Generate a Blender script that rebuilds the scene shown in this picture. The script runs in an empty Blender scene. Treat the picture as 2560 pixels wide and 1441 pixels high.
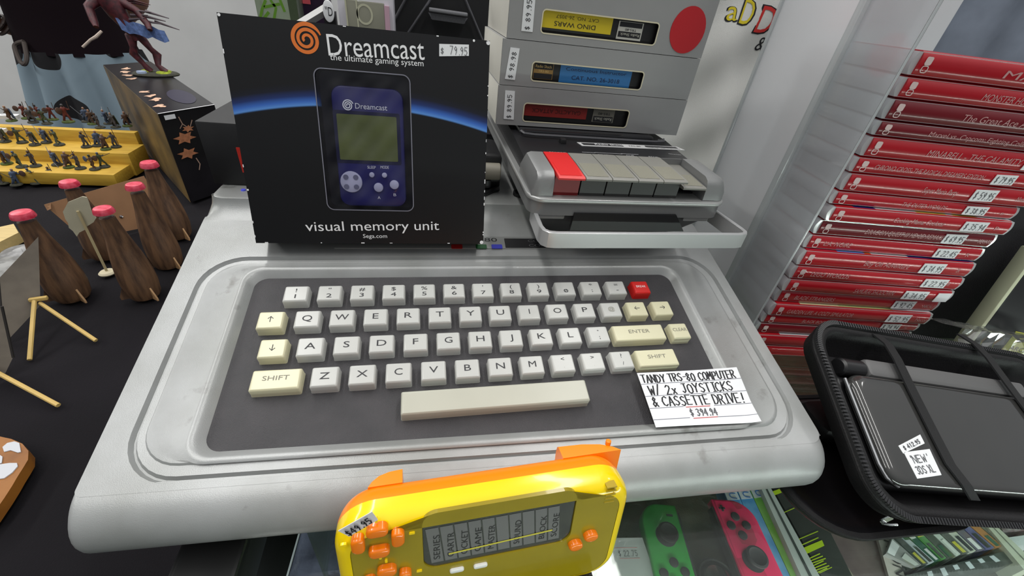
import bpy, bmesh, math, random
from math import sin, cos, pi, radians, sqrt, atan2
from mathutils import Vector, Matrix

scene = bpy.context.scene
COL = scene.collection
V = Vector
random.seed(7)

# ---------------------------------------------------------------- camera
F = 1030.7                                   # focal length in pixels of the 2560x1441 frame
CAM = V((-0.02699, -0.21893, 0.23540))
RX = V((0.97913, -0.17443, 0.10426))         # camera right
RY = V((-0.01799, -0.58544, -0.81052))       # camera down
RZ = V((0.20242, 0.79171, -0.57636))         # camera forward
cd = bpy.data.cameras.new('camera')
cam = bpy.data.objects.new('camera', cd)
COL.objects.link(cam)
cd.sensor_fit = 'HORIZONTAL'
cd.sensor_width = 36.0
cd.lens = 36.0 * F / 2560.0
cd.clip_start = 0.005
cd.clip_end = 60
cam.matrix_world = Matrix(((RX.x, -RY.x, -RZ.x, CAM.x), (RX.y, -RY.y, -RZ.y, CAM.y), (RX.z, -RY.z, -RZ.z, CAM.z), (0, 0, 0, 1)))
scene.camera = cam

# ---------------------------------------------------------------- light
scene.view_settings.view_transform = 'Standard'
scene.view_settings.look = 'None'
scene.view_settings.gamma = 1.0
scene.view_settings.use_curve_mapping = False
scene.view_settings.exposure = 0.0
world = bpy.data.worlds.new('hall')
scene.world = world
world.use_nodes = True
_wn = world.node_tree                                     # a big hall: bright ceiling, dim towards the floor
_bg = _wn.nodes['Background']
_tc = _wn.nodes.new('ShaderNodeTexCoord')
_sx = _wn.nodes.new('ShaderNodeSeparateXYZ')
_wr = _wn.nodes.new('ShaderNodeValToRGB')
_wn.links.new(_tc.outputs['Generated'], _sx.inputs[0])
_mr = _wn.nodes.new('ShaderNodeMapRange')
_mr.inputs[1].default_value = -1.0
_wn.links.new(_sx.outputs['Z'], _mr.inputs[0])
_wn.links.new(_mr.outputs[0], _wr.inputs[0])
for _p, _v in ((0.0, .035), (.46, .05), (.53, .16), (.72, .40), (1.0, .62)):
    _e = _wr.color_ramp.elements.new(_p)
    _e.color = (_v * .97, _v, _v * 1.03, 1)
_wr.color_ramp.elements.remove(_wr.color_ramp.elements[0])
_wr.color_ramp.elements.remove(_wr.color_ramp.elements[-1])
_wn.links.new(_wr.outputs[0], _bg.inputs[0])
_bg.inputs[1].default_value = 0.85


def tube_light(name, x, y0, y1, zz, width, power):
    ld = bpy.data.lights.new(name, 'AREA')
    ld.shape = 'RECTANGLE'
    ld.size = width
    ld.size_y = y1 - y0
    ld.energy = power
    ld.color = (1.0, 0.985, 0.95)
    lo = bpy.data.objects.new(name, ld)
    COL.objects.link(lo)
    lo.location = (x, (y0 + y1) / 2, zz)
    return lo


tube_light('ceiling_tube_light', -0.80, -1.2, 2.6, 2.15, 0.16, 38)
tube_light('ceiling_tube_light', 0.85, -1.2, 2.6, 2.15, 0.16, 32)
tube_light('ceiling_tube_light', 2.65, -0.16, 0.14, 2.15, 0.10, 6)
tube_light('ceiling_tube_light', -3.2, -0.6, 3.4, 2.15, 0.16, 85)


# ---------------------------------------------------------------- measuring helpers (a pixel of the photo -> a point in the room)
def ray(px, py):
    return (RX * ((px - 1280) / F) + RY * ((py - 720.5) / F) + RZ).normalized()


def hit(px, py, n, p):
    d = ray(px, py)
    n = V(n)
    return CAM + d * (n.dot(V(p) - CAM) / n.dot(d))


def Z(px, py, h): return hit(px, py, (0, 0, 1), (0, 0, h))
def Yp(px, py, y): return hit(px, py, (0, 1, 0), (0, y, 0))
def Xp(px, py, x): return hit(px, py, (1, 0, 0), (x, 0, 0))


def Dp(px, py, depth):
    d = ray(px, py)
    return CAM + d * (depth / d.dot(RZ))


def proj(p):
    c = V(p) - CAM
    return (1280 + F * c.dot(RX) / c.dot(RZ), 720.5 + F * c.dot(RY) / c.dot(RZ))


def height_at(p, py):
    """z of the point straight above p that shows at picture row py"""
    lo, hi = -1.2, 1.2
    for _ in range(60):
        m = (lo + hi) / 2
        if proj((p[0], p[1], m))[1] > py: lo = m
        else: hi = m
    return (lo + hi) / 2


AL = radians(15)
KM = Matrix.Translation((0, 0, 0.075)) @ Matrix.Rotation(AL, 4, 'X')      # keyboard plane -> room
KN = V((0, -sin(AL), cos(AL)))


def K(px, py, h=0.0):
    p = hit(px, py, KN, KM @ V((0, 0, h)))
    return KM.inverted() @ p


# ---------------------------------------------------------------- materials
def lin(c):
    return tuple((x / 255 / 12.92) if x / 255 <= 0.04045 else ((x / 255 + 0.055) / 1.055) ** 2.4 for x in c[:3]) + (1.0,)


MATS = {}


def mat(name, col, rough=0.5, metal=0.0, var=0.0, vscale=40.0, bump=0.0, bscale=300.0, coat=0.0, spec=0.5, stretch=None, col2=None, trans=0.0, sheen=0.0):
    if name in MATS: return MATS[name]
    m = bpy.data.materials.new(name)
    m.use_nodes = True
    nt = m.node_tree
    b = nt.nodes['Principled BSDF']
    b.inputs['Base Color'].default_value = lin(col)
    b.inputs['Roughness'].default_value = rough
    b.inputs['Metallic'].default_value = metal
    b.inputs['Coat Weight'].default_value = coat
    b.inputs['Specular IOR Level'].default_value = spec
    b.inputs['Transmission Weight'].default_value = trans
    b.inputs['Sheen Weight'].default_value = sheen
    tc = None
    if var > 0 or bump > 0 or col2:
        tc = nt.nodes.new('ShaderNodeTexCoord')
        mp = nt.nodes.new('ShaderNodeMapping')
        nt.links.new(tc.outputs['Object'], mp.inputs[0])
        if stretch: mp.inputs['Scale'].default_value = stretch
    if var > 0 or col2:
        n = nt.nodes.new('ShaderNodeTexNoise')
        n.inputs['Scale'].default_value = vscale
        n.inputs['Detail'].default_value = 5
        nt.links.new(mp.outputs[0], n.inputs['Vector'])
        r = nt.nodes.new('ShaderNodeValToRGB')
        c1 = lin(col)
        c2 = lin(col2) if col2 else tuple(min(1, x * (1 - var)) for x in c1[:3]) + (1,)
        c3 = c1 if col2 else tuple(min(1, x * (1 + var)) for x in c1[:3]) + (1,)
        r.color_ramp.elements[0].color = c2
        r.color_ramp.elements[0].position = 0.35
        r.color_ramp.elements[1].color = c3
        r.color_ramp.elements[1].position = 0.65
        nt.links.new(n.outputs['Fac'], r.inputs[0])
        nt.links.new(r.outputs[0], b.inputs['Base Color'])
    if bump > 0:
        n2 = nt.nodes.new('ShaderNodeTexNoise')
        n2.inputs['Scale'].default_value = bscale
        n2.inputs['Detail'].default_value = 3
        nt.links.new(mp.outputs[0], n2.inputs['Vector'])
        bp = nt.nodes.new('ShaderNodeBump')
        bp.inputs['Strength'].default_value = bump
        bp.inputs['Distance'].default_value = 0.001
        nt.links.new(n2.outputs['Fac'], bp.inputs['Height'])
        nt.links.new(bp.outputs[0], b.inputs['Normal'])
    MATS[name] = m
    return m


def clear(name, tint=(240, 244, 246), gloss=0.08, haze=0.0, hazecol=(225, 230, 235), refl=0.06, bump=0.0, bscale=60.0):
    """thin clear plastic or glass: mostly see-through, a little haze, a sharp reflection that grows at grazing angles"""
    if name in MATS: return MATS[name]
    m = bpy.data.materials.new(name)
    m.use_nodes = True
    nt = m.node_tree
    nt.nodes.clear()
    out = nt.nodes.new('ShaderNodeOutputMaterial')
    tr = nt.nodes.new('ShaderNodeBsdfTransparent')
    tr.inputs[0].default_value = lin(tint)
    df = nt.nodes.new('ShaderNodeBsdfDiffuse')
    df.inputs[0].default_value = lin(hazecol)
    tl = nt.nodes.new('ShaderNodeBsdfTranslucent')
    tl.inputs[0].default_value = lin(hazecol)
    mx0 = nt.nodes.new('ShaderNodeMixShader')
    mx0.inputs[0].default_value = 0.5
    nt.links.new(df.outputs[0], mx0.inputs[1]); nt.links.new(tl.outputs[0], mx0.inputs[2])
    mx1 = nt.nodes.new('ShaderNodeMixShader')
    mx1.inputs[0].default_value = haze
    nt.links.new(tr.outputs[0], mx1.inputs[1]); nt.links.new(mx0.outputs[0], mx1.inputs[2])
    gl = nt.nodes.new('ShaderNodeBsdfGlossy')
    gl.inputs['Roughness'].default_value = gloss
    lw = nt.nodes.new('ShaderNodeLayerWeight')
    lw.inputs[0].default_value = 0.25
    mr = nt.nodes.new('ShaderNodeMapRange')
    mr.inputs[3].default_value = refl
    mr.inputs[4].default_value = min(0.9, refl * 6 + 0.2)
    nt.links.new(lw.outputs['Fresnel'], mr.inputs[0])
    mx2 = nt.nodes.new('ShaderNodeMixShader')
    nt.links.new(mr.outputs[0], mx2.inputs[0])
    nt.links.new(mx1.outputs[0], mx2.inputs[1]); nt.links.new(gl.outputs[0], mx2.inputs[2])
    if bump > 0:
        tc = nt.nodes.new('ShaderNodeTexCoord')
        n2 = nt.nodes.new('ShaderNodeTexNoise')
        n2.inputs['Scale'].default_value = bscale
        nt.links.new(tc.outputs['Object'], n2.inputs['Vector'])
        bp = nt.nodes.new('ShaderNodeBump')
        bp.inputs['Strength'].default_value = bump
        bp.inputs['Distance'].default_value = 0.004
        nt.links.new(n2.outputs['Fac'], bp.inputs['Height'])
        nt.links.new(bp.outputs[0], gl.inputs['Normal'])
        nt.links.new(bp.outputs[0], lw.inputs['Normal'])
    nt.links.new(mx2.outputs[0], out.inputs[0])
    MATS[name] = m
    return m


# ---------------------------------------------------------------- objects
def root_loc(o):
    r = V((0, 0, 0))
    while o is not None:
        r += o.location
        o = o.parent
    return r


def tag(o, label=None, cat=None, group=None, kind=None):
    if label: o['label'] = label
    if cat: o['category'] = cat
    if group: o['group'] = group
    if kind: o['kind'] = kind
    return o


def thing(name, label, cat, loc, group=None):
    o = bpy.data.objects.new(name, None)
    COL.objects.link(o)
    o.location = V(loc)
    o.empty_display_size = 0.01
    return tag(o, label, cat, group)


def dup(root, loc, label=None, group=None, rotz=None, scale=None):
    r = root.copy(); COL.objects.link(r); r.location = V(loc)
    if rotz is not None: r.rotation_euler = (0, 0, rotz)
    if scale is not None: r.scale = (scale, scale, scale)
    if label: r['label'] = label
    if group: r['group'] = group
    for ch in list(root.children):
        c = ch.copy(); COL.objects.link(c); c.parent = r
        for g in ch.children:
            d = g.copy(); COL.objects.link(d); d.parent = c
    return r


TXT = {}


def text_shape(s):
    if s not in TXT:
        cu = bpy.data.curves.new('tmp', 'FONT')
        cu.body = s
        cu.size = 1.0
        cu.resolution_u = 3
        o = bpy.data.objects.new('tmp', cu)
        me = bpy.data.meshes.new_from_object(o)
        vs = [v.co.copy() for v in me.vertices]
        fs = [tuple(p.vertices) for p in me.polygons]
        TXT[s] = (vs, fs)
        bpy.data.objects.remove(o); bpy.data.curves.remove(cu); bpy.data.meshes.remove(me)
    return TXT[s]


GLY = {
 'A': '0,0 2,6 4,0|.8,2.2 3.2,2.2', 'B': '0,0 0,6 2.6,6 3.4,5 2.6,3.3 0,3.2|2.6,3.3 3.8,1.8 2.8,0 0,0', 'C': '3.8,5 2.6,6 .8,5.2 0,3 .8,.7 2.6,0 3.8,.9',
 'D': '0,0 0,6 2,5.8 3.8,4 3.6,1.6 2,.1 0,0', 'E': '3.6,6 0,6 0,0 3.6,0|0,3.1 2.8,3.1', 'F': '3.6,6 0,6 0,0|0,3.1 2.8,3.1', 'G': '3.8,5 2.4,6 .6,5 0,3 .8,.6 2.6,0 3.8,1 3.8,2.8 2.2,2.8',
 'H': '0,0 0,6|4,0 4,6|0,3 4,3', 'I': '.6,6 3.2,6|1.9,6 1.9,0|.6,0 3.2,0', 'J': '.8,6 3.8,6|2.6,6 2.6,1 1.4,0 .2,1', 'K': '0,0 0,6|3.8,6 0,2.8 3.8,0', 'L': '0,6 0,0 3.4,0',
 'M': '0,0 .4,6 2,2.4 3.6,6 4,0', 'N': '0,0 .2,6 3.6,0 4,6', 'O': '2,6 .4,5 0,3 .5,.8 2,0 3.6,.8 4,3 3.5,5.2 2,6', 'P': '0,0 0,6 2.6,6 3.6,4.8 2.6,3 0,2.8',
 'R': '0,0 0,6 2.6,6 3.6,4.8 2.6,3.2 0,3|1.4,3 3.8,0', 'S': '3.6,5.2 2.2,6 .6,5.2 .8,3.8 3,2.6 3.6,1.2 2,0 .2,.8', 'T': '0,6 4,6|2,6 2,0', 'U': '0,6 .2,1.2 1.6,0 3.2,.6 4,6',
 'V': '0,6 2,0 4,6', 'W': '0,6 1,0 2.2,4 3.2,0 4.4,6', 'X': '0,0 3.8,6|0,6 3.8,0', 'x': '0,0 2.8,3.6|0,3.6 2.8,0', 'Y': '0,6 2,3 4,6|2,3 1.6,0', 'Z': '0,6 3.8,6 0,0 4,0',
 '0': '2,6 .6,5 .2,3 .7,.8 2,0 3.3,.8 3.8,3 3.4,5 2,6', '1': '1,5 2,6 2,0', '2': '.2,4.8 1.4,6 3.2,5.4 3.2,3.8 0,0 3.8,0', '3': '.3,5.4 2,6 3.4,5 2,3.2 3.6,1.6 2,0 .2,.7',
 '4': '2.8,6 0,2 3.8,2|2.8,6 2.8,0', '5': '3.6,6 .6,6 .4,3.4 2.4,3.8 3.6,2.2 2.2,0 .2,.6', '7': '0,6 3.6,6 1.2,0', '8': '2,3.2 .6,4.6 2,6 3.4,4.6 2,3.2 .3,1.5 2,0 3.7,1.5 2,3.2',
 '6': '3.2,5.8 1,4 .3,1.8 1.8,0 3.5,1.4 2.2,3 .5,2.2', '9': '3.4,4.4 2,3 .5,4.4 2,6 3.4,4.6 3,2 2,0', '$': '3.4,4.8 2,5.4 .6,4.6 1,3.4 2.9,2.6 3.2,1.3 1.8,.6 .4,1.3|1.9,6.4 1.9,-.4',
 '.': '1.6,0 1.7,.4', '!': '2,6 1.6,1.8|1.4,0 1.4,.4', '/': '0,-.6 3,6.4', '&': '4,0 .8,4.6 1.8,6 2.8,4.8 .3,1.6 1.4,0 3.6,2.4', '-': '.6,3 3,3', "'": '1.6,6.2 1.4,4.8', ' ': '',
}


def rrect(w, h, r, n=6, cx=0.0, cy=0.0):
    """rounded rectangle outline, counter-clockwise, 4*(n+1) points"""
    r = max(1e-5, min(r, w / 2 - 1e-6, h / 2 - 1e-6))
    out = []
    for k, (sx, sy) in enumerate(((1, 1), (-1, 1), (-1, -1), (1, -1))):
        for i in range(n + 1):
            a = k * pi / 2 + i / n * pi / 2
            out.append((cx + sx * (w / 2 - r) + r * cos(a), cy + sy * (h / 2 - r) + r * sin(a)))
    return out


def circ(r, n=24, cx=0.0, cy=0.0, ry=None):
    return [(cx + r * cos(2 * pi * i / n), cy + (ry or r) * sin(2 * pi * i / n)) for i in range(n)]


class MB:
    def __init__(self):
        self.v = []
        self.f = []
        self.uv = None

    def add(self, vs, fs):
        o = len(self.v)
        self.v.extend(V(p) for p in vs)
        self.f.extend(tuple(i + o for i in f) for f in fs)
        return self

    def loops(self, ls, cap0=True, cap1=True):
        """bridge successive loops (equal point counts), seen counter-clockwise from the last one"""
        n = len(ls[0])
        vs = [p for l in ls for p in l]
        fs = []
        for k in range(len(ls) - 1):
            for i in range(n):
                j = (i + 1) % n
                fs.append((k * n + i, k * n + j, (k + 1) * n + j, (k + 1) * n + i))
        if cap0: fs.append(tuple(range(n - 1, -1, -1)))
        if cap1: fs.append(tuple(range((len(ls) - 1) * n, len(ls) * n)))
        return self.add(vs, fs)

    def slab(self, outline, z0, z1, M=None, bev=0.0, seg=2, bot=False):
        """prism over a (convex, ccw) outline with a rounded top edge"""
        M = M or Matrix()
        cx = sum(p[0] for p in outline) / len(outline); cy = sum(p[1] for p in outline) / len(outline)
        hw = max(abs(p[0] - cx) for p in outline); hh = max(abs(p[1] - cy) for p in outline)

        def ins(b):
            sx = max(0.02, (hw - b) / hw); sy = max(0.02, (hh - b) / hh)
            return [(cx + (p[0] - cx) * sx, cy + (p[1] - cy) * sy) for p in outline]
        ls = []
        if bot and bev > 0:
            for s in range(seg + 1):
                a = s / seg * pi / 2
                ls.append([M @ V((x, y, z0 + bev * (1 - sin(a)))) for x, y in ins(bev * (1 - cos(a)))][:])
            ls = [[M @ V((x, y, z0 + bev * (1 - cos(s / seg * pi / 2)))) for x, y in ins(bev * (1 - sin(s / seg * pi / 2)))] for s in range(seg + 1)]
        else:
            ls.append([M @ V((x, y, z0)) for x, y in outline])
        if bev > 0:
            for s in range(seg + 1):
                a = s / seg * pi / 2
                ls.append([M @ V((x, y, z1 - bev * (1 - sin(a)))) for x, y in ins(bev * (1 - cos(a)))])
        else:
            ls.append([M @ V((x, y, z1)) for x, y in outline])
        return self.loops(ls)

    def box(self, x0, x1, y0, y1, z0, z1, M=None, bev=0.0, seg=2):
        return self.slab(rrect(abs(x1 - x0), abs(y1 - y0), max(bev, 1e-5) if bev else 1e-5, 2 if bev else 1, (x0 + x1) / 2, (y0 + y1) / 2), z0, z1, M, bev, seg, bot=bev > 0)

    def lathe(self, prof, M=None, n=24):
        M = M or Matrix()
        return self.loops([[M @ V((max(r, 1e-5) * cos(2 * pi * i / n), max(r, 1e-5) * sin(2 * pi * i / n), z)) for i in range(n)] for r, z in prof])

    def tube(self, pts, r, n=8, flat=1.0):
        pts = [V(p) for p in pts]
        rs = r if isinstance(r, (list, tuple)) else [r] * len(pts)
        ls = []
        up = None
        for i, p in enumerate(pts):
            t = (pts[min(i + 1, len(pts) - 1)] - pts[max(i - 1, 0)]).normalized()
            if up is None:
                up = V((0, 0, 1)) if abs(t.z) < 0.9 else V((1, 0, 0))
            s = t.cross(up).normalized()
            up = s.cross(t).normalized()
            ls.append([p + (s * cos(2 * pi * k / n) + up * sin(2 * pi * k / n) * flat) * rs[i] for k in range(n)])
        return self.loops(ls)

    def sweep(self, pts, prof, closed=False):
        """sweep a profile [(out, up)] along a level path; out is to the right of travel"""
        pts = [V(p) for p in pts]
        n = len(pts)
        ls = []
        for i, p in enumerate(pts):
            a = pts[(i - 1) % n] if closed or i > 0 else p
            b = pts[(i + 1) % n] if closed or i < n - 1 else p
            d1 = (p - a).normalized() if (p - a).length > 1e-9 else (b - p).normalized()
            d2 = (b - p).normalized() if (b - p).length > 1e-9 else d1
            t = (d1 + d2).normalized()
            k = 1 / max(0.5, t.dot(d1))
            s = V((t.y, -t.x, 0)).normalized() * k
            ls.append([p + s * u + V((0, 0, w)) for u, w in prof])
        if closed: ls.append(ls[0])
        return self.loops(ls, not closed, not closed)

    def poly(self, pts):
        return self.add(pts, [tuple(range(len(pts)))])

    def quad_plate(self, c, n, t):
        """thin plate: corner points c (ccw seen from n) thickened by t backwards"""
        n = V(n).normalized()
        k = len(c)
        vs = [V(p) for p in c] + [V(p) - n * t for p in c]
        fs = [tuple(range(k)), tuple(range(2 * k - 1, k - 1, -1))] + [(i, i + k, (i + 1) % k + k, (i + 1) % k) for i in range(k)]
        return self.add(vs, fs)

    def text(self, s, M, h, w=None, align='L', z=0.0, shear=0.0):
        vs, fs = text_shape(s)
        if not vs: return self
        x0 = min(p.x for p in vs); x1 = max(p.x for p in vs)
        k = h / 0.691
        kx = k if w is None else w / max(1e-6, x1 - x0)
        W = (x1 - x0) * kx
        off = {'L': 0, 'C': -W / 2, 'R': -W}[align]
        return self.add([M @ V(((p.x - x0) * kx + off + shear * p.y * k, p.y * k, z)) for p in vs], fs)

    def hand(self, s, M, h, lw, w=None, align='L', jit=0.0, z=0.0):
        """handwriting: stroke letters as flat pen ribbons"""
        k = h / 6.0
        adv = 5.2
        segs = []
        x = 0
        rnd = random.Random(len(s) * 7 + 3)
        for ch in s:
            g = GLY.get(ch, '')
            dy = rnd.uniform(-1, 1) * jit; dx = rnd.uniform(-.6, .6) * jit
            for st in g.split('|'):
                pp = [tuple(float(q) for q in t.split(',')) for t in st.split()] if st else []
                for a, b in zip(pp, pp[1:]):
                    segs.append(((a[0] + x + dx, a[1] + dy), (b[0] + x + dx, b[1] + dy)))
            x += {'I': 3.8, '.': 2.6, '!': 3, ' ': 3.2, "'": 2.4, 'M': 5.6, 'W': 5.8, '-': 4}.get(ch, adv)
        kx = k if w is None else w / x
        off = {'L': 0, 'C': -x * kx / 2, 'R': -x * kx}[align]
        for a, b in segs:
            A = V((a[0] * kx + off, a[1] * k, z)); B = V((b[0] * kx + off, b[1] * k, z))
            d = (B - A)
            if d.length < 1e-7: continue
            d.normalize()
            nrm = V((-d.y, d.x, 0)) * lw / 2
            A = A - d * lw * .4; B = B + d * lw * .4
            self.add([M @ (A - nrm), M @ (B - nrm), M @ (B + nrm), M @ (A + nrm)], [(0, 1, 2, 3)])
        return self

    def stroke(self, pts, lw, M, z=0.0, closed=False):
        """flat ribbon along 2D points"""
        P = [V((p[0], p[1], z)) for p in pts]
        n = len(P)
        L, R_ = [], []
        for i in range(n):
            a = P[(i - 1) % n] if closed or i else P[i]
            b = P[(i + 1) % n] if closed or i < n - 1 else P[i]
            d = (b - a).normalized()
            s = V((-d.y, d.x, 0)) * (lw if not callable(lw) else lw(i / (n - 1))) / 2
            L.append(M @ (P[i] + s)); R_.append(M @ (P[i] - s))
        fs = []
        m = n if closed else n - 1
        for i in range(m):
            j = (i + 1) % n
            fs.append((n + i, n + j, j, i))
        return self.add(L + R_, fs)

    def build(self, name, m, parent=None, label=None, smooth=35, kind=None):
        off = root_loc(parent) if parent else V((0, 0, 0))
        me = bpy.data.meshes.new(name)
        me.from_pydata([tuple(p - off) for p in self.v], [], self.f)
        if smooth:
            for p in me.polygons: p.use_smooth = True
            try: me.set_sharp_from_angle(angle=radians(smooth))
            except Exception: pass
        if self.uv:
            ul = me.uv_layers.new(name='UVMap')
            for l in me.loops: ul.data[l.index].uv = self.uv(self.v[l.vertex_index])
        me.materials.append(m)
        o = bpy.data.objects.new(name, me)
        COL.objects.link(o)
        if parent: o.parent = parent
        if label: o['label'] = label
        if kind: o['kind'] = kind
        return o


def frame(o, u, v):
    """matrix with origin o, x along u, y along v"""
    u = V(u).normalized(); v = V(v)
    n = u.cross(v).normalized(); v = n.cross(u)
    return Matrix(((u.x, v.x, n.x, o[0]), (u.y, v.y, n.y, o[1]), (u.z, v.z, n.z, o[2]), (0, 0, 0, 1)))


def T(x, y, z=0.0): return Matrix.Translation((x, y, z))
def RZm(a): return Matrix.Rotation(a, 4, 'Z')


def panel_hole(mb, w, h, hole, depth, M, r=0.002, n=6):
    """flat panel 0..w x 0..h at z=0 with a rounded hole (cx,cy,hw,hh,r) whose rim goes down by depth"""
    cx, cy, hw, hh, hr = hole
    outer = []
    inner = rrect(hw, hh, hr, n, cx, cy)
    k = n + 1
    corners = [(w, h), (0, h), (0, 0), (w, 0)]
    for q in range(4):
        for i in range(k): outer.append(corners[q])
    vs = [M @ V((x, y, 0)) for x, y in outer] + [M @ V((x, y, 0)) for x, y in inner] + [M @ V((x, y, -depth)) for x, y in inner]
    N = len(outer)
    fs = []
    for i in range(N):
        j = (i + 1) % N
        if outer[i] == outer[j]: fs.append((i, N + j, N + i))
        else: fs.append((i, j, N + j, N + i))
        fs.append((N + i, N + j, 2 * N + j, 2 * N + i))
    mb.add(vs, fs)
    return mb


# shared materials
M_black = mat('black_plastic', (22, 22, 24), 0.45)
M_blackgloss = mat('glossy_black_plastic', (14, 14, 16), 0.18)
M_white = mat('white_paper', (232, 234, 236), 0.7, var=.03, vscale=60)
M_ink = mat('black_ink', (26, 26, 30), 0.7)
M_greyink = mat('grey_ink', (92, 92, 96), 0.7)
M_redink = mat('red_ink', (205, 110, 110), 0.7)
M_whiteprint = mat('white_print', (238, 238, 240), 0.5)

# ================================================================ the setting
ZF = -0.95                                                     # hall floor below the glass counter


def struct(name, mb, m):
    o = mb.build(name, m, None, None, 0)
    o['kind'] = 'structure'
    return o


struct('floor', MB().box(-7, 7, -4, 7, ZF - 0.05, ZF), mat('hall_floor', (96, 95, 92), 0.5, var=.12, vscale=3))
struct('wall_back', MB().box(-7, 7, 3.2, 3.3, ZF, 2.3), mat('wall_paint', (196, 197, 197), 0.8, var=.04, vscale=4, bump=.2, bscale=400))

# ---------------------------------------------------------------- cloth covered table on the left
TZ = -0.10
tl = thing('display_table', 'long table under a black cloth, holding the wooden bottles and miniatures', 'table', (-1.0, 0.4, ZF))
M_cloth = mat('black_cloth', (19, 17, 21), 0.95, var=.25, vscale=6, bump=.5, bscale=900, spec=.2)
mb = MB()
NX, NY = 60, 60
X0, X1, Y0, Y1 = -2.0, -0.155, -0.9, 0.80
vs, fs = [], []
for j in range(NY + 1):
    for i in range(NX + 1):
        x = X0 + (X1 - X0) * i / NX; y = Y0 + (Y1 - Y0) * j / NY
        zz = TZ - 0.0035 + 0.0022 * sin(x * 23 + y * 11) * sin(y * 17 - x * 6) + 0.0012 * sin(x * 61 - y * 43)
        vs.append(V((x, y, zz)))
for j in range(NY):
    for i in range(NX):
        a = j * (NX + 1) + i
        fs.append((a, a + 1, a + NX + 2, a + NX + 1))
mb.add(vs, fs)
# hanging sides
for (i0, j0, di, dj, nn, o) in ((0, 0, 1, 0, NX, (0, -1)), (NX, 0, 0, 1, NY, (1, 0)), (0, NY, 1, 0, NX, (0, 1)), (0, 0, 0, 1, NY, (-1, 0))):
    top = [vs[(j0 + dj * q) * (NX + 1) + i0 + di * q] for q in range(nn + 1)]
    low = [V((p.x + (o[0] * .012 if o[0] < 0 else 0) + (o[1] and o[1] * .012 * (1 + sin(q * .8))), p.y, ZF + 0.02)) for q, p in enumerate(top)]
    mb.add(top + low, [(q, q + 1, nn + 2 + q, nn + 1 + q) for q in range(nn)])
mb.build('tablecloth', M_cloth, tl, None, 60)
mb = MB(); mb.box(-1.98, -0.165, -0.88, 0.78, TZ - 0.035, TZ - 0.012)
mb.build('table_top', mat('table_board', (120, 110, 95), .6), tl)
for x in (-1.9, -0.25):
    for y in (-0.8, 0.7):
        MB().tube([(x, y, ZF), (x, y, TZ - 0.03)], 0.015, 10).build('leg', mat('grey_steel', (110, 112, 115), .4, metal=.8), tl)

# ---------------------------------------------------------------- glass display counter
SH = -0.135                                                    # inner shelf
gc = thing('glass_counter', 'glass topped display counter under the grey home computer, black frame', 'display case', (0.55, 0.1, ZF))
M_glass = clear('counter_glass', (240, 248, 244), 0.03, 0.0, (170, 180, 175), 0.03)
MB().box(-0.118, 1.25, -0.42, 0.62, -0.006, 0.0).build('glass_top', M_glass, gc)
M_frame = mat('black_frame', (20, 20, 21), 0.4)
MB().box(-0.148, -0.118, -0.42, 0.62, -0.03, -0.0005, bev=.002).build('frame_rail', M_frame, gc)
for x in (-0.148, 1.225):
    for y in (-0.42, 0.595):
        MB().box(x, x + 0.026, y, y + 0.025, ZF, -0.03 if x < 0 else -0.0065).build('post', M_frame, gc)
MB().box(-0.118, 1.225, -0.40, 0.60, SH - 0.012, SH).build('shelf', mat('shelf_felt', (74, 74, 58), 0.95, var=.35, vscale=25, bump=.5, bscale=600), gc)
MB().box(-0.118, 1.225, 0.59, 0.60, SH, -0.006).build('back_panel', mat('counter_back', (60, 62, 58), 0.8), gc)
M_fillstrip = bpy.data.materials.new('added_fill_strip'); M_fillstrip.use_nodes = True  # added glowing strip and area light, only to brighten the shelf under the glass
M_fillstrip.node_tree.nodes['Principled BSDF'].inputs['Emission Color'].default_value = (1, .98, .95, 1)
M_fillstrip.node_tree.nodes['Principled BSDF'].inputs['Emission Strength'].default_value = 4
MB().tube([(-0.05, -0.405, -0.016), (1.15, -0.405, -0.016)], .006, 10).build('added_fill_strip', M_fillstrip, gc)
ld = bpy.data.lights.new('added_counter_fill', 'AREA'); ld.shape = 'RECTANGLE'; ld.size = 1.2; ld.size_y = .012; ld.energy = 3.0
lo = bpy.data.objects.new('added_counter_fill', ld); COL.objects.link(lo)
lo.location = (0.55, -0.396, -0.018); lo.rotation_euler = (radians(62), 0, 0)
mb = MB(); mb.box(-0.118, 1.225, -0.40, 0.60, ZF + 0.05, ZF + 0.5)
mb.build('plinth', mat('counter_plinth', (40, 40, 42), 0.6), gc)

# ================================================================ the grey home computer
pc = thing('home_computer', 'silver grey vintage home computer with built-in chunky cream keyboard', 'computer', (0.01, 0.04, 0.0))
M_case = mat('silver_case_paint', (166, 168, 168), 0.34, metal=0.25, var=.045, vscale=26, bump=.12, bscale=2500, col2=(150, 152, 150))
# worn smudges in the paint
_nt = M_case.node_tree
_b = _nt.nodes['Principled BSDF']
_src = _b.inputs['Base Color'].links[0].from_socket
_tc = _nt.nodes.new('ShaderNodeTexCoord')
_n1 = _nt.nodes.new('ShaderNodeTexNoise'); _n1.inputs['Scale'].default_value = 95; _n1.inputs['Detail'].default_value = 4
_n2 = _nt.nodes.new('ShaderNodeTexNoise'); _n2.inputs['Scale'].default_value = 11
_ml = _nt.nodes.new('ShaderNodeMath'); _ml.operation = 'MULTIPLY'
_rp = _nt.nodes.new('ShaderNodeValToRGB'); _rp.color_ramp.elements[0].position = .36; _rp.color_ramp.elements[1].position = .47
_rp.color_ramp.elements[1].color = (.75, .75, .75, 1)
_mx = _nt.nodes.new('ShaderNodeMix'); _mx.data_type = 'RGBA'; _mx.inputs[7].default_value = lin((104, 104, 98))
for _n in (_n1, _n2): _nt.links.new(_tc.outputs['Object'], _n.inputs['Vector'])
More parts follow.
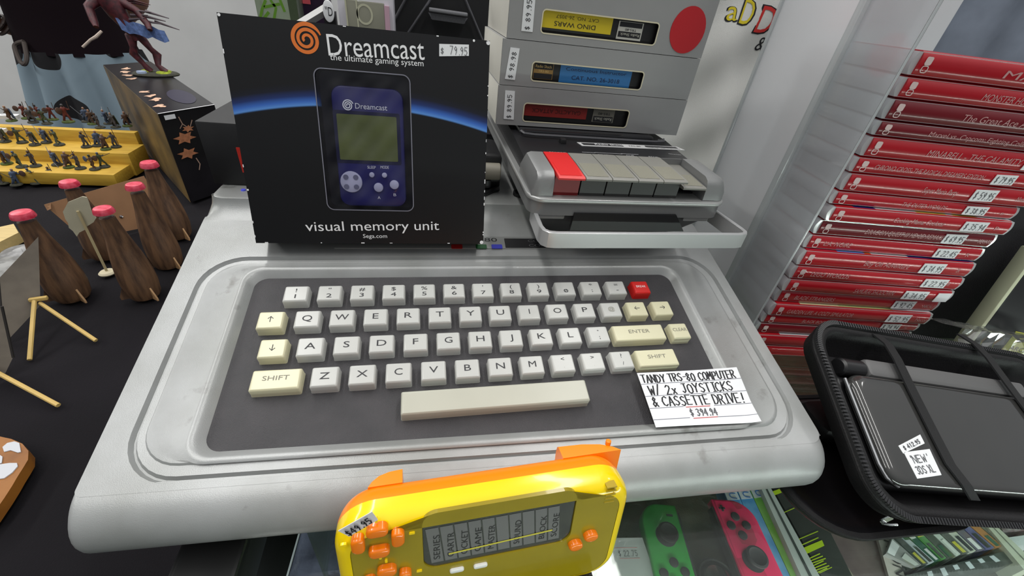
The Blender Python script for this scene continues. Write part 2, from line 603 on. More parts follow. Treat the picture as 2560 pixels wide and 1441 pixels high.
_nt.links.new(_n1.outputs['Fac'], _ml.inputs[0]); _nt.links.new(_n2.outputs['Fac'], _ml.inputs[1])
_nt.links.new(_ml.outputs[0], _rp.inputs[0]); _nt.links.new(_rp.outputs[0], _mx.inputs[0])
_nt.links.new(_src, _mx.inputs[6]); _nt.links.new(_mx.outputs[2], _b.inputs['Base Color'])
XL, XR = -0.1750, 0.2006


def front_skew(x, y, y0=0.033, y1=-0.101):
    t = max(0.0, (y0 - y) / (y0 - y1))
    return y - 0.030 * min(t, 1.3) * (x + 0.157)


def kpt(x, y, z): return KM @ V((x, y, z))


prof = []
D0 = -0.0035
cy, cz, r = -0.0968, 0.0267, 0.018
prof.append((cy + r * cos(radians(105)) + .004 * cos(AL) + .00002, cz + r * sin(radians(105)) + .004 * sin(AL) - .00008))
for a in (105, 106.2, 108, 111, 115, 120, 127, 135, 145, 156, 168, 180, 192, 205, 220, 236, 252, 270):
    a = radians(a)
    prof.append((cy + r * cos(a), cz + r * sin(a)))
prof += [(-0.088, 0.0085), (-0.084, 0.0075), (0.20, 0.0075), (0.206, 0.012), (0.208, 0.09), (0.204, 0.0985), (0.199, 0.0995)]
RDG = [(0.0840, 0.0995), (0.0818, 0.0996), (0.0806, 0.0992), (0.0802, 0.0985)]
e = kpt(0, 0.0682, D0)
RC = .0170
for i in range(9):
    th = radians(72 - i * 57 / 8)
    RDG.append((e.y + RC * (sin(th) - sin(AL)), e.z + RC * (cos(AL) - cos(th))))
RDG[3] = (RDG[4][0] + .0002, .0984)
RDG[-1] = (e.y, e.z)
prof += RDG
nR = len(RDG)
mb = MB()
ls = []
NXS = 14
xs = [XL, XL + .0008, XL + .0025, XL + .0045, XL + .007, XL + .0095, XL + .012] + [XL + (XR - XL) * i / NXS for i in range(1, NXS)] + [XR - .009, XR - .0065, XR - .0042, XR - .0023, XR - .001, XR - .0003, XR]
insets = {0: .0022, 1: .0008}
for _k in range(7): insets[len(xs) - 7 + _k] = .0075 * (1 - sqrt(max(0, 1 - (1 - (XR - xs[len(xs) - 7 + _k]) / .009) ** 2)))
for q, x in enumerate(xs):
    ii = insets.get(q, 0.0)
    ring = []
    for qi, (y, zz) in enumerate(prof):
        if qi >= len(prof) - nR and qi < len(prof) - 1:
            dx = min(x - XL, XR - x) / .011
            if dx < 1: y += .0125 * (1 - sqrt(max(0, 1 - (1 - dx) ** 2))) * min(1, (zz - e.z) / .006)
        if y < -0.080:
            dk = front_skew(x, -0.1056) + 0.1056
            y, zz = y + dk * cos(AL) + ii * (1 if y < -0.1 else 0), max(.0055, zz + dk * sin(AL))
        ring.append(V((x, y, zz - (min(ii, .002) if zz > 0.09 else 0))))
    ls.append(ring)
n = len(prof)
vs = [p for l in ls for p in l]
fs = []
for k in range(len(ls) - 1):
    for i in range(n - 1):
        fs.append((k * n + i, (k + 1) * n + i, (k + 1) * n + i + 1, k * n + i + 1))
fs.append(tuple(range(n)))
fs.append(tuple(range(len(ls) * n - 1, (len(ls) - 1) * n - 1, -1)))
mb.add(vs, fs)


# deck with its groove, raised plate and keyboard well
def deck_loop(x0, x1, y0, y1, rad, z):
    out = rrect(x1 - x0, y1 - y0, rad, 8, (x0 + x1) / 2, (y0 + y1) / 2)
    return [kpt(-.027 + (x + .027) * .9931, -.17 + (front_skew(x, y) + .17) * .9931, z) for x, y in out]


D0 = -0.0035
gx0, gx1, gy0, gy1 = -0.1625, 0.1925, -0.1012, 0.0338
wx0, wx1, wy0, wy1 = -0.1345, 0.1575, -0.0905, 0.0208
dl = [
    [kpt(x, (front_skew(x, -0.1060) + max(0, y + .1) * .85 if y < 0 else 0.0684), D0) for x, y in rrect(XR - XL, .2, .0035, 8, (XL + XR) / 2, 0)[:27] + rrect(XR - XL, .2, .0090, 8, (XL + XR) / 2, 0)[27:]],
    deck_loop(gx0 - .0016, gx1 + .0016, gy0 - .0016, gy1 + .0016, .0245, D0),
    deck_loop(gx0 - .0004, gx1 + .0004, gy0 - .0004, gy1 + .0004, .0235, D0 - .0024),
    deck_loop(gx0 + .0004, gx1 - .0004, gy0 + .0004, gy1 - .0004, .0230, D0 - .0024),
    deck_loop(gx0 + .0016, gx1 - .0016, gy0 + .0016, gy1 - .0016, .0220, D0 - .0003),
    deck_loop(gx0 + .0042, gx1 - .0068, gy0 + .0062, gy1 - .0042, .0190, D0 - .0004),
    deck_loop(gx0 + .0050, gx1 - .0078, gy0 + .0070, gy1 - .0050, .0185, D0 + .0006),
    deck_loop(gx0 + .0062, gx1 - .0092, gy0 + .0082, gy1 - .0062, .0180, D0 + .0008),
    deck_loop(wx0 - .0062, wx1 + .0062, wy0 - .0050, wy1 + .0050, .0120, D0 + .0008),
    deck_loop(wx0 - .0048, wx1 + .0048, wy0 - .0040, wy1 + .0040, .0110, D0 + .0016),
    deck_loop(wx0 - .0032, wx1 + .0032, wy0 - .0028, wy1 + .0028, .0105, D0 + .0016),
    deck_loop(wx0 - .0016, wx1 + .0016, wy0 - .0016, wy1 + .0016, .0098, D0 + .0007),
    deck_loop(wx0 - .0005, wx1 + .0005, wy0 - .0005, wy1 + .0005, .0090, D0 - .0006),
    deck_loop(wx0 + .0012, wx1 - .0012, wy0 + .0012, wy1 - .0012, .0080, D0 - .0022),
    deck_loop(wx0 + .0026, wx1 - .0026, wy0 + .0026, wy1 - .0026, .0070, D0 - .0042),
]
mb.loops(dl, False, False)
mb.build('case', M_case, pc, None, 40)
# dark keyboard floor
M_well = mat('dark_textured_plastic', (62, 60, 63), 0.5, var=.10, vscale=60, bump=.5, bscale=2200, col2=(53, 52, 55))
MB().poly(deck_loop(wx0 + .0008, wx1 - .0008, wy0 + .0008, wy1 - .0008, .0075, D0 - .0030)).build('keyboard_panel', M_well, pc)
for x in (-0.14, 0.165):
    for y in (-0.06, 0.17):
        MB().lathe([(0, 0), (.008, 0), (.0085, .004), (.0085, .0085), (0, .0085)], T(x, y), 14).build('rubber_foot', M_black, pc)

# keys
P_ = 0.01905
M_key = mat('key_light_grey', (190, 191, 187), 0.28, var=.02, vscale=30)
M_keyc = mat('key_cream', (212, 208, 176), 0.28, var=.02, vscale=30)
M_keyr = mat('key_red', (206, 30, 26), 0.3)
M_leg = mat('key_legend', (44, 44, 48), 0.6)
M_legg = mat('key_legend_grey', (128, 126, 112), 0.6)


def key(x, y, w, d, m, legends, lm=None, hh=0.0):
    mb = MB()
    zb = D0 - 0.0030
    bw, bd = w + .0013, d + .0016
    ls = []
    for (ww, dd, zz, rr) in ((bw, bd, zb, .0009), (bw - .0004, bd - .0004, zb + .0014, .0009), (w + .0009, d + .0009, hh - .0011, .0009), (w + .0002, d + .0002, hh - .0004, .0009), (w - .0008, d - .0008, hh, .0007)):
        ls.append([KM @ V((x + p[0], y + p[1], zz)) for p in rrect(ww, dd, rr, 3)])
    mb.loops(ls)
    o = mb.build('key', m, pc)
    if legends:
        lb = MB()
        for (s, dx, dy, h, xk) in legends:
            M = KM @ T(x + dx, y + dy - h / 2, hh + .00012)
            if s in ('^', 'v', '<-', '->'):
                a = {'^': pi / 2, 'v': -pi / 2, '<-': pi, '->': 0}[s]
                MM = KM @ T(x + dx, y + dy, hh + .00012) @ RZm(a)
                lb.stroke([(-.0019, 0), (.0019, 0)], .0004, MM)
                lb.stroke([(.0004, .0014), (.0019, 0), (.0004, -.0014)], .0004, MM)
            else:
                vs_, _ = text_shape(s)
                x0 = min(p.x for p in vs_); x1 = max(p.x for p in vs_)
                lb.text(s, M, h, (x1 - x0) * h / .691 * xk, 'C')
        lb.build('key_legend', lm or M_leg, o)
    return o


KW, KD = .0129, .0111
row = lambda off, j: (off + j - 5.5) * P_
for j, (a, b) in enumerate((('!', '1'), ('"', '2'), ('#', '3'), ('$', '4'), ('%', '5'), ('&', '6'), ("'", '7'), ('(', '8'), (')', '9'), ('', '0'), ('*', ':'), ('=', '-'))):
    lg = [(b, 0, -.0022, .0029, 1.7)]
    if a: lg.append((a, 0, .0023, .0027, 1.55))
    if b == '0': lg.append(('/', 0, -.0021, .0026, 1.6))
    key(row(0, j), 0, KW, KD, M_key, lg)
key(row(0, 12), 0, KW - .0012, KD - .0008, M_keyr, [('BREAK', 0, .0004, .0019, .92)], M_whiteprint)
for j, s in enumerate('QWERTYUIOP@'):
    key(row(.4855, j), -P_, KW, KD, M_key, [(s, 0, .0004, .0039 if s != '@' else .003, (1.5 if s not in 'WQO' else 1.3) if s not in '@I' else 1.1)], M_leg if s not in '@' else M_legg)
key(row(.4855, 11), -P_, KW, KD, M_keyc, [('<-', 0, .0004, 1, 1)])
key(row(.4855, 12), -P_, KW, KD, M_keyc, [('->', 0, .0004, 1, 1)])
k = K(676, 799); key(k.x, -P_, KW, KD, M_keyc, [('^', 0, .0004, 1, 1)])
for j, s in enumerate('ASDFGHJKL'):
    key(row(.7183, j), -2 * P_, KW, KD, M_key, [(s, 0, .0004, .0039, 1.5 if s != 'G' else 1.3)])
key(row(.7183, 9), -2 * P_, KW, KD, M_key, [(';', 0, -.0022, .0028, 1.1), ('+', 0, .0026, .0016, 1.1)])
k = K(681, 869); key(k.x, -2 * P_, KW, KD, M_keyc, [('v', 0, .0004, 1, 1)])
a, b = K(1537, 838), K(1662, 832)
key((a.x + b.x) / 2, -2 * P_, b.x - a.x - .0006, KD, M_keyc, [('ENTER', 0, .0008, .0026, 1.35)], M_legg)
k = K(1700, 826); key(k.x, -2 * P_, KW - .0010, KD, M_keyc, [('CLEAR', 0, .0008, .0024, 1.0)], M_legg)
for j, s in enumerate('ZXCVBNM'):
    key(row(1.238, j), -3 * P_, KW, KD, M_key, [(s, 0, .0004, .0039, 1.45 if s not in 'MC' else 1.25)])
for j, (a, b) in enumerate((('<', ','), ('>', '.'), ('?', '/'))):
    key(row(1.238, 7 + j), -3 * P_, KW, KD, M_key, [(a, 0, .0026, .0026, 1.2), (b, 0, -.0026, .0022 if b == '/' else .001, 1.2)])
a, b = K(628, 945), K(752, 938)
key((a.x + b.x) / 2, -3 * P_, b.x - a.x - .0006, KD, M_keyc, [('SHIFT', 0, .0008, .0026, 1.4)], M_legg)
a, b = K(1594, 897), K(1692, 892)
key((a.x + b.x) / 2, -3 * P_, b.x - a.x - .0006, KD, M_keyc, [('SHIFT', 0, .0008, .0026, 1.35)], M_legg)
a, b = K(1003, 1005), K(1468, 975)
key((a.x + b.x) / 2, (a.y + b.y) / 2 - .0006, b.x - a.x - .0006, .0122, mat('space_bar_grey', (182, 182, 168), .3, var=.02), None, hh=.0008).name = 'space_bar'

# name plate on the deck behind the keys
def deckM(x, y, z=0.0): return KM @ T(x, y, D0 + z)


MB().slab(rrect(.19, .0125, .0008, 2), 0, .0007, deckM(.0065, .0475), .0003).build('name_plate', mat('name_plate_grey', (150, 152, 150), .35, metal=.3), pc)
a = K(1168, 606, D0); b = K(1242, 601, D0)
MB().text('TRS-80', deckM(b.x, b.y - .0022, .0008), .0038, .030, 'R').build('name_plate_text', M_ink, pc)
for px, c, nm in ((1142, (190, 40, 36), 'red'), (1203, (20, 84, 40), 'green'), (1242, (52, 58, 180), 'blue')):
    k = K(px, 619, D0)
    MB().slab(rrect(.0080, .0042, .0006, 2), 0, .0004, deckM(k.x, k.y, .0007)).build('colour_badge', mat('badge_' + nm, c, .4), pc, nm + ' colour badge')
a, b = K(1262, 612, D0), K(1420, 612, D0)
MB().slab(rrect(.082, .0096, .0003, 2), 0, .0003, deckM(a.x + .041, a.y + .0008, .0007)).build('name_label', M_black, pc, 'black name label')
lb = MB()
lb.text('COLOR', deckM(a.x + .018, a.y + .0016, .0012), .0026, .020, 'L')
lb.text('COMPUTER', deckM(a.x + .018, a.y - .0032, .0012), .0026, .032, 'L')
lb.build('name_label_text', mat('dim_print', (84, 84, 86), .5), pc)
# power light dot near the rear left
MB().lathe([(0, 0), (.0018, 0), (.0015, .0008), (0, .001)], T(-0.1565, 0.0948, .0995), 10).build('blue_sticker', mat('blue_dot', (88, 96, 230), .4), pc, 'small blue dot')

# ---------------------------------------------------------------- hand lettered price card on the computer
CZ = D0 + .0034
c4 = [K(1592, 934, CZ), K(1841, 919, CZ), K(1900, 1056, CZ), K(1640, 1069, CZ)]
W4 = [KM @ p for p in c4]
card = thing('price_card', 'white ruled card with handwritten computer description and price, on the keyboard corner', 'price card', W4[3])
mb = MB()
NU, NV = 12, 8
gv, gf = [], []


def card_pt(u, v, lift=0.0):
    p = (c4[3] * (1 - u) + c4[2] * u) * (1 - v) + (c4[0] * (1 - u) + c4[1] * u) * v
    curl = .0018 * max(0, (u - .86) / .14) ** 2 * max(0, (.35 - v) / .35)
    return KM @ V((p.x, p.y, p.z + .0004 * sin(u * 5 + v * 2) + curl + lift))


for sgn in (0, 1):
    for j in range(NV + 1):
        for i in range(NU + 1): gv.append(card_pt(i / NU, j / NV, 0 if sgn == 0 else -.0003))
B = (NU + 1) * (NV + 1)
for j in range(NV):
    for i in range(NU):
        q = j * (NU + 1) + i
        gf.append((q, q + 1, q + NU + 2, q + NU + 1))
        gf.append((B + q, B + q + NU + 1, B + q + NU + 2, B + q + 1))
edge = [(i, 0) for i in range(NU)] + [(NU, j) for j in range(NV)] + [(i, NV) for i in range(NU, 0, -1)] + [(0, j) for j in range(NV, 0, -1)]
for (i, j), (i2, j2) in zip(edge, edge[1:] + edge[:1]):
    q, q2 = j * (NU + 1) + i, j2 * (NU + 1) + i2
    gf.append((q, B + q, B + q2, q2))
mb.add(gv, gf)
mb.build('card', M_white, card)


def on_card(src, lift):
    """map flat (u,v) drawing onto the curved card"""
    src.v = [card_pt(p.x, p.y, lift) for p in src.v]
    return src


I4 = Matrix()
UL = (c4[2] - c4[3]).length; VL = (c4[0] - c4[3]).length
lb = MB()
for v, u0, u1 in ((.775, 0, 1), (.545, 0, 1), (.325, .0, .32), (.325, .62, 1), (.125, .0, .34), (.125, .60, 1)):
    lb.stroke([(u0 + (u1 - u0) * q / 10, v + .01 * (q / 10) * (u1 - u0)) for q in range(11)], .010, I4)
on_card(lb, .00012).build('ruled_lines', mat('ruling', (128, 130, 140), .7), card)
lb = MB()
for (s, u, v, w, h) in (('TANDY TRS-80 COMPUTER', .02, .80, .94, .15), ('W/ 2x JOYSTICKS', .05, .57, .84, .17), ('& CASSETTE DRIVE!', .045, .35, .90, .17)):
    tb = MB()
    tb.hand(s, I4, h, .0135, w, 'L', .35)
    for p in tb.v: lb.v.append(p + V((u, v, 0)))
    o = len(lb.v) - len(tb.v)
    lb.f += [tuple(i + o for i in f) for f in tb.f]
on_card(lb, .00016).build('handwriting', M_ink, card)
lb = MB()
tb = MB().hand('$ 394.94', T(.36, .155), .12, .012, .27)
on_card(tb, .00016).build('price_writing', M_greyink, card)
lb.stroke([(.34, .315), (.58, .32)], .014, I4).stroke([(.37, .115), (.61, .125)], .014, I4)
on_card(lb, .00016).build('red_underline', M_redink, card)

# ================================================================ boxed memory unit leaning on the computer
HB = D0 + .0118
a = KM @ K(640, 608, HB); b = KM @ K(1208, 610, HB)
LEAN = radians(14.5)
MD = frame(a, (b.x - a.x, 0, 0), (0, sin(LEAN), cos(LEAN)))
DW = (b - a).length
ND = MD.to_3x3() @ V((0, 0, 1))


def dc(px, py):
    p = MD.inverted() @ hit(px, py, ND, a)
    return (p.x, p.y)


DH = dc(880, 66)[1]
DT = .022
bx = thing('product_box', 'black boxed handheld memory unit with clear window and orange swirl, leaning on the computer', 'box', a)
# box front with printed planet glow
m = bpy.data.materials.new('black_box_print'); m.use_nodes = True
nt = m.node_tree; bs = nt.nodes['Principled BSDF']
bs.inputs['Roughness'].default_value = .38
p1, p2, p3 = [V(dc(*q)) for q in ((588, 287), (905, 268), (1213, 331))]
d_ = 2 * (p1.x * (p2.y - p3.y) + p2.x * (p3.y - p1.y) + p3.x * (p1.y - p2.y))
ccx = ((p1.length_squared) * (p2.y - p3.y) + p2.length_squared * (p3.y - p1.y) + p3.length_squared * (p1.y - p2.y)) / d_
ccy = ((p1.length_squared) * (p3.x - p2.x) + p2.length_squared * (p1.x - p3.x) + p3.length_squared * (p2.x - p1.x)) / d_
crad = (p1 - V((ccx, ccy))).length
uvn = nt.nodes.new('ShaderNodeUVMap'); uvn.uv_map = 'UVMap'
sb = nt.nodes.new('ShaderNodeVectorMath'); sb.operation = 'SUBTRACT'; sb.inputs[1].default_value = (ccx, ccy, 0)
ln = nt.nodes.new('ShaderNodeVectorMath'); ln.operation = 'LENGTH'
mr = nt.nodes.new('ShaderNodeMapRange'); mr.inputs[1].default_value = crad - .001; mr.inputs[2].default_value = crad + .012
cr = nt.nodes.new('ShaderNodeValToRGB')
els = cr.color_ramp.elements
els[0].position = 0.0; els[0].color = lin((11, 11, 14))
els[1].position = 1.0; els[1].color = lin((14, 14, 17))
for pos, c in ((.06, (13, 17, 30)), (.13, (88, 142, 214)), (.28, (56, 104, 190)), (.5, (28, 48, 104)), (.75, (17, 20, 36))):
    el = els.new(pos); el.color = lin(c)
nt.links.new(uvn.outputs[0], sb.inputs[0]); nt.links.new(sb.outputs[0], ln.inputs[0]); nt.links.new(ln.outputs['Value'], mr.inputs[0])
nt.links.new(mr.outputs[0], cr.inputs[0]); nt.links.new(cr.outputs[0], bs.inputs['Base Color'])
M_dcprint = m
wl, wt = dc(797, 170); wr, wb = dc(1030, 528)
q0 = dc(808, 175); q1 = dc(1020, 175); q2 = dc(830, 520); q3 = dc(1028, 522)
wl, wr = (dc(800, 340)[0] + dc(815, 430)[0]) / 2 - .0005, dc(1029, 350)[0]
hole = ((wl + wr) / 2, (wt + wb) / 2, wr - wl, wt - wb, .0042)
mb = MB()
panel_hole(mb, DW, DH, hole, .012, MD, n=8)
inv = MD.inverted()
mb.uv = lambda p: ((inv @ p).x, (inv @ p).y)
mb.build('front_panel', M_dcprint, bx, None, 30)
M_carton = mat('black_carton', (17, 17, 20), .38, var=.3, vscale=90, col2=(12, 12, 14))
mb = MB()
mb.loops([[MD @ V(p) for p in ((0, 0, zz), (DW, 0, zz), (DW, DH, zz), (0, DH, zz))] for zz in (-DT, 0)], True, False)
mb.build('carton', M_carton, bx)
mb = MB(); mb.poly([MD @ V((x, y, -.012)) for x, y in rrect(hole[2] + .002, hole[3] + .002, .004, 6, hole[0], hole[1])])
mb.build('window_backing', mat('window_backing', (20, 20, 34), .6), bx)
# swirl
lb = MB()
sx, sy = dc(766, 99)
srad = (dc(804, 99)[0] - dc(728, 99)[0]) / 2
pts = []
for i in range(121):
    t = i / 120
    ang = radians(20) + t * 2 * pi * 2.55
    rr = srad * (1.02 - .86 * t)
    pts.append((sx + rr * cos(ang), sy + rr * sin(ang)))
lb.stroke(pts, lambda t: srad * .26 * (1 - .35 * t) * min(1, t * 14 + .35), MD, .0002)
lb.build('swirl_logo', mat('swirl_orange', (226, 118, 44), .5), bx, 'orange swirl logo')
lb = MB()


def dtext(s, l, r, h=None):
    (x0, y0), (x1, y1) = dc(*l), dc(*r)
    M = MD @ T(x0, y0) @ RZm(atan2(y1 - y0, x1 - x0))
    lb.text(s, M, h, x1 - x0, 'L', .0002)


def vh(px, py0, py1): return dc(px, py0)[1] - dc(px, py1)[1]


dtext('Dreamcast', (822, 139), (1062, 150), vh(835, 85, 139))
lb.build('title_lettering', M_whiteprint, bx); lb = MB()
dtext('the ultimate gaming system', (826, 150), (1059, 166), .0031)
lb.build('tagline_lettering', M_whiteprint, bx); lb = MB()
dtext('visual memory unit', (765, 578), (1098, 575), .0062)
lb.build('product_lettering', M_whiteprint, bx); lb = MB()
dtext('Sega.com', (908, 595), (968, 595), .0026)
lb.build('box_lettering', M_whiteprint, bx)
# small white scuffs along the edges
lb = MB(); rnd = random.Random(3)
for k in range(24):
    s = rnd.choice('LRRRBT')
    t = rnd.random()
    ll, ww = rnd.uniform(.0006, .0022), rnd.uniform(.0003, .0007)
    if s == 'T': cx, cy, a_ = t * DW, DH - .0004, 0
    elif s == 'B': cx, cy, a_ = t * DW, .0004, 0
    elif s == 'L': cx, cy, a_ = .0003, t * DH, pi / 2
    else: cx, cy, a_ = DW - .0003, t * t * DH, pi / 2
    lb.stroke([(cx - ll / 2 * cos(a_), cy - ll / 2 * sin(a_)), (cx + ll / 2 * cos(a_), cy + ll / 2 * sin(a_))], ww, MD, .00025)
for cx, cy, q in ((DW - .0012, .0012, .0013), (DW - .001, DH - .0012, .0012), (.001, DH - .001, .0008), (DW - .0095, DH - .0008, .0007), (.0006, .033, .0006)):
    lb.poly([MD @ V((cx + x, cy + y, .00025)) for x, y in circ(q, 8)])
lb.build('white_scuffs', M_whiteprint, bx)
st = MB()
c0, c1, c2, c3 = [dc(*q) for q in ((1098, 141), (1172, 140), (1172, 112), (1098, 110))]
st.quad_plate([MD @ V((x, y, .0004)) for x, y in (c0, c1, c2, c3)], ND, .0002)
stk = st.build('price_sticker', M_white, bx, 'white price sticker')
lb = MB(); lb.hand('$', MD @ T(c0[0] + .0008, c0[1] + .0014, .0006), .0030, .0003)
lb.hand('79.95', MD @ T(c0[0] + .0062, c0[1] + .0016, .0006), .0042, .0003, .0108)
lb.build('price_writing', M_greyink, stk)
MB().stroke(rrect(hole[2], hole[3], .0042, 8, hole[0], hole[1]), .0006, MD, .00025, True).build('window_rim', mat('rim_grey_print', (120, 120, 132), .4), bx, 'pale rim of the window')
# the unit inside the box
Mv = MD @ T(0, 0, -.0095)
u0, v0 = dc(834, 232), None
vl, vr = dc(838, 400)[0], dc(1012, 400)[0]
vt, vb = dc(900, 215)[1], dc(900, 519)[1]
mv = thing('memory_unit', 'dark blue handheld memory unit showing through the window of the black box', 'game device', MD @ V((.07, .03, -.009)))
M_navy = mat('navy_translucent', (38, 38, 104), .3, var=.12, vscale=50)
MB().slab(rrect(vr - vl, vt - vb, .006, 6, (vl + vr) / 2, (vt + vb) / 2), -.001, .0055, Mv, .0015).build('shell', M_navy, mv)
ZV = .0057
s0 = dc(848, 400); s1 = dc(990, 293)
scw, sch = s1[0] - s0[0], s1[1] - s0[1]
MB().slab(rrect(scw + .004, sch + .004, .001, 3, s0[0] + scw / 2, s0[1] + sch / 2), 0, ZV, Mv).build('screen_bezel', mat('navy_bezel', (24, 25, 62), .25), mv)
MB().slab(rrect(scw, sch, .0006, 2, s0[0] + scw / 2, s0[1] + sch / 2), 0, ZV + .0003, Mv).build('screen', mat('lcd_green', (98, 106, 60), .2, var=.12, vscale=60), mv)
M_vbtn = mat('pale_button', (196, 198, 224), .35)
c = dc(876, 457)
mb = MB(); mb.slab(circ(.0066, 28, *c), 0, ZV + .0006, Mv, .0006)
dp = mb.build('direction_pad', M_vbtn, mv)
mb = MB()
for a_ in range(4):
    mb.slab([(c[0] + .0042 * cos(a_ * pi / 2 + pi / 4) + .0016 * cos(t), c[1] + .0042 * sin(a_ * pi / 2 + pi / 4) + .0016 * sin(t)) for t in [2 * pi * q / 10 for q in range(10)]], 0, ZV + .0009, Mv)
mb.build('pad_recess', mat('pad_recess_grey', (112, 114, 140), .4), dp)
for px, py, r in ((928, 439, .0016), (960, 440, .0016), (945, 471, .0029), (985, 464, .0029)):
    c = dc(px, py)
    MB().slab(circ(r, 18, *c), 0, ZV + .0012, Mv, .0006).build('button', M_vbtn, mv)
lb = MB()
Mz = Mv @ T(0, 0, ZV + .0002)
for s, l, r, h in (('Dreamcast', (886, 271), (967, 275), .0031), ('SLEEP', (917, 423), (938, 423), .0017), ('MODE', (950, 423), (971, 423), .0017), ('A', (943, 500), (950, 500), .0018), ('B', (983, 493), (990, 493), .0018)):
    p, q = dc(*l), dc(*r)
    lb.text(s, Mz @ T(*p), h, q[0] - p[0], 'L')
sx, sy = dc(867, 263); srad = .0031
pts = [(sx + srad * (1.02 - .86 * i / 80) * cos(.35 + i / 80 * 16), sy + srad * (1.02 - .86 * i / 80) * sin(.35 + i / 80 * 16)) for i in range(81)]
lb.stroke(pts, srad * .2, Mz, .0001)
lb.build('printed_marks', mat('pale_print', (236, 238, 246), .5), mv)
# crinkled window film in the box opening
mb = MB()
NU, NV = 22, 34
gv = []; gf = []
for j in range(NV + 1):
    for i in range(NU + 1):
        x = hole[0] + hole[2] * (i / NU - .5) * 1.0; y = hole[1] + hole[3] * (j / NV - .5) * 1.0
        e_ = min(i, NU - i, j, NV - j) / 4
        gv.append(MD @ V((x, y, -.0006 + min(1, e_) * (.0009 * sin(x * 210 + y * 130) * sin(y * 90 - x * 60) + .0005 * sin(x * 500 - y * 420)))))
for j in range(NV):
    for i in range(NU):
        q = j * (NU + 1) + i
        gf.append((q, q + 1, q + NU + 2, q + NU + 1))
mb.add(gv, gf)
mb.build('window_film', clear('window_film', (244, 244, 250), .12, .012, (190, 186, 214), .035, .5, 38), bx, None, 60)

# ================================================================ cassette recorder
TOPZ = .0995
rc = thing('cassette_recorder', 'grey and black cassette recorder with a red record key and wire-like front handle', 'cassette recorder', (.11, .14, TOPZ))
M_rsil = mat('recorder_silver', (134, 135, 135), .36, metal=.3, var=.03, vscale=40, bump=.1, bscale=1500)
M_rdark = mat('recorder_charcoal', (46, 46, 48), .45)
M_rblk = mat('recorder_black_panel', (25, 25, 28), .38)
RX0, RX1, RY0, RY1 = .0385, .1835, .0205, .255
rw, rd = RX1 - RX0, RY1 - RY0
rcx, rcy = (RX0 + RX1) / 2, (RY0 + RY1) / 2
mb = MB()
for (z0, z1, ins_) in ((.1195, .1290, .0010),):
    mb.slab(rrect(rw - 2 * ins_, rd - 2 * ins_, .010, 6, rcx, rcy), z0, z1)
mb.build('lower_shell', M_rsil, rc)
MB().slab(rrect(rw + .001, rd + .001, .0115, 8, rcx, rcy), .1285, .1318, None, .0012, 3, True).build('rim', mat('rim_bright', (172, 173, 172), .3, metal=.4), rc, 'bright silver rim')
mb = MB()
mb.loops([[V((x, y, z)) for x, y in rrect(rw - 2 * i_, rd - 2 * i_, .010, 6, rcx, rcy)] for z, i_ in ((.1005, .016), (.1060, .0125), (.1150, .0060), (.1197, .0045))])
mb.build('base', mat('recorder_base_black', (30, 30, 32), .5), rc)
for x0_, x1_ in ((RX0 + .008, RX0 + .026), (RX1 - .030, RX1 - .010)):
    MB().box(x0_, x1_, RY0 + .0015, RY0 + .012, .1165, .1197, None, .0008).build('front_ledge', M_rsil, rc)
for x, y in ((RX0 + .012, .10), (RX1 - .012, .10), (RX0 + .012, RY1 - .02), (RX1 - .012, RY1 - .02)):
    MB().lathe([(0, 0), (.005, 0), (.0055, .0005), (.0055, .003), (0, .003)], T(x, y, TOPZ), 14).build('foot', M_black, rc)
# front recess (dark hollow behind the handle)
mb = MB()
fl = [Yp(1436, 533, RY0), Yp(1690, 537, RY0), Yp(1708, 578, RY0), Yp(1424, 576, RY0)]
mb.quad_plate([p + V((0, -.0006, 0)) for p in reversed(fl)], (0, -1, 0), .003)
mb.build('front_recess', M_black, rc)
# slanted black deck
mb = MB()
dk = [(RX0 + .004, .060), (RX1 - .004, .060)]
prof = [(.058, .1310), (.058, .1405), (.064, .1425), (.100, .1450), (.118, .1462), (RY1 - .004, .1462), (RY1 - .002, .1440), (RY1 - .002, .1310)]
mb.loops([[V((x, y, z)) for y, z in prof] for x in (RX0 + .004, RX1 - .004)])
mb.build('top_panel', M_rblk, rc)


def deck_z(y): return .1425 + (y - .064) / .036 * .0025 if y < .100 else .1450 + (y - .1) / .018 * .0012


# cassette lid under the boxes
MB().slab(rrect(.118, .098, .003, 4, .107, .162), .1455, .1495, None, .0015).build('cassette_lid', mat('lid_smoke', (30, 30, 33), .22), rc)
lipm = MB()
lipm.tube([(RX0 + .010, .112, .1488), (RX0 + .012, .1075, .1482), (RX0 + .02, .1065, .1479), (RX1 - .02, .1065, .1479), (RX1 - .012, .1075, .1482), (RX1 - .010, .112, .1488)], .0010, 6)
lipm.build('lid_edge', mat('lid_edge_grey', (84, 84, 88), .35), rc)
MB().slab(rrect(.0045, .0060, .0006, 2), 0, .0035, T(Z(1407, 352, .1465).x, Z(1407, 352, .1465).y, .1448), .0006).build('slide_switch', M_black, rc)
# key housing
KBY0, KBY1, KBT = .0235, .0660, .1482
KX0, KX1 = .0545, .1632
mb = MB()


def hous(x0, x1, taper0, taper1):
    prof = [(KBY0 - .0005, .1310), (KBY0 + .0004, .1425), (KBY0 + .0024, .1458), (KBY0 + .0060, .1474), (KBY1 - .004, KBT + .0004), (KBY1, .1455), (KBY1, .1310)]
    ls = []
    for k in range(6):
        t = k / 5
        x = x0 + (x1 - x0) * t
        q0 = taper0 * max(0, 1 - t * 3) ** 2; q1 = taper1 * max(0, 1 - (1 - t) * 3) ** 2
        q = q0 + q1
        ls.append([V((x, y + q * .35 * (1 if y < .03 else 0), z - q * (1 if z > .135 else 0))) for y, z in prof])
    mb.loops(ls)


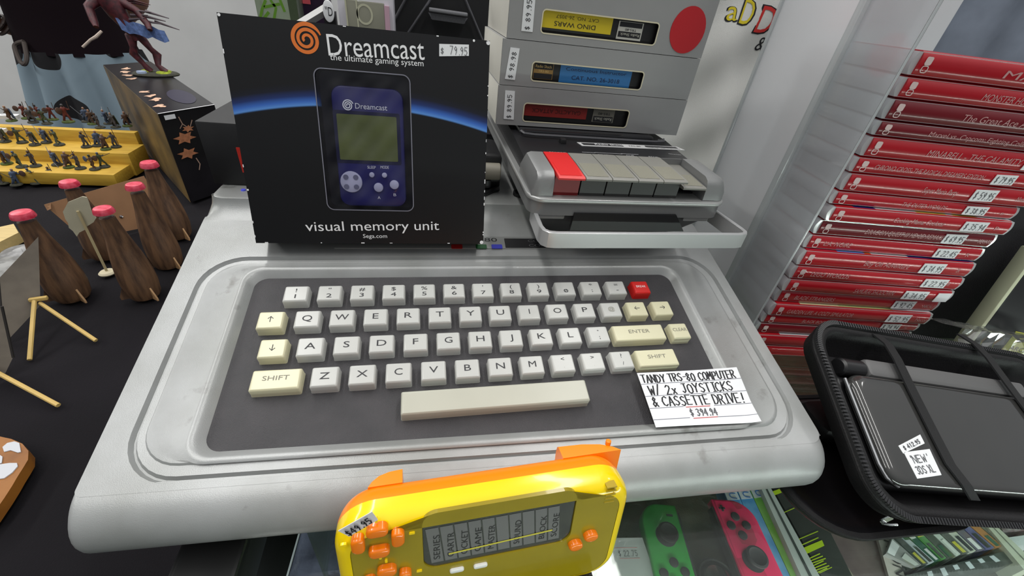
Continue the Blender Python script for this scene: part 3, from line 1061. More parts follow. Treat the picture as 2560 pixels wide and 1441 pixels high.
hous(.0402, KX0 - .0006, .0075, 0)
hous(KX1 + .0006, .1800, 0, .0045)
mb.loops([[V((x, y, z)) for y, z in ((KBY1 - .004, .1310), (KBY1 - .004, KBT), (KBY1, KBT - .001), (KBY1, .1310))] for x in (KX0 - .001, KX1 + .001)])
mb.build('key_housing', M_rsil, rc)
MB().box(KX0, KX1, .036, KBY1 - .003, .1312, .1330).build('key_well', M_black, rc)
M_rkey = mat('recorder_key_grey', (128, 127, 121), .42, var=.03, vscale=60)
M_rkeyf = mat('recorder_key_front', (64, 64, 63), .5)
M_rred = mat('record_red', (212, 34, 34), .38)
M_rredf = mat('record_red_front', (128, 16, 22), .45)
kw = (KX1 - KX0) / 6
M_pad = mat('recorder_key_pad', (138, 136, 122), .6, bump=.6, bscale=3000)
for k in range(6):
    x0, x1 = KX0 + kw * k + .0003, KX0 + kw * (k + 1) - .0003
    dz = -.0052 if k == 5 else 0
    ext = .0035 if k == 5 else 0
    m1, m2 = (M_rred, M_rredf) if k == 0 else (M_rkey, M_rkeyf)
    prof = [(.0190 + ext, .1450), (.0188 + ext, .1462), (.0199 + ext, .1469), (.0420, .1482), (.0625, .1486), (.0625, .1465), (.030, .1448)]
    mb = MB()
    mb.loops([[V((x, y, z + dz * (1 if y < .05 else .9))) for y, z in prof] for x in (x0, x1)])
    o = mb.build('piano_key', m1, rc, 'red record key' if k == 0 else ('pressed pause key' if k == 5 else None))
    mb = MB()
    A_, B_ = V((0, .0218 + ext, .1472 + dz)), V((0, .0425, .1484 + dz))
    mb.quad_plate([V((x0 + .0016, A_.y, A_.z)), V((x1 - .0016, A_.y, A_.z)), V((x1 - .0016, B_.y, B_.z)), V((x0 + .0016, B_.y, B_.z))], (0, -.07, 1), .0004)
    mb.build('key_pad', M_pad if k else M_rred, o)
    if k < 5:
        mb = MB(); mb.box(x0 + .0002, x1 - .0002, .0265, .0345, .1316, .1452)
        mb.build('key_stem', m2, o)
# handle
hp = [(.0452, .034), (.0440, .006), (.0450, .0005), (.0475, -.0022), (.052, -.0030), (.1815, -.0026), (.1868, -.0016), (.1890, .0012), (.1893, .006), (.1870, .037)]
mb = MB()
mb.sweep([V((x, y, .1095)) for x, y in hp], [(-.0014, 0), (.0014, 0), (.0014, .0102), (.0009, .0107), (-.0009, .0107), (-.0014, .0102)])
mb.build('handle', mat('handle_silver', (178, 179, 180), .32, metal=.4), rc, 'bright silver carrying handle')
# printing on the deck
lb = MB()


def rdeck(px, py):
    p = Z(px, py, .1450)
    for _ in range(4): p = Z(px, py, deck_z(p.y) + .0001)
    return p


def rtext(s, px0, py0, px1, py1, h):
    p, q = rdeck(px0, py0), rdeck(px1, py1)
    M = frame(p + V((0, 0, .0002)), q - p, (0, 1, .07))
    lb.text(s, M, h, (q - p).length, 'L')


for args in (('RECORD', 1374, 382, 1416, 384, .0016), ('PLAY', 1446, 389, 1470, 391, .0016), ('REVIEW', 1496, 388, 1532, 390, .0015), ('REWIND', 1500, 395, 1538, 397, .0015),
             ('CUE', 1566, 390, 1586, 391, .0015), ('FAST-F', 1562, 396, 1596, 398, .0015), ('STOP', 1622, 393, 1646, 395, .0015), ('EJECT', 1624, 400, 1652, 402, .0015),
             ('PAUSE', 1680, 401, 1710, 403, .0016), ('CCR-81', 1646, 351, 1680, 353, .0016), ('MADE IN KOREA', 1672, 386, 1704, 389, .0012)):
    rtext(*args)
for (x0, y0, x1, y1) in ((1455, 381, 1488, 383), (1540, 385, 1556, 386), (1486, 382, 1540, 385), (1552, 385, 1596, 387)):
    p, q = rdeck(x0, y0), rdeck(x1, y1)
    lb.stroke([(0, 0), ((q - p).length, 0)], .0005, frame(p + V((0, 0, .0002)), q - p, (0, 1, .07)))
p = rdeck(1490, 338)
Ma = frame(p + V((0, 0, .0002)), (1, 0, 0), (0, 1, .07))
lb.stroke([(0, 0), (0, .003), (.004, .003), (.004, .0045), (.009, .0015), (.004, -.0012), (.004, 0), (0, 0)], .0005, Ma)
lb.build('deck_lettering', mat('pale_lettering', (190, 190, 192), .5), rc)
p, q = rdeck(1455, 366), rdeck(1712, 377)
Mp = frame(p + V((0, 0, .0001)), q - p, (0, 1, .07))
L_ = (q - p).length
pl = MB().slab([(0, 0), (L_, 0), (L_ - .004, .0072), (-.002, .0072)], 0, .0004, Mp).build('brand_plate', mat('brand_plate', (206, 206, 206), .4), rc)
MB().slab([(.002, .0018), (L_ * .40, .0018), (L_ * .395, .0056), (.001, .0056)], .0004, .0006, Mp).build('dark_field', M_ink, pl)
MB().slab([(L_ * .62, .0032), (L_ - .005, .0032), (L_ - .006, .0056), (L_ * .62, .0056)], .0004, .0006, Mp).build('dark_field', M_ink, pl)
lb = MB().text('Radio Shack', Mp @ T(.012, .0022, .0008), .0028, L_ * .27, 'L')
lb.build('plate_lettering', M_whiteprint, pl)
lb = MB().text('TRS-80', Mp @ T(L_ * .45, .0026, .0006), .002, L_ * .12, 'L').text('COMPUTER CASSETTE RECORDER', Mp @ T(L_ * .63, .0008, .0006), .0016, L_ * .33, 'L')
lb.build('plate_lettering', M_ink, pl)

# ================================================================ stack of four program boxes on the recorder
SY = .122
M_gbox = mat('grey_box_card', (150, 150, 150), .42, var=.035, vscale=18, bump=.6, bscale=38)
M_gside = mat('box_side_card', (202, 200, 190), .55, var=.03, vscale=30)
M_cart = mat('cartridge_black', (24, 23, 24), .4)
M_inbox = mat('box_inside', (36, 33, 30), .8)
zs = [.1500, .1790, .2097, .2487, .290]
xl = [.0293, .0300, .0327, .0340, .036]
xr = [.1905, .1905, .1910, .1965, .198]
wins = [((1310, 258), (1572, 276), (1567, 320), (1307, 303)), ((1331, 152), (1612, 182), (1600, 224), (1328, 203)), ((1357, 23), (1652, 58), (1635, 110), (1352, 86)), None]
labs = ['grey program box with a red cartridge label, lowest of the stack on the recorder', 'grey program box with blue and gold cartridge labels, second from bottom of the stack',
        'grey program box with yellow cartridge label and big red dot, third in the stack', 'plain grey program box topmost in the stack, cut by the picture edge']
for k in range(4):
    z0, z1 = zs[k] + .0002, zs[k + 1] - .0002
    x0, x1 = xl[k], xr[k]
    w, h = x1 - x0, z1 - z0
    dep = .105
    MF = frame((x0, SY + .0006 * k, z0), (1, 0, 0), (0, 0, 1))
    b = thing('program_box', labs[k], 'box', (x0, SY, z0), 'program boxes stacked on the recorder')
    mb = MB()
    hole = None
    if wins[k]:
        ps = [MF.inverted() @ Yp(*q, SY + .0006 * k) for q in wins[k]]
        hx0, hx1 = (ps[0].x + ps[3].x) / 2, (ps[1].x + ps[2].x) / 2
        hy0, hy1 = (ps[2].y + ps[3].y) / 2, (ps[0].y + ps[1].y) / 2
        hole = ((hx0 + hx1) / 2, (hy0 + hy1) / 2, hx1 - hx0, hy1 - hy0, .0025)
        panel_hole(mb, w, h, hole, .0012, MF, n=4)
    else:
        mb.poly([MF @ V(p) for p in ((0, 0, 0), (w, 0, 0), (w, h, 0), (0, h, 0))])
    # bottom, top, back
    q = [MF @ V(p) for p in ((0, 0, 0), (w, 0, 0), (w, h, 0), (0, h, 0), (0, 0, -dep), (w, 0, -dep), (w, h, -dep), (0, h, -dep))]
    mb.add(q, [(0, 4, 5, 1), (3, 2, 6, 7), (5, 4, 7, 6)])
    mb.build('carton', M_gbox, b, None, 20)
    # end flaps of pale card
    for sgn, xx in ((-1, 0), (1, w)):
        fm = MB()
        n_ = 6
        gv, gf = [], []
        for j in range(n_ + 1):
            for i in range(n_ + 1):
                u, v = i / n_, j / n_
                bul = .0022 * sin(u * pi) * sin(v * pi) * (1 + .5 * sin(u * 9 + k))
                gv.append(MF @ V((xx + sgn * bul, h * v, -dep * u - .0008)))
        for j in range(n_):
            for i in range(n_):
                s = j * (n_ + 1) + i
                gf.append((s, s + 1, s + n_ + 2, s + n_ + 1) if sgn < 0 else (s, s + n_ + 1, s + n_ + 2, s + 1))
        fm.add(gv, gf)
        fm.build('end_flap', M_gside, b, 'pale crumpled end flap', 60)
    em = MB()
    if hole:
        em.stroke(rrect(hole[2], hole[3], .0025, 4, hole[0], hole[1]), .0009, MF, .0002, True)
        em.build('window_edge', mat('torn_card_edge', (214, 206, 178), .7), b, 'worn pale window edge')
        # dented corner crease lines
    if k < 3:
        sq = [[(1263, 226), (1287, 228), (1284, 299), (1259, 297)], [(1276, 118), (1299, 121), (1287, 200), (1262, 197)], [(1311, -14), (1339, -12), (1331, 80), (1303, 77)]][k]
        ps = [MF.inverted() @ Yp(*q, SY + .0006 * k) for q in sq]
        sp = MB().quad_plate([MF @ V((p.x, p.y, .0005)) for p in (ps[3], ps[2], ps[1], ps[0])], (0, -1, 0), .0003).build('price_sticker', M_white, b, 'white price sticker')
        base = (ps[3] + ps[2]) / 2; up = ((ps[0] + ps[1]) / 2 - base)
        Mt = MF @ T(base.x, base.y, .0007) @ RZm(atan2(up.y, up.x))
        MB().hand(['$ 89.95', '$ 98.98', '$ 89.95'][k], Mt @ T(.0010, -.0017), .0034, .0004, up.length - .003).build('price_writing', mat('pencil', (70, 70, 74), .7), sp)
    if k == 2:
        p0 = MF.inverted() @ Yp(1719, 76, SY + .0012)
        px_ = (MF.inverted() @ Yp(1762, 76, SY + .0012)).x - p0.x
        MB().slab(circ(px_ * 1.0, 32, p0.x, p0.y, px_ * 1.08), 0, .0003, MF @ T(0, 0, .0001)).build('round_sticker', mat('red_dot', (186, 24, 34), .45), b, 'big round red sticker')
    if hole:
        # cartridge inside: a thing of its own
        cn = ['black cartridge with a dark red label inside the lowest program box', 'black cartridge with gold and blue labels inside the middle program box', 'black cartridge with yellow label inside the program box with red dot'][k]
        cg = thing('game_cartridge', cn, 'cartridge', MF @ V((hole[0], .0025, -.02)), 'cartridges inside the program boxes')
        MB().box(hole[0] - hole[2] / 2 - .006, hole[0] + hole[2] / 2 + .006, .0030, h - .0030, -.075, -.0030, MF, .0008).build('shell', M_cart, cg)
        L0, Hm = hole[0] - hole[2] / 2, hole[1]
        ty0, ty1 = hole[1] - hole[3] / 2, hole[1] + hole[3] / 2

        def lab(x0, x1, y0, y1, m, nm='label'):
            return MB().slab([(x0, y0), (x1, y0), (x1, y1), (x0, y1)], -.0030, -.0026, MF).build(nm, m, cg)

        def upside(s, xr_, y, hgt, wid, m, par):
            MB().text(s, MF @ T(xr_, y, -.0024) @ RZm(pi), hgt, wid, 'L').build('label_text', m, par)
        W_, H_ = hole[2], hole[3]
        if k == 0:
            l = lab(L0 + .0004, L0 + W_ * .60, ty0 + H_ * .28, ty1 + .001, mat('label_red', (140, 34, 30), .5), 'title_label')
            upside('GALACTIC ATTACK', L0 + W_ * .54, ty0 + H_ * .72, H_ * .22, W_ * .46, mat('label_red_text', (72, 18, 18), .5), l)
            l = lab(L0 + W_ * .66, L0 + W_ * .87, ty0 + H_ * .18, ty1 - H_ * .08, mat('label_silver', (118, 116, 106), .5), 'brand_label')
            MB().slab([(L0 + W_ * .67, ty0 + H_ * .2), (L0 + W_ * .86, ty0 + H_ * .2), (L0 + W_ * .86, ty0 + H_ * .52), (L0 + W_ * .67, ty0 + H_ * .52)], -.0028, -.0025, MF).build('dark_field', M_ink, l)
            upside('Radio Shack', L0 + W_ * .85, ty0 + H_ * .45, H_ * .16, W_ * .17, mat('label_cream', (190, 188, 176), .5), l)
            upside('TRS-80', L0 + W_ * .83, ty0 + H_ * .74, H_ * .13, W_ * .12, M_ink, l)
        elif k == 1:
            l = lab(L0 + W_ * .02, L0 + W_ * .19, ty0 + H_ * .1, ty1 - .0006, mat('label_gold', (148, 112, 52), .45), 'brand_label')
            MB().slab([(L0 + W_ * .025, ty0 + H_ * .62), (L0 + W_ * .185, ty0 + H_ * .62), (L0 + W_ * .185, ty1 - .0009), (L0 + W_ * .025, ty1 - .0009)], -.0028, -.0025, MF).build('dark_field', M_ink, l)
            MB().slab([(L0 + W_ * .025, ty0 + H_ * .12), (L0 + W_ * .185, ty0 + H_ * .12), (L0 + W_ * .185, ty0 + H_ * .4), (L0 + W_ * .025, ty0 + H_ * .4)], -.0028, -.0025, MF).build('dark_field', M_ink, l)
            MB().text('Radio Shack', MF @ T(L0 + W_ * .035, ty0 + H_ * .7, -.0023), H_ * .15, W_ * .14, 'L').text('TRS-80', MF @ T(L0 + W_ * .06, ty0 + H_ * .46, -.0023), H_ * .12, W_ * .09, 'L').build('label_text', mat('label_goldtext', (214, 180, 110), .5), l)
            l = lab(L0 + W_ * .25, L0 + W_ * .90, ty0 + .0003, ty1 + .001, mat('label_blue', (44, 116, 178), .45), 'title_label')
            MB().text('Continuous Instructor', MF @ T(L0 + W_ * .30, ty0 + H_ * .68, -.0024), H_ * .17, W_ * .55, 'L').text('CAT. NO. 26-3018', MF @ T(L0 + W_ * .36, ty0 + H_ * .22, -.0024), H_ * .22, W_ * .44, 'L').build('label_text', mat('label_navy', (20, 40, 84), .5), l)
        else:
            l = lab(L0 + .0003, L0 + W_ * .60, ty0 + H_ * .24, ty1 + .001, mat('label_yellow', (214, 190, 26), .45), 'title_label')
            upside('DINO WARS', L0 + W_ * .46, ty0 + H_ * .56, H_ * .20, W_ * .35, M_ink, l)
            upside('CAT. NO. 26-3057', L0 + W_ * .48, ty0 + H_ * .84, H_ * .14, W_ * .36, mat('label_olive', (92, 80, 16), .5), l)
            l = lab(L0 + W_ * .655, L0 + W_ * .875, ty0 + H_ * .10, ty1 - H_ * .10, mat('label_pale', (196, 194, 186), .45), 'brand_label')
            MB().slab([(L0 + W_ * .665, ty0 + H_ * .2), (L0 + W_ * .865, ty0 + H_ * .2), (L0 + W_ * .865, ty0 + H_ * .46), (L0 + W_ * .665, ty0 + H_ * .46)], -.0028, -.0025, MF).build('dark_field', M_ink, l)
            MB().slab([(L0 + W_ * .665, ty0 + H_ * .66), (L0 + W_ * .865, ty0 + H_ * .66), (L0 + W_ * .865, ty1 - H_ * .12), (L0 + W_ * .665, ty1 - H_ * .12)], -.0028, -.0025, MF).build('dark_field', M_ink, l)
            upside('Radio Shack', L0 + W_ * .855, ty0 + H_ * .39, H_ * .12, W_ * .17, mat('label_cream', (190, 188, 176), .5), l)
            upside('TRS-80', L0 + W_ * .82, ty0 + H_ * .60, H_ * .1, W_ * .1, M_ink, l)

# ================================================================ joystick lying between the boxes and a black box behind
js = thing('joystick', 'black joystick with a grey knob lying left of the cassette recorder', 'joystick', (.018, .15, TOPZ))
MB().box(-.012, .035, .108, .155, TOPZ + .0004, TOPZ + .030, None, .003).build('housing', M_black, js)
p = Yp(1240, 400, .100)
Mk = T(.0225, .106, TOPZ + .0175) @ Matrix.Rotation(pi / 2, 4, 'Y')
MB().lathe([(0, -.016), (.0062, -.016), (.0068, -.015), (.0068, .010), (.0062, .0108), (0, .0108)], Mk, 22).build('knob', mat('knob_grey', (132, 128, 116), .45), js, 'grey cylindrical knob')
MB().lathe([(0, 0), (.0045, 0), (.0045, .006), (0, .006)], T(.0225, .106, TOPZ + .005), 14).build('stick_boot', M_rdark, js)
cb = []
for i in range(24):
    t = i / 23
    cb.append((-.012 + .046 * t, .104 - .010 * sin(t * pi) + .004 * sin(t * 9), TOPZ + .0022 + .0008 * sin(t * 14)))
MB().tube(cb, .0021, 8).build('cable', M_black, js)

bb = thing('black_box', 'plain black cardboard box with a red stripe behind the memory unit box', 'box', (-.13, .14, TOPZ))
z1 = Yp(478, 303, .104).z
x0 = (Yp(478, 303, .104).x + Yp(545, 470, .104).x) / 2
Mb = T(x0, .104, TOPZ + .0003) @ RZm(radians(-2))
hh = z1 - TOPZ
MB().box(0, .11, 0, .085, 0, hh, Mb, .001).build('carton', mat('matt_black_card', (30, 30, 32), .55, var=.15, vscale=50), bb)
p = Mb.inverted() @ Yp(596, 368, .104); q = Mb.inverted() @ Yp(612, 430, .104)
MB().box(p.x - .0012, p.x + .012, -.0006, .0006, q.z, p.z, Mb).build('red_stripe', mat('stripe_red', (214, 48, 34), .5), bb, 'red printed stripe')

# ================================================================ stack of red game cases on the glass
SL = V((0.2460, 0.0007, 0)); SR = V((0.3860, -0.0190, 0))
sdir = (SR - SL).normalized(); sback = V((-sdir.y, sdir.x, 0))
SLEN = (SR - SL).length
M_red = mat('case_red_insert', (172, 24, 36), .22, var=.06, vscale=12, coat=.3)
M_redd = mat('case_dark_red_insert', (112, 19, 30), .25, var=.06, vscale=12, coat=.3)
M_cclear = clear('case_clear_plastic', (228, 232, 234), .12, .86, (238, 242, 245), .10)
M_icon = mat('icon_white', (214, 190, 188), .5)
M_pale = mat('spine_lettering', (196, 146, 146), .5)
tops = [125, 190, 245, 300, 340, 392, 432, 478, 512, 550, 587, 622, 660, 693, 725, 755, 785, 808, 832, 857, 882]
zt = [height_at(SL, y) for y in tops]
# (title, start, end, sticker position or None, sticker text, logo, dark?, cover strip colours)
rows = [
    ('MA', .40, .55, None, '', '', 0, None),
    ('MONSTER HUNTER STORIES', .38, .80, None, '', '', 0, None),
    ('The Great Ace Attorney', .35, .80, None, '', '', 1, None),
    ('Marvel vs. Capcom: Fighting Collection', .25, .80, None, '', '', 1, None),
    ('MINABELL - THE CALAMITY', .30, .78, (.80, .90), '$ 52.95', '', 0, None),
    ('CHRONO CROSS: THE RADICAL DREAMERS EDITION', .10, .66, (.71, .82), '$ 79.95', '', 0, None),
    ('Super Mario Party', .40, .58, (.66, .78), '$ 59.95', 'Nintendo', 0, None),
    ('THE OUTER WORLDS', .36, .60, (.70, .82), '$ 38.95', 'o', 0, None),
    ('Cooking Mama: Cookstar', .34, .62, (.72, .85), '$ 35.94', 'P', 0, [(0, .10, 'r'), (.10, .22, 'b'), (.22, .45, 'w'), (.45, .62, 'y'), (.62, .66, 'w'), (.66, .8, 'y'), (.8, 1, 'w')]),
    ('DRAGON QUEST III HD-2D REMAKE', .26, .70, (.70, .82), '$ 69.95', 'SQUARE', 1, None),
    ('L.A. NOIRE', .09, .24, (.72, .85), '$ 22.45', 'R', 0, None),
    ('Boy Oh Adventure', .36, .62, (.69, .82), '$ 34.95', '2K', 0, [(0, .18, 'p'), (.18, .34, 'l'), (.34, .38, 'o'), (.38, .60, 'w'), (.60, 1, 'b')]),
    ('LEGO WORLDS', .10, .32, (.76, .90), '$ 22.95', 'WB', 0, [(0, .3, 'r'), (.3, 1, 'b')]),
    ('SAMURAI SHODOWN', .40, .64, (.70, .84), '$ 34.95', 'SNK', 0, [(0, .22, 'w'), (.22, .5, 'y'), (.5, 1, 'k')]),
    ('BLADE STRANGERS', .10, .34, (.71, .84), '$ 92.45', 'NICALIS', 0, None),
    ('GARDEN LIFE: A COZY SIMULATOR', .09, .50, (.72, .86), '$ 52.95', 'Nacon', 0, [(0, .15, 'r'), (.15, .4, 'c'), (.4, .75, 'g'), (.75, 1, 'w')]),
    ('BLACK BOOK', .24, .40, (.75, .87), '$ 24.94', 'SC', 0, None),
    ('', 0, 0, None, '', '', 1, None),
    ('', 0, 0, None, '', '', 0, [(0, .14, 'r'), (.14, 1, 'w')]),
    ('', 0, 0, None, '', '', 0, [(0, .06, 'r'), (.06, .18, 'l'), (.18, 1, 'w')]),
]
COV = {'r': (200, 34, 44), 'p': (206, 44, 70), 'w': (236, 236, 240), 'b': (44, 46, 132), 'l': (112, 150, 230), 'y': (228, 204, 96), 'o': (226, 96, 36), 'k': (40, 34, 38), 'c': (236, 226, 178), 'g': (200, 208, 140)}
ords = ['topmost', 'second', 'third', 'fourth', 'fifth', 'sixth', 'seventh', 'eighth', 'ninth', 'tenth', 'eleventh', 'twelfth', 'thirteenth', 'fourteenth', 'fifteenth', 'sixteenth', 'seventeenth', 'eighteenth', 'nineteenth', 'lowest']
rnd = random.Random(11)
zt[-1] = .0004
for k, (title, t0, t1, stick, stext, logo, dark, cover) in enumerate(rows):
    zb, zt_ = zt[k + 1] + .0002, zt[k] - .0002
    th = zt_ - zb
    tw = rnd.uniform(-.006, .006); sh = rnd.uniform(-.0012, .0012); bk = .0022 if k > 0 and rows[k - 1][7] is None and cover else 0
    if cover and k > 0: bk = -.0028
    org = SL + sdir * sh + sback * bk
    MS = frame((org.x, org.y, zb), sdir * cos(tw) + sback * sin(tw), (0, 0, 1))      # x along the spine, y up, z towards the viewer
    c = thing('game_case', 'red %s game case in the clear case stack, %s from the top' % ('dark-spined' if dark else 'spined', ords[k]) if 0 < k < 19 else 'red game case, %s of the clear case stack' % ords[k], 'game case', org + V((0, 0, zb)), 'red game cases stacked on the glass')
    # clear shell: rounded short ends
    mb = MB()
    prof = [(0.0007 * (1 - cos(q * pi / 8)), 0) for q in range(1)]
    rr = th * .45
    pr = [(-.0018 * sin(q / 8 * pi), .0005 + (th - .001) * q / 8) for q in range(9)]
    dep = .086
    outl = [(x, y) for x, y in pr] + [(SLEN - x, y) for x, y in reversed(pr)]
    outl = outl[::-1]
    mb.loops([[MS @ V((x, y, zz)) for x, y in outl] for zz in (-dep, -.0010)])
    mb.build('clear_shell', M_cclear, c, None, 60)
    # printed insert wrapping the spine
    ins_ = MB()
    e_ = .0016
    pf = [(-dep + .004, 0), (-.0020, 0), (-.0004, e_ * .8), (.0004, th * .35), (.0004, th * .65), (-.0004, th - e_ * .8), (-.0020, th), (-dep + .004, th)]
    ins_.loops([[MS @ V((x, y, zz)) for zz, y in pf] for x in (.0022, SLEN - .0022)])
    sp = ins_.build('printed_insert', M_redd if dark else M_red, c, 'dark red insert' if dark else None, 50)
    lb = MB()
    Mt = MS @ T(0, 0, .0006)
    ix = .0068
    lb.slab(rrect(.0040, th * .34, .001, 3, ix, th * .64), 0, .0002, Mt)
    lb.stroke(rrect(.0037, th * .26, .001, 3, ix, th * .31), .0005, Mt, .0001, True)
    lb.build('system_icon', M_icon, sp)
    if title:
        tb = MB().text(title, Mt @ T(SLEN * t0, th * .34), th * .32, SLEN * (t1 - t0), 'L', 0, .18)
        tb.build('spine_title', M_pale, sp)
        if logo: MB().text(logo, Mt @ T(SLEN * .905, th * .36), th * .26, SLEN * (.075 if len(logo) > 2 else .02), 'L').build('publisher_mark', M_pale, sp)
    if stick:
        a_, b_ = SLEN * stick[0], SLEN * stick[1]
        s = MB().slab([(a_, th * .14), (b_, th * .2), (b_, th * .86), (a_, th * .8)], .0002, .0006, Mt).build('price_sticker', M_white, c, 'white price sticker')
        MB().hand(stext, Mt @ T(a_ + .0012, th * .28, .0008), th * .40, .0004, b_ - a_ - .002).build('price_writing', M_greyink, s)
    if k == 13:
        s = MB().slab([(SLEN * .90, th * .1), (SLEN * .98, th * .16), (SLEN * .98, th * .86), (SLEN * .90, th * .8)], .0002, .0006, Mt).build('second_sticker', M_white, c, 'white price sticker')
    if cover:
        for (q0, q1, cc) in cover:
            xa_, xb_ = .0022 + (SLEN - .0044) * q0, .0022 + (SLEN - .0044) * q1
            MB().add([MS @ V((x, th + .0001, zz)) for x, zz in ((xa_, -.0022), (xb_, -.0022), (xb_, -dep + .006), (xa_, -dep + .006))], [(0, 1, 2, 3)]).build('cover_art', mat('cover_' + cc, COV[cc], .3), sp)

# ---------------------------------------------------------------- frosted clear plastic bin wall beside the cases
n_ = sdir
pp = SL - sdir * .0056


def onwall(px, py): return hit(px, py, n_, pp)


bn = thing('display_bin', 'tall frosted clear plastic bin standing left of the red game case stack', 'storage bin', pp + sback * .1)
M_fro = clear('frosted_plastic', (240, 242, 244), .28, .78, (250, 251, 253), .05, .25, 12)
M_cle = clear('bin_clear_plastic', (240, 243, 245), .08, .26, (250, 251, 253), .05)
M_edge = clear('bin_edge_plastic', (225, 230, 232), .2, .62, (236, 239, 240), .08)
BZ1 = .43


def wallseg(d0, d1, m, name, th=.0018, z0=.0003):
    A_ = pp + sback * d0; B_ = pp + sback * d1
    mb = MB()
    f_ = frame(A_, sdir, sback)
    mb.box(-th, 0, 0, d1 - d0, z0, BZ1, f_)
    return mb.build(name, m, bn)


wallseg(-.0005, .0465, M_cle, 'front_panel')
wallseg(.0540, .141, M_fro, 'side_panel')
# the thick bright rib
f_ = frame(pp, sdir, sback)
MB().box(-.0046, .0012, .0470, .0535, .0003, BZ1, f_, .0008).build('rib', M_edge, bn, 'thick pale rib')
MB().box(-.0036, -.0018, .1390, .1430, .0003, BZ1, f_, .0006).build('rear_rib', M_edge, bn)
MB().box(-.0018, SLEN + .006, .1410, .1428, .0003, BZ1, f_).build('back_panel', M_fro, bn)
MB().tube([f_ @ V((-.001, -.0008, .0005)), f_ @ V((-.001, -.0008, BZ1))], .0009, 8).build('front_edge', M_edge, bn)
# ================================================================ printed white cloth hanging behind
CY = .345
sh = thing('printed_cloth', 'white cloth with yellow and red lettering hanging behind the program boxes', 'cloth', (.40, CY, 0))
M_cot = mat('white_cotton', (222, 222, 218), .9, bump=.4, bscale=1400, var=.02, vscale=20)
mb = MB()
NU, NV = 44, 44
xa, xb, za, zb = .235, .56, -.002, .40


def cloth_y(x, z): return CY + .0035 * sin(x * 70 + z * 25) + .0025 * sin(z * 60 - x * 40) + .003 * sin(x * 140 + z * 12) * max(0, .3 - z)


gv, gf = [], []
for s in (0, .0012):
    for j in range(NV + 1):
        for i in range(NU + 1):
            x = xa + (xb - xa) * i / NU; z = za + (zb - za) * j / NV
            gv.append((x, cloth_y(x, z) + s, z))
B = (NU + 1) * (NV + 1)
for j in range(NV):
    for i in range(NU):
        q = j * (NU + 1) + i
        gf.append((q, q + 1, q + NU + 2, q + NU + 1))
        gf.append((B + q, B + q + NU + 1, B + q + NU + 2, B + q + 1))
mb.add(gv, gf)
mb.build('fabric', M_cot, sh, None, 80)


def cloth_text(s, px, py, h, w, m, rot=0.0, outline=True):
    p = Yp(px, py, CY)
    tb = MB().text(s, T(p.x, p.z) @ RZm(rot), h, w)
    tb.v = [V((q.x, cloth_y(q.x, q.y) - .0006, q.y)) for q in tb.v]
    o = tb.build('print_letter', m, sh)
    ob = MB().text(s, T(p.x - .0022, p.z - .0016) @ RZm(rot), h + .003, w + .0045)
    ob.v = [V((q.x, cloth_y(q.x, q.y) - .0003, q.y)) for q in ob.v]
    ob.build('print_shadow', M_ink, o)


M_py = mat('print_yellow', (216, 196, 36), .8); M_pr = mat('print_red', (204, 48, 44), .8)
p0 = Yp(1811, 52, CY)
cloth_text('a', 1811, 50, .0215, .016, M_py, .05)
cloth_text('D', 1845, 57, .0265, .017, M_py, -.12)
cloth_text('D', 1884, 80, .029, .019, M_pr, -.05)
cloth_text('o', 1924, 63, .017, .016, M_py)
p = Yp(1888, 126, CY)
tb = MB().text('&', T(p.x, p.z), .016, .012)
tb.v = [V((q.x, cloth_y(q.x, q.y) - .0006, q.y)) for q in tb.v]
tb.build('print_letter', M_ink, sh)
# ---------------------------------------------------------------- dark stand board carrying the cloth
MB().box(xa - .004, xb + .004, CY + .014, CY + .020, -.0005 + .0008, zb).build('backing_board', mat('grey_board', (120, 122, 124), .8), sh)

# ================================================================ opened zip case with a folding game console
TC = .030
NC = V((.087, -.4113, .9074)).normalized()          # the case lies propped up towards the back
PC = Z(2100, 895, .066) + NC * .003
A0 = hit(2022, 822, NC, PC); B0 = hit(2203, 1302, NC, PC)
vdir = (A0 - B0).normalized(); udir = vdir.cross(NC)
CL = (A0 - B0).length + .008
CWID = .214
ZC0 = .014
B0 = B0 - NC * TC
MC = frame(B0, udir, vdir)            # x to the right, y away, z out of the case
zc = thing('carrying_case', 'open black zip carrying case holding the folded game console, right of the computer', 'case', V((.30, -.10, .0005)))
M_foam = mat('moulded_black_foam', (15, 14, 16), .55, spec=.35, bump=.25, bscale=900)
M_zipf = mat('zip_tape', (20, 20, 22), .9, bump=.6, bscale=2200)
M_inner = mat('black_lining', (16, 15, 18), .35)
mb = MB()
out = lambda i, r: rrect(CWID - 2 * i, CL - 2 * i, max(r - .007, .004), 8, CWID / 2, CL / 2)
L3 = lambda o, z: [MC @ V((x, y, z)) for x, y in o]
mb.loops([L3(out(.012, .020), ZC0), L3(out(.003, .028), ZC0 + .004), L3(out(0, .031), ZC0 + .014), L3(out(0, .031), TC - .003), L3(out(.0012, .030), TC), L3(out(.0045, .027), TC + .0012), L3(out(.0075, .024), TC + .0002),
          L3(out(.0095, .022), TC - .0055), L3(out(.0135, .020), TC - .012), L3(out(.018, .017), TC - .0165)], True, False)
mb.poly(L3(out(.018, .017), TC - .0165))
mb.build('lower_shell', M_foam, zc, None, 60)
# zip around the rim
mb = MB()
o1 = out(.0010, .030)
mb.sweep([MC @ V((x, y, TC - .0002)) for x, y in o1], [(-.0022, 0), (.0012, 0), (.0012, .0016), (-.0022, .0016)], True)
mb.build('zip_tape', M_zipf, zc)
pts = [V((x, y)) for x, y in rrect(CWID - .0022, CL - .0022, .023, 24, CWID / 2, CL / 2)]
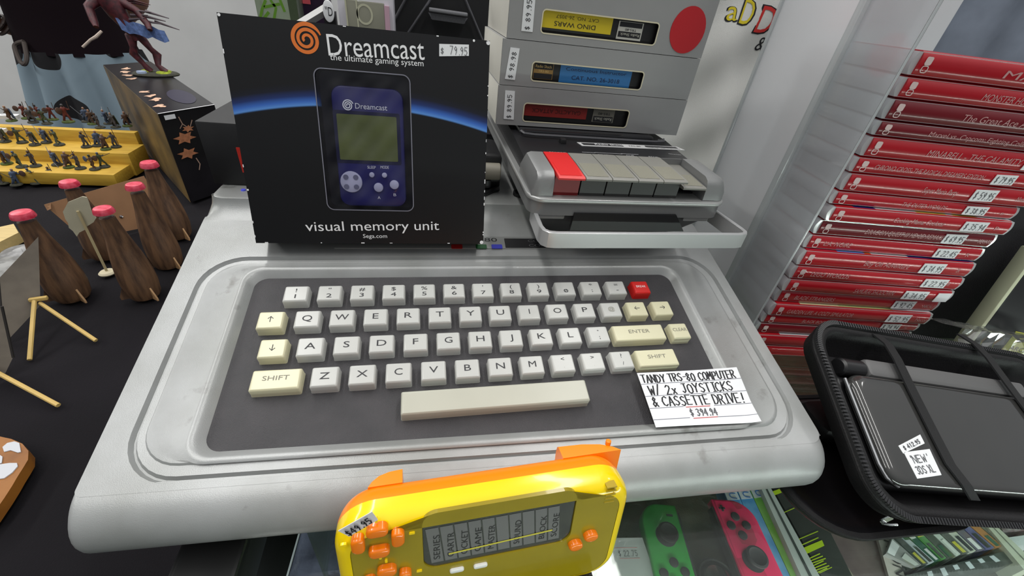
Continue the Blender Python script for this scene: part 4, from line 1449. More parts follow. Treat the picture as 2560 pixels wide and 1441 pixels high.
# even spacing of the teeth: left side and corners that the photo shows
mb = MB()
per = []
for p, q in zip(pts, pts[1:] + pts[:1]):
    nseg = max(1, int((q - p).length / .0021))
    for t in range(nseg): per.append((p.lerp(q, t / nseg), (q - p).normalized()))
for p, d in per:
    mb.box(-.0006, .0006, -.0016, .0016, .0012, .0026, MC @ T(p.x, p.y, TC) @ RZm(atan2(d.y, d.x)))
zo = mb.build('zip_teeth', mat('zip_black_plastic', (38, 38, 40), .3), zc, None, 0)
# chrome zip pull at the near corner
pu = MC @ V((.009, .0005, TC - .004))
MB().slab(rrect(.0028, .0065, .0009, 3), 0, .0012, frame(pu, vdir * .3 - udir, (0, 0, 1)), .0005).build('zip_pull', mat('chrome', (220, 222, 224), .12, metal=1.0), zc, 'small chrome zip pull')
MB().tube([MC @ V((.008, -.0008, TC - .006)), MC @ V((.013, -.0012, TC - .0065)), MC @ V((.017, -.0010, TC - .0055))], .0008, 8).build('zip_chain', MATS['chrome'], zc)
# the lid folded open underneath, poking out at the near left
LIDW = .125
ML = frame((.1835, -.1515, .0003), (.995, -.05, 0), (.05, .995, 0))
lo = lambda i, r: rrect(LIDW - 2 * i, .100 - 2 * i, r, 8, LIDW / 2, .050)
mb = MB()
LL = lambda o, z: [ML @ V((x, y, z)) for x, y in o]
mb.loops([LL(lo(.010, .024), .0002), LL(lo(.002, .031), .0015), LL(lo(0, .033), .0045), LL(lo(.0004, .033), .0070), LL(lo(.004, .029), .0076), LL(lo(.007, .026), .0070), LL(lo(.010, .024), .0056), LL(lo(.017, .02), .0040), LL(lo(.030, .012), .0032)], True, True)
mb.build('lid', M_inner, zc, 'open lid folded underneath', 60)
MB().sweep([ML @ V((x, y, .0064)) for x, y in lo(.0008, .032)], [(-.0020, 0), (.0012, 0), (.0012, .0018), (-.0020, .0018)], True).build('lid_zip', M_zipf, zc)
MB().box(.050, .110, .060, .090, .0034, .0180, ML, .006).build('folded_hinge', M_foam, zc)
# console
inv = MC.inverted()
cx0 = .0150; cy0 = .0165; cw = .182; cdp = CL - .0165 - .0235
MC2 = MC @ T(cx0, cy0, TC - .0160)
gd = thing('folding_console', 'closed black folding game console with price labels, strapped in the zip case', 'game console', MC2 @ V((cw / 2, cdp / 2, 0)))
M_gl = mat('console_gloss_black', (52, 52, 51), .14, coat=.6, var=.05, vscale=30)
M_gm = mat('console_matt_black', (26, 26, 28), .35)
mb = MB()
mb.slab(rrect(cw, cdp, .010, 8, cw / 2, cdp / 2), 0, .0095, MC2, .003, 3, True)
mb.build('base_half', M_gm, gd)
mb = MB()
mb.slab(rrect(cw - .001, cdp - .013, .010, 8, cw / 2, (cdp - .013) / 2), .0100, .0195, MC2, .0045, 4, True)
mb.build('lid_half', M_gl, gd)
M_hng = mat('console_grey_hinge', (96, 96, 96), .45)
MB().box(.020, cw - .020, cdp - .0128, cdp - .001, .0085, .0178, MC2, .002).build('hinge_bar', M_hng, gd, 'grey hinge bar')
for x0, x1 in ((.0015, .0195), (cw - .0195, cw - .0015)):
    Mh = MC2 @ T(x0, cdp - .0072, .0125) @ Matrix.Rotation(pi / 2, 4, 'Y')
    MB().lathe([(0, 0), (.0045, 0), (.0058, .0012), (.0058, x1 - x0 - .0012), (.0045, x1 - x0), (0, x1 - x0)], Mh, 20).build('hinge_barrel', M_gm, gd)
# chrome-like edge on the left of the lid
MB().tube([MC2 @ V((.0004, cdp - .016, .0148)), MC2 @ V((.0002, .012, .0148)), MC2 @ V((.002, .005, .0148)), MC2 @ V((.008, .0008, .0148))], .0011, 8).build('edge_trim', mat('bright_trim', (196, 198, 200), .12, metal=.9), gd, 'bright edge trim')
s1 = [MC2.inverted() @ hit(px, py, NC, PC) for px, py in ((2229, 1118), (2283, 1090), (2294, 1112), (2241, 1137))]
s2 = [MC2.inverted() @ hit(px, py, NC, PC) for px, py in ((2242, 1134), (2306, 1126), (2335, 1190), (2275, 1199))]
ZS = .0196
for nm, s, rows_ in (('price_sticker', s1, (('$ 412.95', .25, .5),)), ('name_sticker', s2, (("'NEW'", .55, .28), ('3DS XL', .14, .28)))):
    q = [V((p.x, p.y, ZS + .0003)) for p in s]
    st = MB().quad_plate([MC2 @ p for p in (q[3], q[2], q[1], q[0])], (0, 0, 1), .0003).build(nm, M_white, gd, 'small white label')
    o, uu, vv = q[3], q[2] - q[3], q[0] - q[3]
    Mt = frame(MC2 @ (o + V((0, 0, .0002))), (MC2.to_3x3() @ uu), (MC2.to_3x3() @ vv))
    for (txt, fy, fh) in rows_:
        MB().hand(txt, Mt @ T(uu.length * .12, vv.length * fy), vv.length * fh, .0005, uu.length * .76).build('label_writing', M_greyink, st)
# elastic straps over the console
for pxs in (((2186, 838), (2206, 866), (2224, 905), (2262, 985), (2318, 1098), (2352, 1165), (2392, 1215), (2440, 1252)),
            ((2396, 838), (2424, 866), (2452, 902), (2500, 968), (2560, 1050), (2620, 1130), (2670, 1190), (2720, 1240))):
    mb = MB()
    ls = []
    for i, q_ in enumerate(pxs):
        p = MC2.inverted() @ hit(q_[0], q_[1], NC, PC)
        zz = (.0165, .0192, .0204, .0203, .0203, .0203, .0200, .0150)[i]
        w = .0036
        ls.append([MC2 @ V((p.x - w, p.y, zz)), MC2 @ V((p.x + w, p.y, zz)), MC2 @ V((p.x + w, p.y, zz + .0010)), MC2 @ V((p.x - w, p.y, zz + .0010))])
    mb.loops(ls)
    mb.build('elastic_strap', mat('black_elastic', (20, 20, 22), .85, bump=.5, bscale=2500), zc, None, 30)

# ================================================================ dark box and game packs to the right of the stack
kb = thing('storage_box', 'black cloth covered box standing behind the zip case, right of the case stack', 'box', (.52, .10, 0))
f2 = frame(SR + sdir * .012, sdir, sback)
MB().box(0, .42, .034, .32, .0004, .150, f2, .004).build('carton', mat('black_box_cloth', (25, 23, 27), .8, bump=.4, bscale=1200), kb)
# yellow and black game pack with pale edge
e0 = Z(2478, 832, .046); e1 = Z(2560, 755, .066)
g = thing('game_pack', 'black and yellow game pack with a pale edge behind the zip case', 'game pack', e0)
yd = (V((e1.x, e1.y, 0)) - V((e0.x, e0.y, 0))).normalized()
bk2 = V((yd.y, -yd.x, 0))
pz0, pz1 = .0006, .118
fp = frame((e0.x, e0.y, pz0), (sdir * .95 - sback * .30).normalized(), (0, .20, 1))
MB().box(0, .115, 0, .115, -.014, 0, fp, .0008).build('sleeve', mat('pack_black', (24, 23, 26), .4), g)
MB().box(-.0028, 0, 0, .116, -.0145, .0005, fp, .0006).build('pale_edge', mat('pack_pale_edge', (196, 200, 170), .5), g, 'pale greenish edge')
MB().slab([(.022, .028), (.052, .028), (.052, .048), (.022, .048)], 0, .0004, fp).build('yellow_label', mat('pack_yellow', (206, 206, 66), .5), g, 'yellow label')
MB().stroke([(.027, .040), (.036, .043), (.047, .040)], .003, fp, .0006).text('ARCADE', fp @ T(.026, .031, .0006), .004, .02).build('label_marks', M_ink, g)
MB().slab([(.002, .001), (.114, .001), (.114, .025), (.030, .025)], 0, .0004, fp).build('cover_picture', mat('pack_ochre', (196, 142, 62), .5, col2=(150, 110, 84), vscale=70), g, 'ochre cover picture')
wr = thing('plastic_wrapper', 'crinkled clear wrapper lying behind the zip case at the far right', 'wrapper', Z(2490, 850, .05))
mb = MB(); rnd = random.Random(5)
NU, NV = 16, 6
q0 = MC @ V((.155, CL + .004, .001)); gv = []; gf = []
for j in range(NV + 1):
    for i in range(NU + 1):
        gv.append(MC @ V((.150 + .10 * i / NU, CL + .004 + .030 * j / NV, .002 + .030 * (1 - abs(j / NV - .35)) + rnd.uniform(-.003, .003))))
for j in range(NV):
    for i in range(NU):
        q = j * (NU + 1) + i
        gf.append((q, q + 1, q + NU + 2, q + NU + 1))
mb.add(gv, gf)
mb.build('film', clear('wrapper_film', (214, 216, 216), .10, .22, (190, 192, 190), .16), wr, None, 0)

# ================================================================ yellow handheld in its black stand, in front of the computer
HZ = .0715
TLs, TRs = Z(843, 1264, HZ), Z(1557, 1152, HZ)
hu = (TRs - TLs).normalized()
HLEAN = radians(11)
hn0 = V((hu.y, -hu.x, 0))                                   # level direction towards the viewer
hv = V((-hn0.x * sin(HLEAN), -hn0.y * sin(HLEAN), cos(HLEAN)))
HW = (TRs - TLs).length + .004
HH = .0655
mid = (TLs + TRs) / 2
MH = frame(mid - hu * HW / 2 - hv * HH, hu, hv)              # x right, y up, z towards the viewer; z=0 is the seam
HN = MH.to_3x3() @ V((0, 0, 1))
FT = .0105


def hp(px, py, z=FT):
    p = MH.inverted() @ hit(px, py, HN, MH @ V((0, 0, z)))
    return (p.x, p.y)


hd = thing('handheld_console', 'translucent yellow and orange handheld game console standing in front of the home computer', 'game console', MH @ V((HW / 2, 0, 0)))
M_yel = mat('yellow_plastic', (246, 212, 8), .16, var=.02, vscale=30, coat=.3)
M_ora = mat('orange_plastic', (250, 138, 12), .28, var=.02, vscale=30)
M_obtn = mat('orange_button', (240, 122, 8), .18, coat=.4)
ol = lambda i, r: rrect(HW - 2 * i, HH - 2 * i, max(.001, r - i), 10, HW / 2, HH / 2)
mb = MB()
LH = lambda o, z: [MH @ V((x, y, z)) for x, y in o]
ls = [LH(ol(0, .016), 0), LH(ol(0, .016), .0035)]
for s in range(1, 7):
    a_ = s / 6 * pi / 2
    ls.append(LH(ol(.0062 * (1 - cos(a_)), .016), .0035 + (FT - .0035) * sin(a_)))
mb.loops(ls, True, False)
# face with the screen opening
so = [hp(*q) for q in ((1062, 1287), (1444, 1233), (1432, 1310), (1392, 1352), (1095, 1425), (1068, 1402), (1052, 1340))]
sx0, sx1 = hp(1056, 1340)[0], hp(1441, 1255)[0]
sy1 = (hp(1062, 1287)[1] + hp(1444, 1233)[1]) / 2 + .0012; sy0 = (hp(1100, 1426)[1] + hp(1390, 1352)[1]) / 2
scx, scy, scw, sch = (sx0 + sx1) / 2, (sy0 + sy1) / 2, sx1 - sx0, sy1 - sy0
face = ol(.0062, .016)
hole_o = rrect(scw, sch, .006, 10, scx, scy)
fs_ = mb.build('front_shell', M_yel, hd, None, 40)
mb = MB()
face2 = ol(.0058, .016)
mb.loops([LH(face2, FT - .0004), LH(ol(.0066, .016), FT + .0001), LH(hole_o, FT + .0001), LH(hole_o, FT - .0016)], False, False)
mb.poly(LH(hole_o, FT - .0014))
mb.build('shaded_front', mat('yellow_shaded_olive', (150, 132, 22), .2, coat=.3, var=.05, vscale=60), hd, 'yellow front face, its shade put into the colour', 0)  # same yellow plastic as the shell; the front's shade is painted as olive
mb = MB()
ls = [LH(ol(.0036, .016), -.0088)]
for s in range(5, -1, -1):
    a_ = s / 6 * pi / 2
    ls.append(LH(ol(.0036 * (1 - cos(a_)), .016), -.0088 * (sin(a_) * .6 + .4 * s / 6)))
mb.loops([[p for p in l] for l in ls], True, True)
mb.build('back_shell', M_ora, hd, 'orange back shell', 40)
# raised shoulder humps on the back
bl0, bl1 = hp(918, 1200, -.008)[0], hp(1006, 1200, -.008)[0]
br0, br1 = hp(1408, 1130, -.008)[0], hp(1548, 1130, -.008)[0]
for x0, x1, flip in ((bl0, bl1, False), (br0, br1, True)):
    pr = [(0, 0), (.1, .35), (.3, .72), (.6, .93), (1.0, 1.0), (1.0, 0)]
    if flip: pr = [(1 - a_, b_) for a_, b_ in reversed(pr)]
    w = x1 - x0
    mb = MB()
    o2 = [(x0 + w * a_, -.0070 - .0085 * b_) for a_, b_ in pr]
    ys = [HH - .034, HH - .006, HH - .0025, HH - .0012]
    kk = [1, 1, .93, .8]
    mb.loops([[MH @ V((x, y, -.0070 + (z + .0070) * k)) for x, z in o2] for y, k in zip(ys, kk)])
    mb.build('shoulder_hump', M_ora, hd, 'orange raised hump on the back', 40)
p = hp(1518, 1133, -.012)
MB().lathe([(0, 0), (.0013, 0), (.0013, .0022), (.0008, .0026), (0, .0026)], MH @ T(br1 - .0045, HH - .0016, -.0115) @ Matrix.Rotation(-pi / 2, 4, 'X'), 12).build('strap_lug', M_ora, hd)
# screen
MB().slab(rrect(scw - .0004, sch - .0004, .006, 10, scx, scy), FT - .0013, FT - .0006, MH).build('screen_window', mat('handheld_glass', (58, 58, 60), .06, coat=.5, spec=.8), hd)
lb = MB()
Ms = MH @ T(0, 0, FT - .0005)
pv = []
for k in range(10):
    x0 = scx - scw * .45 + scw * .088 * k
    q = (x0, scy - sch * .42), (x0 + scw * .078, scy - sch * .42), (x0 + scw * .078 - .002, scy + sch * .22), (x0 - .002, scy + sch * .22)
    pv.append(q)
    lb.poly([Ms @ V((a_, b_, 0)) for a_, b_ in q])
lb.build('cartridge_print', mat('screen_grey_print', (112, 112, 112), .15), hd)
lb = MB()
for k, q in enumerate(pv):
    if k in (5, 7): continue
    lb.text(['SERIES', 'CARTR', 'OCKET', 'GAME', 'MASTER', '', 'SOUND', '', 'BLOCK', 'SCORE'][k], Ms @ T(q[0][0] + scw * .055, q[0][1] + .002, .0001) @ RZm(pi / 2), .0026, sch * .45)
lb.build('cartridge_lettering', mat('screen_dark_print', (48, 48, 50), .2), hd)
lb = MB()
a_ = hp(1092, 1296); b_ = hp(1280, 1262); c_ = hp(1424, 1240)
lb.text('bandai', Ms @ T(a_[0], scy + sch * .29, .0001), .0022, .014)
lb.text('WonderSwan', Ms @ T(b_[0] - .004, scy + sch * .28, .0001), .0036, scw * .36, 'L', 0, .25)
lb.build('screen_lettering', M_ink, hd)
lb = MB()
for k in range(4):
    x0 = scx - scw * .42 + k * scw * .115
    lb.poly([Ms @ V((x, y, 0)) for x, y in ((x0, scy + sch * .42), (x0 + scw * .1, scy + sch * .42), (x0 + scw * .1, scy + sch * .485), (x0, scy + sch * .485))])
lb.build('pale_tabs', mat('screen_pale', (168, 168, 168), .15), hd)
MB().stroke([(scx - scw * .34, scy - sch * .30), (scx + scw * .36, scy - sch * .22)], .0009, Ms, .0002).build('yellow_reflector', mat('yellow_line', (206, 196, 70), .3), hd)
# button clusters
Mf = MH @ T(0, 0, FT)


def bean(cx, cy, ang, par_, L=.0078, W=.0048):
    o = rrect(L, W, .0021, 5)
    # bean: bend the ends
    o = [(x, y - (x * x) * 28) for x, y in o]
    MB().slab(o, -.0006, .0028, Mf @ T(cx, cy) @ RZm(ang), .0011, 3).build('button', M_obtn, hd)


for (bx_, by_, sc) in ((946, 1346, 1.0), (970, 1441, .95)):
    cx, cy = hp(bx_, by_)
    for q in range(4):
        a_ = q * pi / 2
        bean(cx + .0072 * sc * sin(a_), cy + .0060 * sc * cos(a_), -a_, hd, .0078 * sc)
    for q in range(4):
        a_ = q * pi / 2 + .0
        MB().slab(rrect(.0010, .0022, .0004, 3), -.0004, .0007, Mf @ T(cx + .0122 * sin(a_), cy + .0105 * cos(a_)) @ RZm(-a_)).build('button_mark', M_yel, hd)
for px, py in ((1436, 1357), (1474, 1334)):
    cx, cy = hp(px, py)
    MB().slab(circ(.0033, 20, cx, cy, .0026), -.0006, .0028, Mf, .0011, 3).build('round_button', M_obtn, hd)
for px, py in ((1142, 1423), (1201, 1412)):
    cx, cy = hp(px, py)
    MB().slab(rrect(.0060, .0024, .0011, 4, cx, cy), -.0004, .0011, Mf, .0005).build('start_button', mat('white_button', (226, 226, 224), .3), hd, 'white oval button')
# speaker slots near the right end
for k in range(5):
    cx, cy = hp(1534 - k * 2, 1207 + k * 9, FT - .002)
    MB().box(cx - .0040, cx + .0006, cy - .0003, cy + .0003, -.0030, .0003, Mf).build('speaker_slot', mat('slot_olive', (168, 142, 10), .4), hd)
# price sticker
q = [hp(px, py, FT) for px, py in ((873, 1340), (945, 1296), (930, 1276), (846, 1326))]
st = MB().quad_plate([Mf @ V((x, y, .0008 if k in (1, 2) else .0004)) for k, (x, y) in enumerate(q)], HN, .0003).build('price_sticker', mat('sticker_grey', (208, 206, 208), .5), hd, 'crumpled white price sticker')
u_ = V((*q[1], 0)) - V((*q[0], 0))
MB().hand('$49.95', Mf @ T(q[0][0], q[0][1], .0012) @ RZm(atan2(u_.y, u_.x)) @ T(.0010, .0008), .0030, .0005, u_.length - .002).build('price_writing', M_ink, st)
# black stand
sd = thing('display_stand', 'small black plastic stand holding the yellow handheld console', 'stand', MH @ V((HW / 2, -.002, FT)))
m0 = V((mid.x, mid.y, 0))
base = MH @ V((0, 0, 0))
gx = frame(V((base.x, base.y, 0)), hu, -hn0)                # x right, y away from viewer, z up
sx0, sx1 = HW * .22, HW * .93
mb = MB()
mb.box(sx0, sx1, -.0215, .006, .0003, .0036, gx)
mb.box(sx0, sx1, -.0215, -.0178, .0030, .0135, gx, .0004)
mb.build('tray', mat('stand_black', (24, 23, 25), .45, bump=.3, bscale=900), sd)
MB().box(sx0 + .02, sx1 - .02, .0015, .0055, .003, .030, gx @ T(0, .0085, 0) @ Matrix.Rotation(-HLEAN, 4, 'X')).build('back_rest', MATS['stand_black'], sd)
c_ = gx @ V((sx1 - .006, -.0150, .0034))
MB().box(sx1 - .0075, sx1 - .001, -.0175, -.011, .0034, .0120, gx, .0005).build('end_block', M_black, sd)
MB().text('WonderSwan', gx @ T(sx0 + .026, -.0216, .0050) @ Matrix.Rotation(pi / 2, 4, 'X'), .0042, .045).build('stand_lettering', mat('stand_emboss', (44, 43, 46), .4), sd)

# ================================================================ things on the shelf under the glass
SZ = SH + .0004


def shelf_frame(o_px, d_px, h):
    """origin at picture point o_px and y axis towards d_px, both on the level h"""
    o, d = Z(*o_px, h), Z(*d_px, h)
    return frame(o, V(((d - o).y, -(d - o).x, 0)), d - o), (d - o).length


M_jblk = mat('controller_black', (44, 43, 45), .5)


def joycon(name, label, m, o_px, d_px, side, stick, btns, mark, plus):
    h = SH + (.0285 if plus else .0165)
    M, _ = shelf_frame(o_px, d_px, h)
    # y axis runs down the controller; side=-1: body to the left in the picture
    M = M @ T(0, 0, -.0130)
    # picture-right is -x when y runs down
    sgn = 1 if side < 0 else -1
    th = .0125
    j = thing(name, label, 'game controller', M @ V((sgn * .016, .05, 0)))
    w, L, r = .0335, .102, .017
    o = []
    for k in range(9):
        a_ = pi / 2 * k / 8
        o.append((sgn * (w - r + r * sin(a_)), r - r * cos(a_)))
    for k in range(9):
        a_ = pi / 2 * k / 8
        o.append((sgn * (w - r + r * cos(a_)), L - r + r * sin(a_)))
    o += [(0, L), (0, 0)]
    if sgn < 0: o = o[::-1]
    # make ccw
    ar = sum(a_[0] * b_[1] - b_[0] * a_[1] for a_, b_ in zip(o, o[1:] + o[:1]))
    if ar < 0: o = o[::-1]
    MB().slab(o, 0, th, M, .0022, 3, True).build('body', m, j, None, 50)
    MB().box(-.0022 if sgn > 0 else 0, 0 if sgn > 0 else .0022, .006, L - .006, .002, .0105, M, .0004).build('rail', M_jblk, j)
    inv_ = M.inverted()

    def lc(px, py):
        p = inv_ @ Z(px, py, h)
        return p.x, p.y
    c = lc(*stick)
    s_ = MB().lathe([(0, 0), (.0085, 0), (.0085, .0012), (.0048, .0018), (.0045, .0055), (.0078, .0066), (.0084, .0076), (.0080, .0086), (.0066, .0090), (.0052, .0082), (0, .0080)], M @ T(c[0], c[1], th - .0008), 26).build('thumb_stick', M_jblk, j)
    for b in btns:
        c = lc(*b)
        MB().slab(circ(.0036, 18, *c), th - .0006, th + .0016, M, .0007).build('button', M_jblk, j)
    c = lc(*mark)
    mb = MB(); mb.box(c[0] - .0026, c[0] + .0026, c[1] - .0008, c[1] + .0008, th - .0004, th + .0008, M)
    mb.build('minus_button' if not plus else 'plus_button', M_jblk, j)
    if plus:
        mb = MB(); mb.box(c[0] - .0008, c[0] + .0008, c[1] - .0026, c[1] + .0026, th - .0004, th + .0008, M)
        mb.build('plus_button', M_jblk, j)
    MB().slab(rrect(.0036, .0036, .0006, 2, sgn * .008, .066 if not plus else .088), th - .0004, th + .0006, M).build('square_button', M_jblk, j)
    return j


joycon('green_controller', 'bright green one-handed game controller under the glass', mat('controller_green', (44, 158, 62), .45), (1689, 1262), (1741, 1441), -1, (1665, 1340), ((1685, 1407), (1660, 1434), (1713, 1431), (1688, 1458)), (1674, 1289), False)
joycon('pink_controller', 'bright pink one-handed game controller under the glass', mat('controller_pink', (228, 32, 92), .45), (1780, 1246), (1858, 1441), 1, (1884, 1402), ((1838, 1292), (1828, 1314), (1866, 1314), (1857, 1339)), (1805, 1271), True)
MB_ = MB()
# grey price card
pcz = SH + .013
q = [Z(*p, pcz) for p in ((1519, 1346), (1606, 1345), (1642, 1450), (1484, 1460))]
pc2 = thing('price_tag', 'grey white card priced $22.75 under the glass beside the green controller', 'price card', (q[0] + q[2]) / 2)
MB().quad_plate([q[3], q[2], q[1], q[0]], (0, 0, 1), .0125).build('card', mat('grey_card', (176, 178, 180), .6, var=.03, vscale=25), pc2)
uu = q[1] - q[0]
Mt = frame(q[0] + V((0, 0, .0002)), uu, q[0] - q[3])
p0 = Mt.inverted() @ Z(1548, 1392, pcz); p1 = Mt.inverted() @ Z(1600, 1384, pcz)
MB().hand('$ 22.75', Mt @ T(p0.x, p0.y), .0040, .0004, .0165).build('price_writing', M_greyink, pc2)
lb = MB(); lb.stroke([(p0.x - .002, p0.y + .0062), (p0.x + .017, p0.y + .0062)], .0003, Mt).stroke([(p0.x, p0.y - .0016), (p0.x + .017, p0.y - .0016)], .0003, Mt)
lb.build('tag_line', M_redink, pc2)
# chrome knob
c = Z(1797, 1425, SH + .012)
kn = thing('metal_knob', 'round shiny metal disc in a dark ring, between the two controllers', 'knob', (c.x, c.y, SZ))
cc = Z(1797, 1452, SH + .012)
MB().lathe([(0, 0), (.0165, 0), (.0165, .010), (.0152, .012), (.0140, .0112), (.0140, .004), (0, .004)], T(cc.x, cc.y, SZ), 30).build('ring', M_black, kn)
MB().lathe([(0, .004), (.0135, .004), (.0128, .0095), (.0105, .0128), (0, .0138)], T(cc.x, cc.y, SZ), 30).build('disc', mat('polished_steel', (214, 216, 222), .16, metal=1), kn)
# clear blister bag over the controllers' tops
bg = thing('plastic_bag', 'crinkled clear plastic bag around the controllers under the glass', 'bag', Z(1700, 1300, SZ))
mb = MB(); rnd = random.Random(9)
NU, NV = 26, 16
c4_ = [Z(*p, SH + .032) for p in ((1470, 1330), (1560, 1225), (1790, 1190), (1960, 1441), (1500, 1470))]
gv, gf = [], []
P00, P10, P11, P01 = Z(1470, 1450, SH + .028), Z(1960, 1441, SH + .028), Z(1800, 1185, SH + .026), Z(1500, 1235, SH + .026)
for j in range(NV + 1):
    for i in range(NU + 1):
        u, v = i / NU, j / NV
        p = (P00 * (1 - u) + P10 * u) * (1 - v) + (P01 * (1 - u) + P11 * u) * v
        p = p + V((0, 0, .002 * sin(u * 17 + v * 5) * sin(v * 11 - u * 6) + rnd.uniform(-.0009, .0009)))
        gv.append(p)
for j in range(NV):
    for i in range(NU):
        q_ = j * (NU + 1) + i
        gf.append((q_, q_ + 1, q_ + NU + 2, q_ + NU + 1))
mb.add(gv, gf)
mb.build('film', clear('bag_film', (246, 246, 242), .08, .04, (190, 188, 176), .03), bg, None, 50)
for (px0, py0, px1, py1) in ((1774, 1205, 1786, 1228), (1780, 1204, 1792, 1227)):
    a_, b_ = Z(px0, py0, SH + .030), Z(px1, py1, SH + .030)
    MB().tube([a_, b_], .0006, 6).build('seal_edge', M_whiteprint, bg)


# three thin game cases seen by their spines, right of the controllers
def spine(name, label, cat, pts, h, thick, m, group=None):
    """flat topped box from picture points (near-left, near-right, far-right, far-left) at level h"""
    q = [Z(*p, h) for p in pts]
    o = thing(name, label, cat, (q[0] + q[2]) / 2 - V((0, 0, thick)), group)
    MB().quad_plate(q, (0, 0, 1), thick).build('case', m, o)
    return o, q


def band(o, q, t0, t1, m, nm='printed_band', s0=0.0, s1=1.0, lift=.0003):
    """strip across a spine between fractions of its length (0 = far end)"""
    def pt(s, t):
        return (q[3] * (1 - s) + q[2] * s) * (1 - t) + (q[0] * (1 - s) + q[1] * s) * t
    c = [pt(s0, t1), pt(s1, t1), pt(s1, t0), pt(s0, t0)]
    return MB().quad_plate([p + V((0, 0, lift)) for p in c], (0, 0, 1), .0002).build(nm, m, o)


HZ2 = SH + .0145
M_wcase = mat('white_spine', (206, 214, 220), .35)
M_bl = mat('spine_blue', (74, 148, 206), .35, col2=(120, 186, 226), vscale=60)
M_gr = mat('spine_green', (112, 178, 74), .35, col2=(140, 196, 96), vscale=60)
M_bt = mat('spine_blue_print', (40, 110, 190), .4)
xs0 = [(1790, 1182), (1822, 1180), (1852, 1177), (1882, 1173)]
xs1 = [(1906, 1475), (1950, 1472), (1990, 1470), (2022, 1466)]
for k in range(3):
    pts = (xs1[k], (xs1[k + 1][0] - 2, xs1[k + 1][1]), (xs0[k + 1][0] - 1, xs0[k + 1][1]), xs0[k])
    o, q = spine('slim_case', 'white topped game case under the glass with a %s spine, %s of three' % (('blue', 'left one'), ('pale blue', 'middle one'), ('green', 'right one'))[k], 'game case', pts, HZ2, .0141, (M_bl, M_bl, M_gr)[k], 'white topped cases beside the pink controller')
    band(o, q, 0, .28, M_wcase, 'white_header', .04, .96)
    pt = lambda s, t: (q[3] * (1 - s) + q[2] * s) * (1 - t) + (q[0] * (1 - s) + q[1] * s) * t
    Mx = frame(pt(.30, .05) + V((0, 0, .0007)), pt(.3, .3) - pt(.3, .05), pt(.9, .05) - pt(.3, .05))
    wq = (pt(.9, .05) - pt(.3, .05)).length
    MB().text('Wii', Mx, wq * .8, .012).text('U', Mx @ T(.0155, 0), wq * .8, .0055).build('header_lettering', M_bt, o)
    if k == 2: band(o, q, .93, 1.0, M_wcase, 'price_label', .1, .9)
    if k == 0: MB().text('MARIO', frame(pt(.3, .72) + V((0, 0, .0007)), pt(.3, .95) - pt(.3, .72), pt(.9, .7) - pt(.3, .7)), .003, .02).build('header_lettering', M_whiteprint, o)
# pale double rail of the counter divider
o, q = spine('shelf_divider', 'pale double plastic rail between the game cases and the black striped box, under glass', 'divider', ((2016, 1470), (2064, 1468), (1899, 1170), (1881, 1173)), SH + .020, .0195, mat('rail_pale', (176, 182, 178), .3))
band(o, q, 0, 1, mat('rail_dark', (66, 72, 70), .4), 'groove', .42, .58)
# black box with lime bars
o, q = spine('striped_box', 'flat black box printed with lime green bars under the glass', 'box', ((2068, 1466), (2140, 1460), (2000, 1180), (1903, 1168)), SH + .016, .0155, mat('dark_grey_box', (50, 52, 50), .4, var=.1, vscale=40))
M_lime = mat('lime_print', (170, 196, 30), .45)
lz = SH + .0164


def lpoly(pts, m, nm): return MB().quad_plate([Z(*p, lz) for p in pts], (0, 0, 1), .0002).build(nm, m, o)


lpoly(((1892, 1192), (1916, 1184), (1913, 1175), (1888, 1184)), M_lime, 'lime_bar')
lpoly(((1925, 1243), (1958, 1231), (1953, 1221), (1920, 1234)), M_lime, 'lime_bar')
lpoly(((2014, 1387), (2061, 1365), (2055, 1351), (2007, 1371)), M_lime, 'lime_bar')
lb = MB()


def lline(pts, w):
    P_ = [Z(*p, lz + .0001) for p in pts]
    for a_, b_ in zip(P_, P_[1:]):
        d = (b_ - a_)
        lb.stroke([(0, 0), (d.length, 0)], w, frame(a_, d, V((-d.y, d.x, 0))))


lline(((1889, 1176), (1908, 1171)), .0007)
lline(((1949, 1287), (1986, 1271)), .0006)
lline(((1995, 1350), (2045, 1329)), .0006)
lline(((1999, 1366), (2046, 1345)), .0007)
lline(((2048, 1434), (2080, 1419)), .0005)
for k in range(7): lline(((2024 + k * 3, 1397 + k * 6), (2050 + k * 3 + (k % 3) * 4, 1385 + k * 6)), .0007)
c = [Z(1916 + 11 * cos(t), 1178 + 10 * sin(t), lz) for t in [pi * .15 * q_ for q_ in range(14)]]
for a_, b_ in zip(c, c[1:]):
    d = b_ - a_
    lb.stroke([(0, 0), (d.length, 0)], .0007, frame(a_, d, V((-d.y, d.x, 0))))
lb.build('lime_lines', M_lime, o)
# brown grey sleeve, lettered spine and the row of thin cases further right
o, q = spine('clear_sleeve', 'grey brown plastic sleeve lying under the glass in front of the zip case', 'sleeve', ((2142, 1462), (2226, 1455), (2188, 1322), (2045, 1320)), SH + .015, .0145, mat('sleeve_brown', (116, 102, 98), .4, col2=(92, 76, 78), vscale=30))
band(o, q, 0, 1, mat('sleeve_edge', (140, 132, 116), .4), 'folded_edge', 0, .06)
o, q = spine('lettered_case', 'white spine lettered TION under the glass in front of the zip case', 'game case', ((2230, 1470), (2268, 1462), (2226, 1325), (2190, 1330)), SH + .018, .0175, mat('white_grey_spine', (184, 176, 170), .45))
pt = lambda s, t: (q[3] * (1 - s) + q[2] * s) * (1 - t) + (q[0] * (1 - s) + q[1] * s) * t
_a, _b, _c = Z(2206, 1340, SH + .0185), Z(2240, 1437, SH + .0185), Z(2231, 1338, SH + .0185)
Mx = frame(_a, _b - _a, _c - _a)
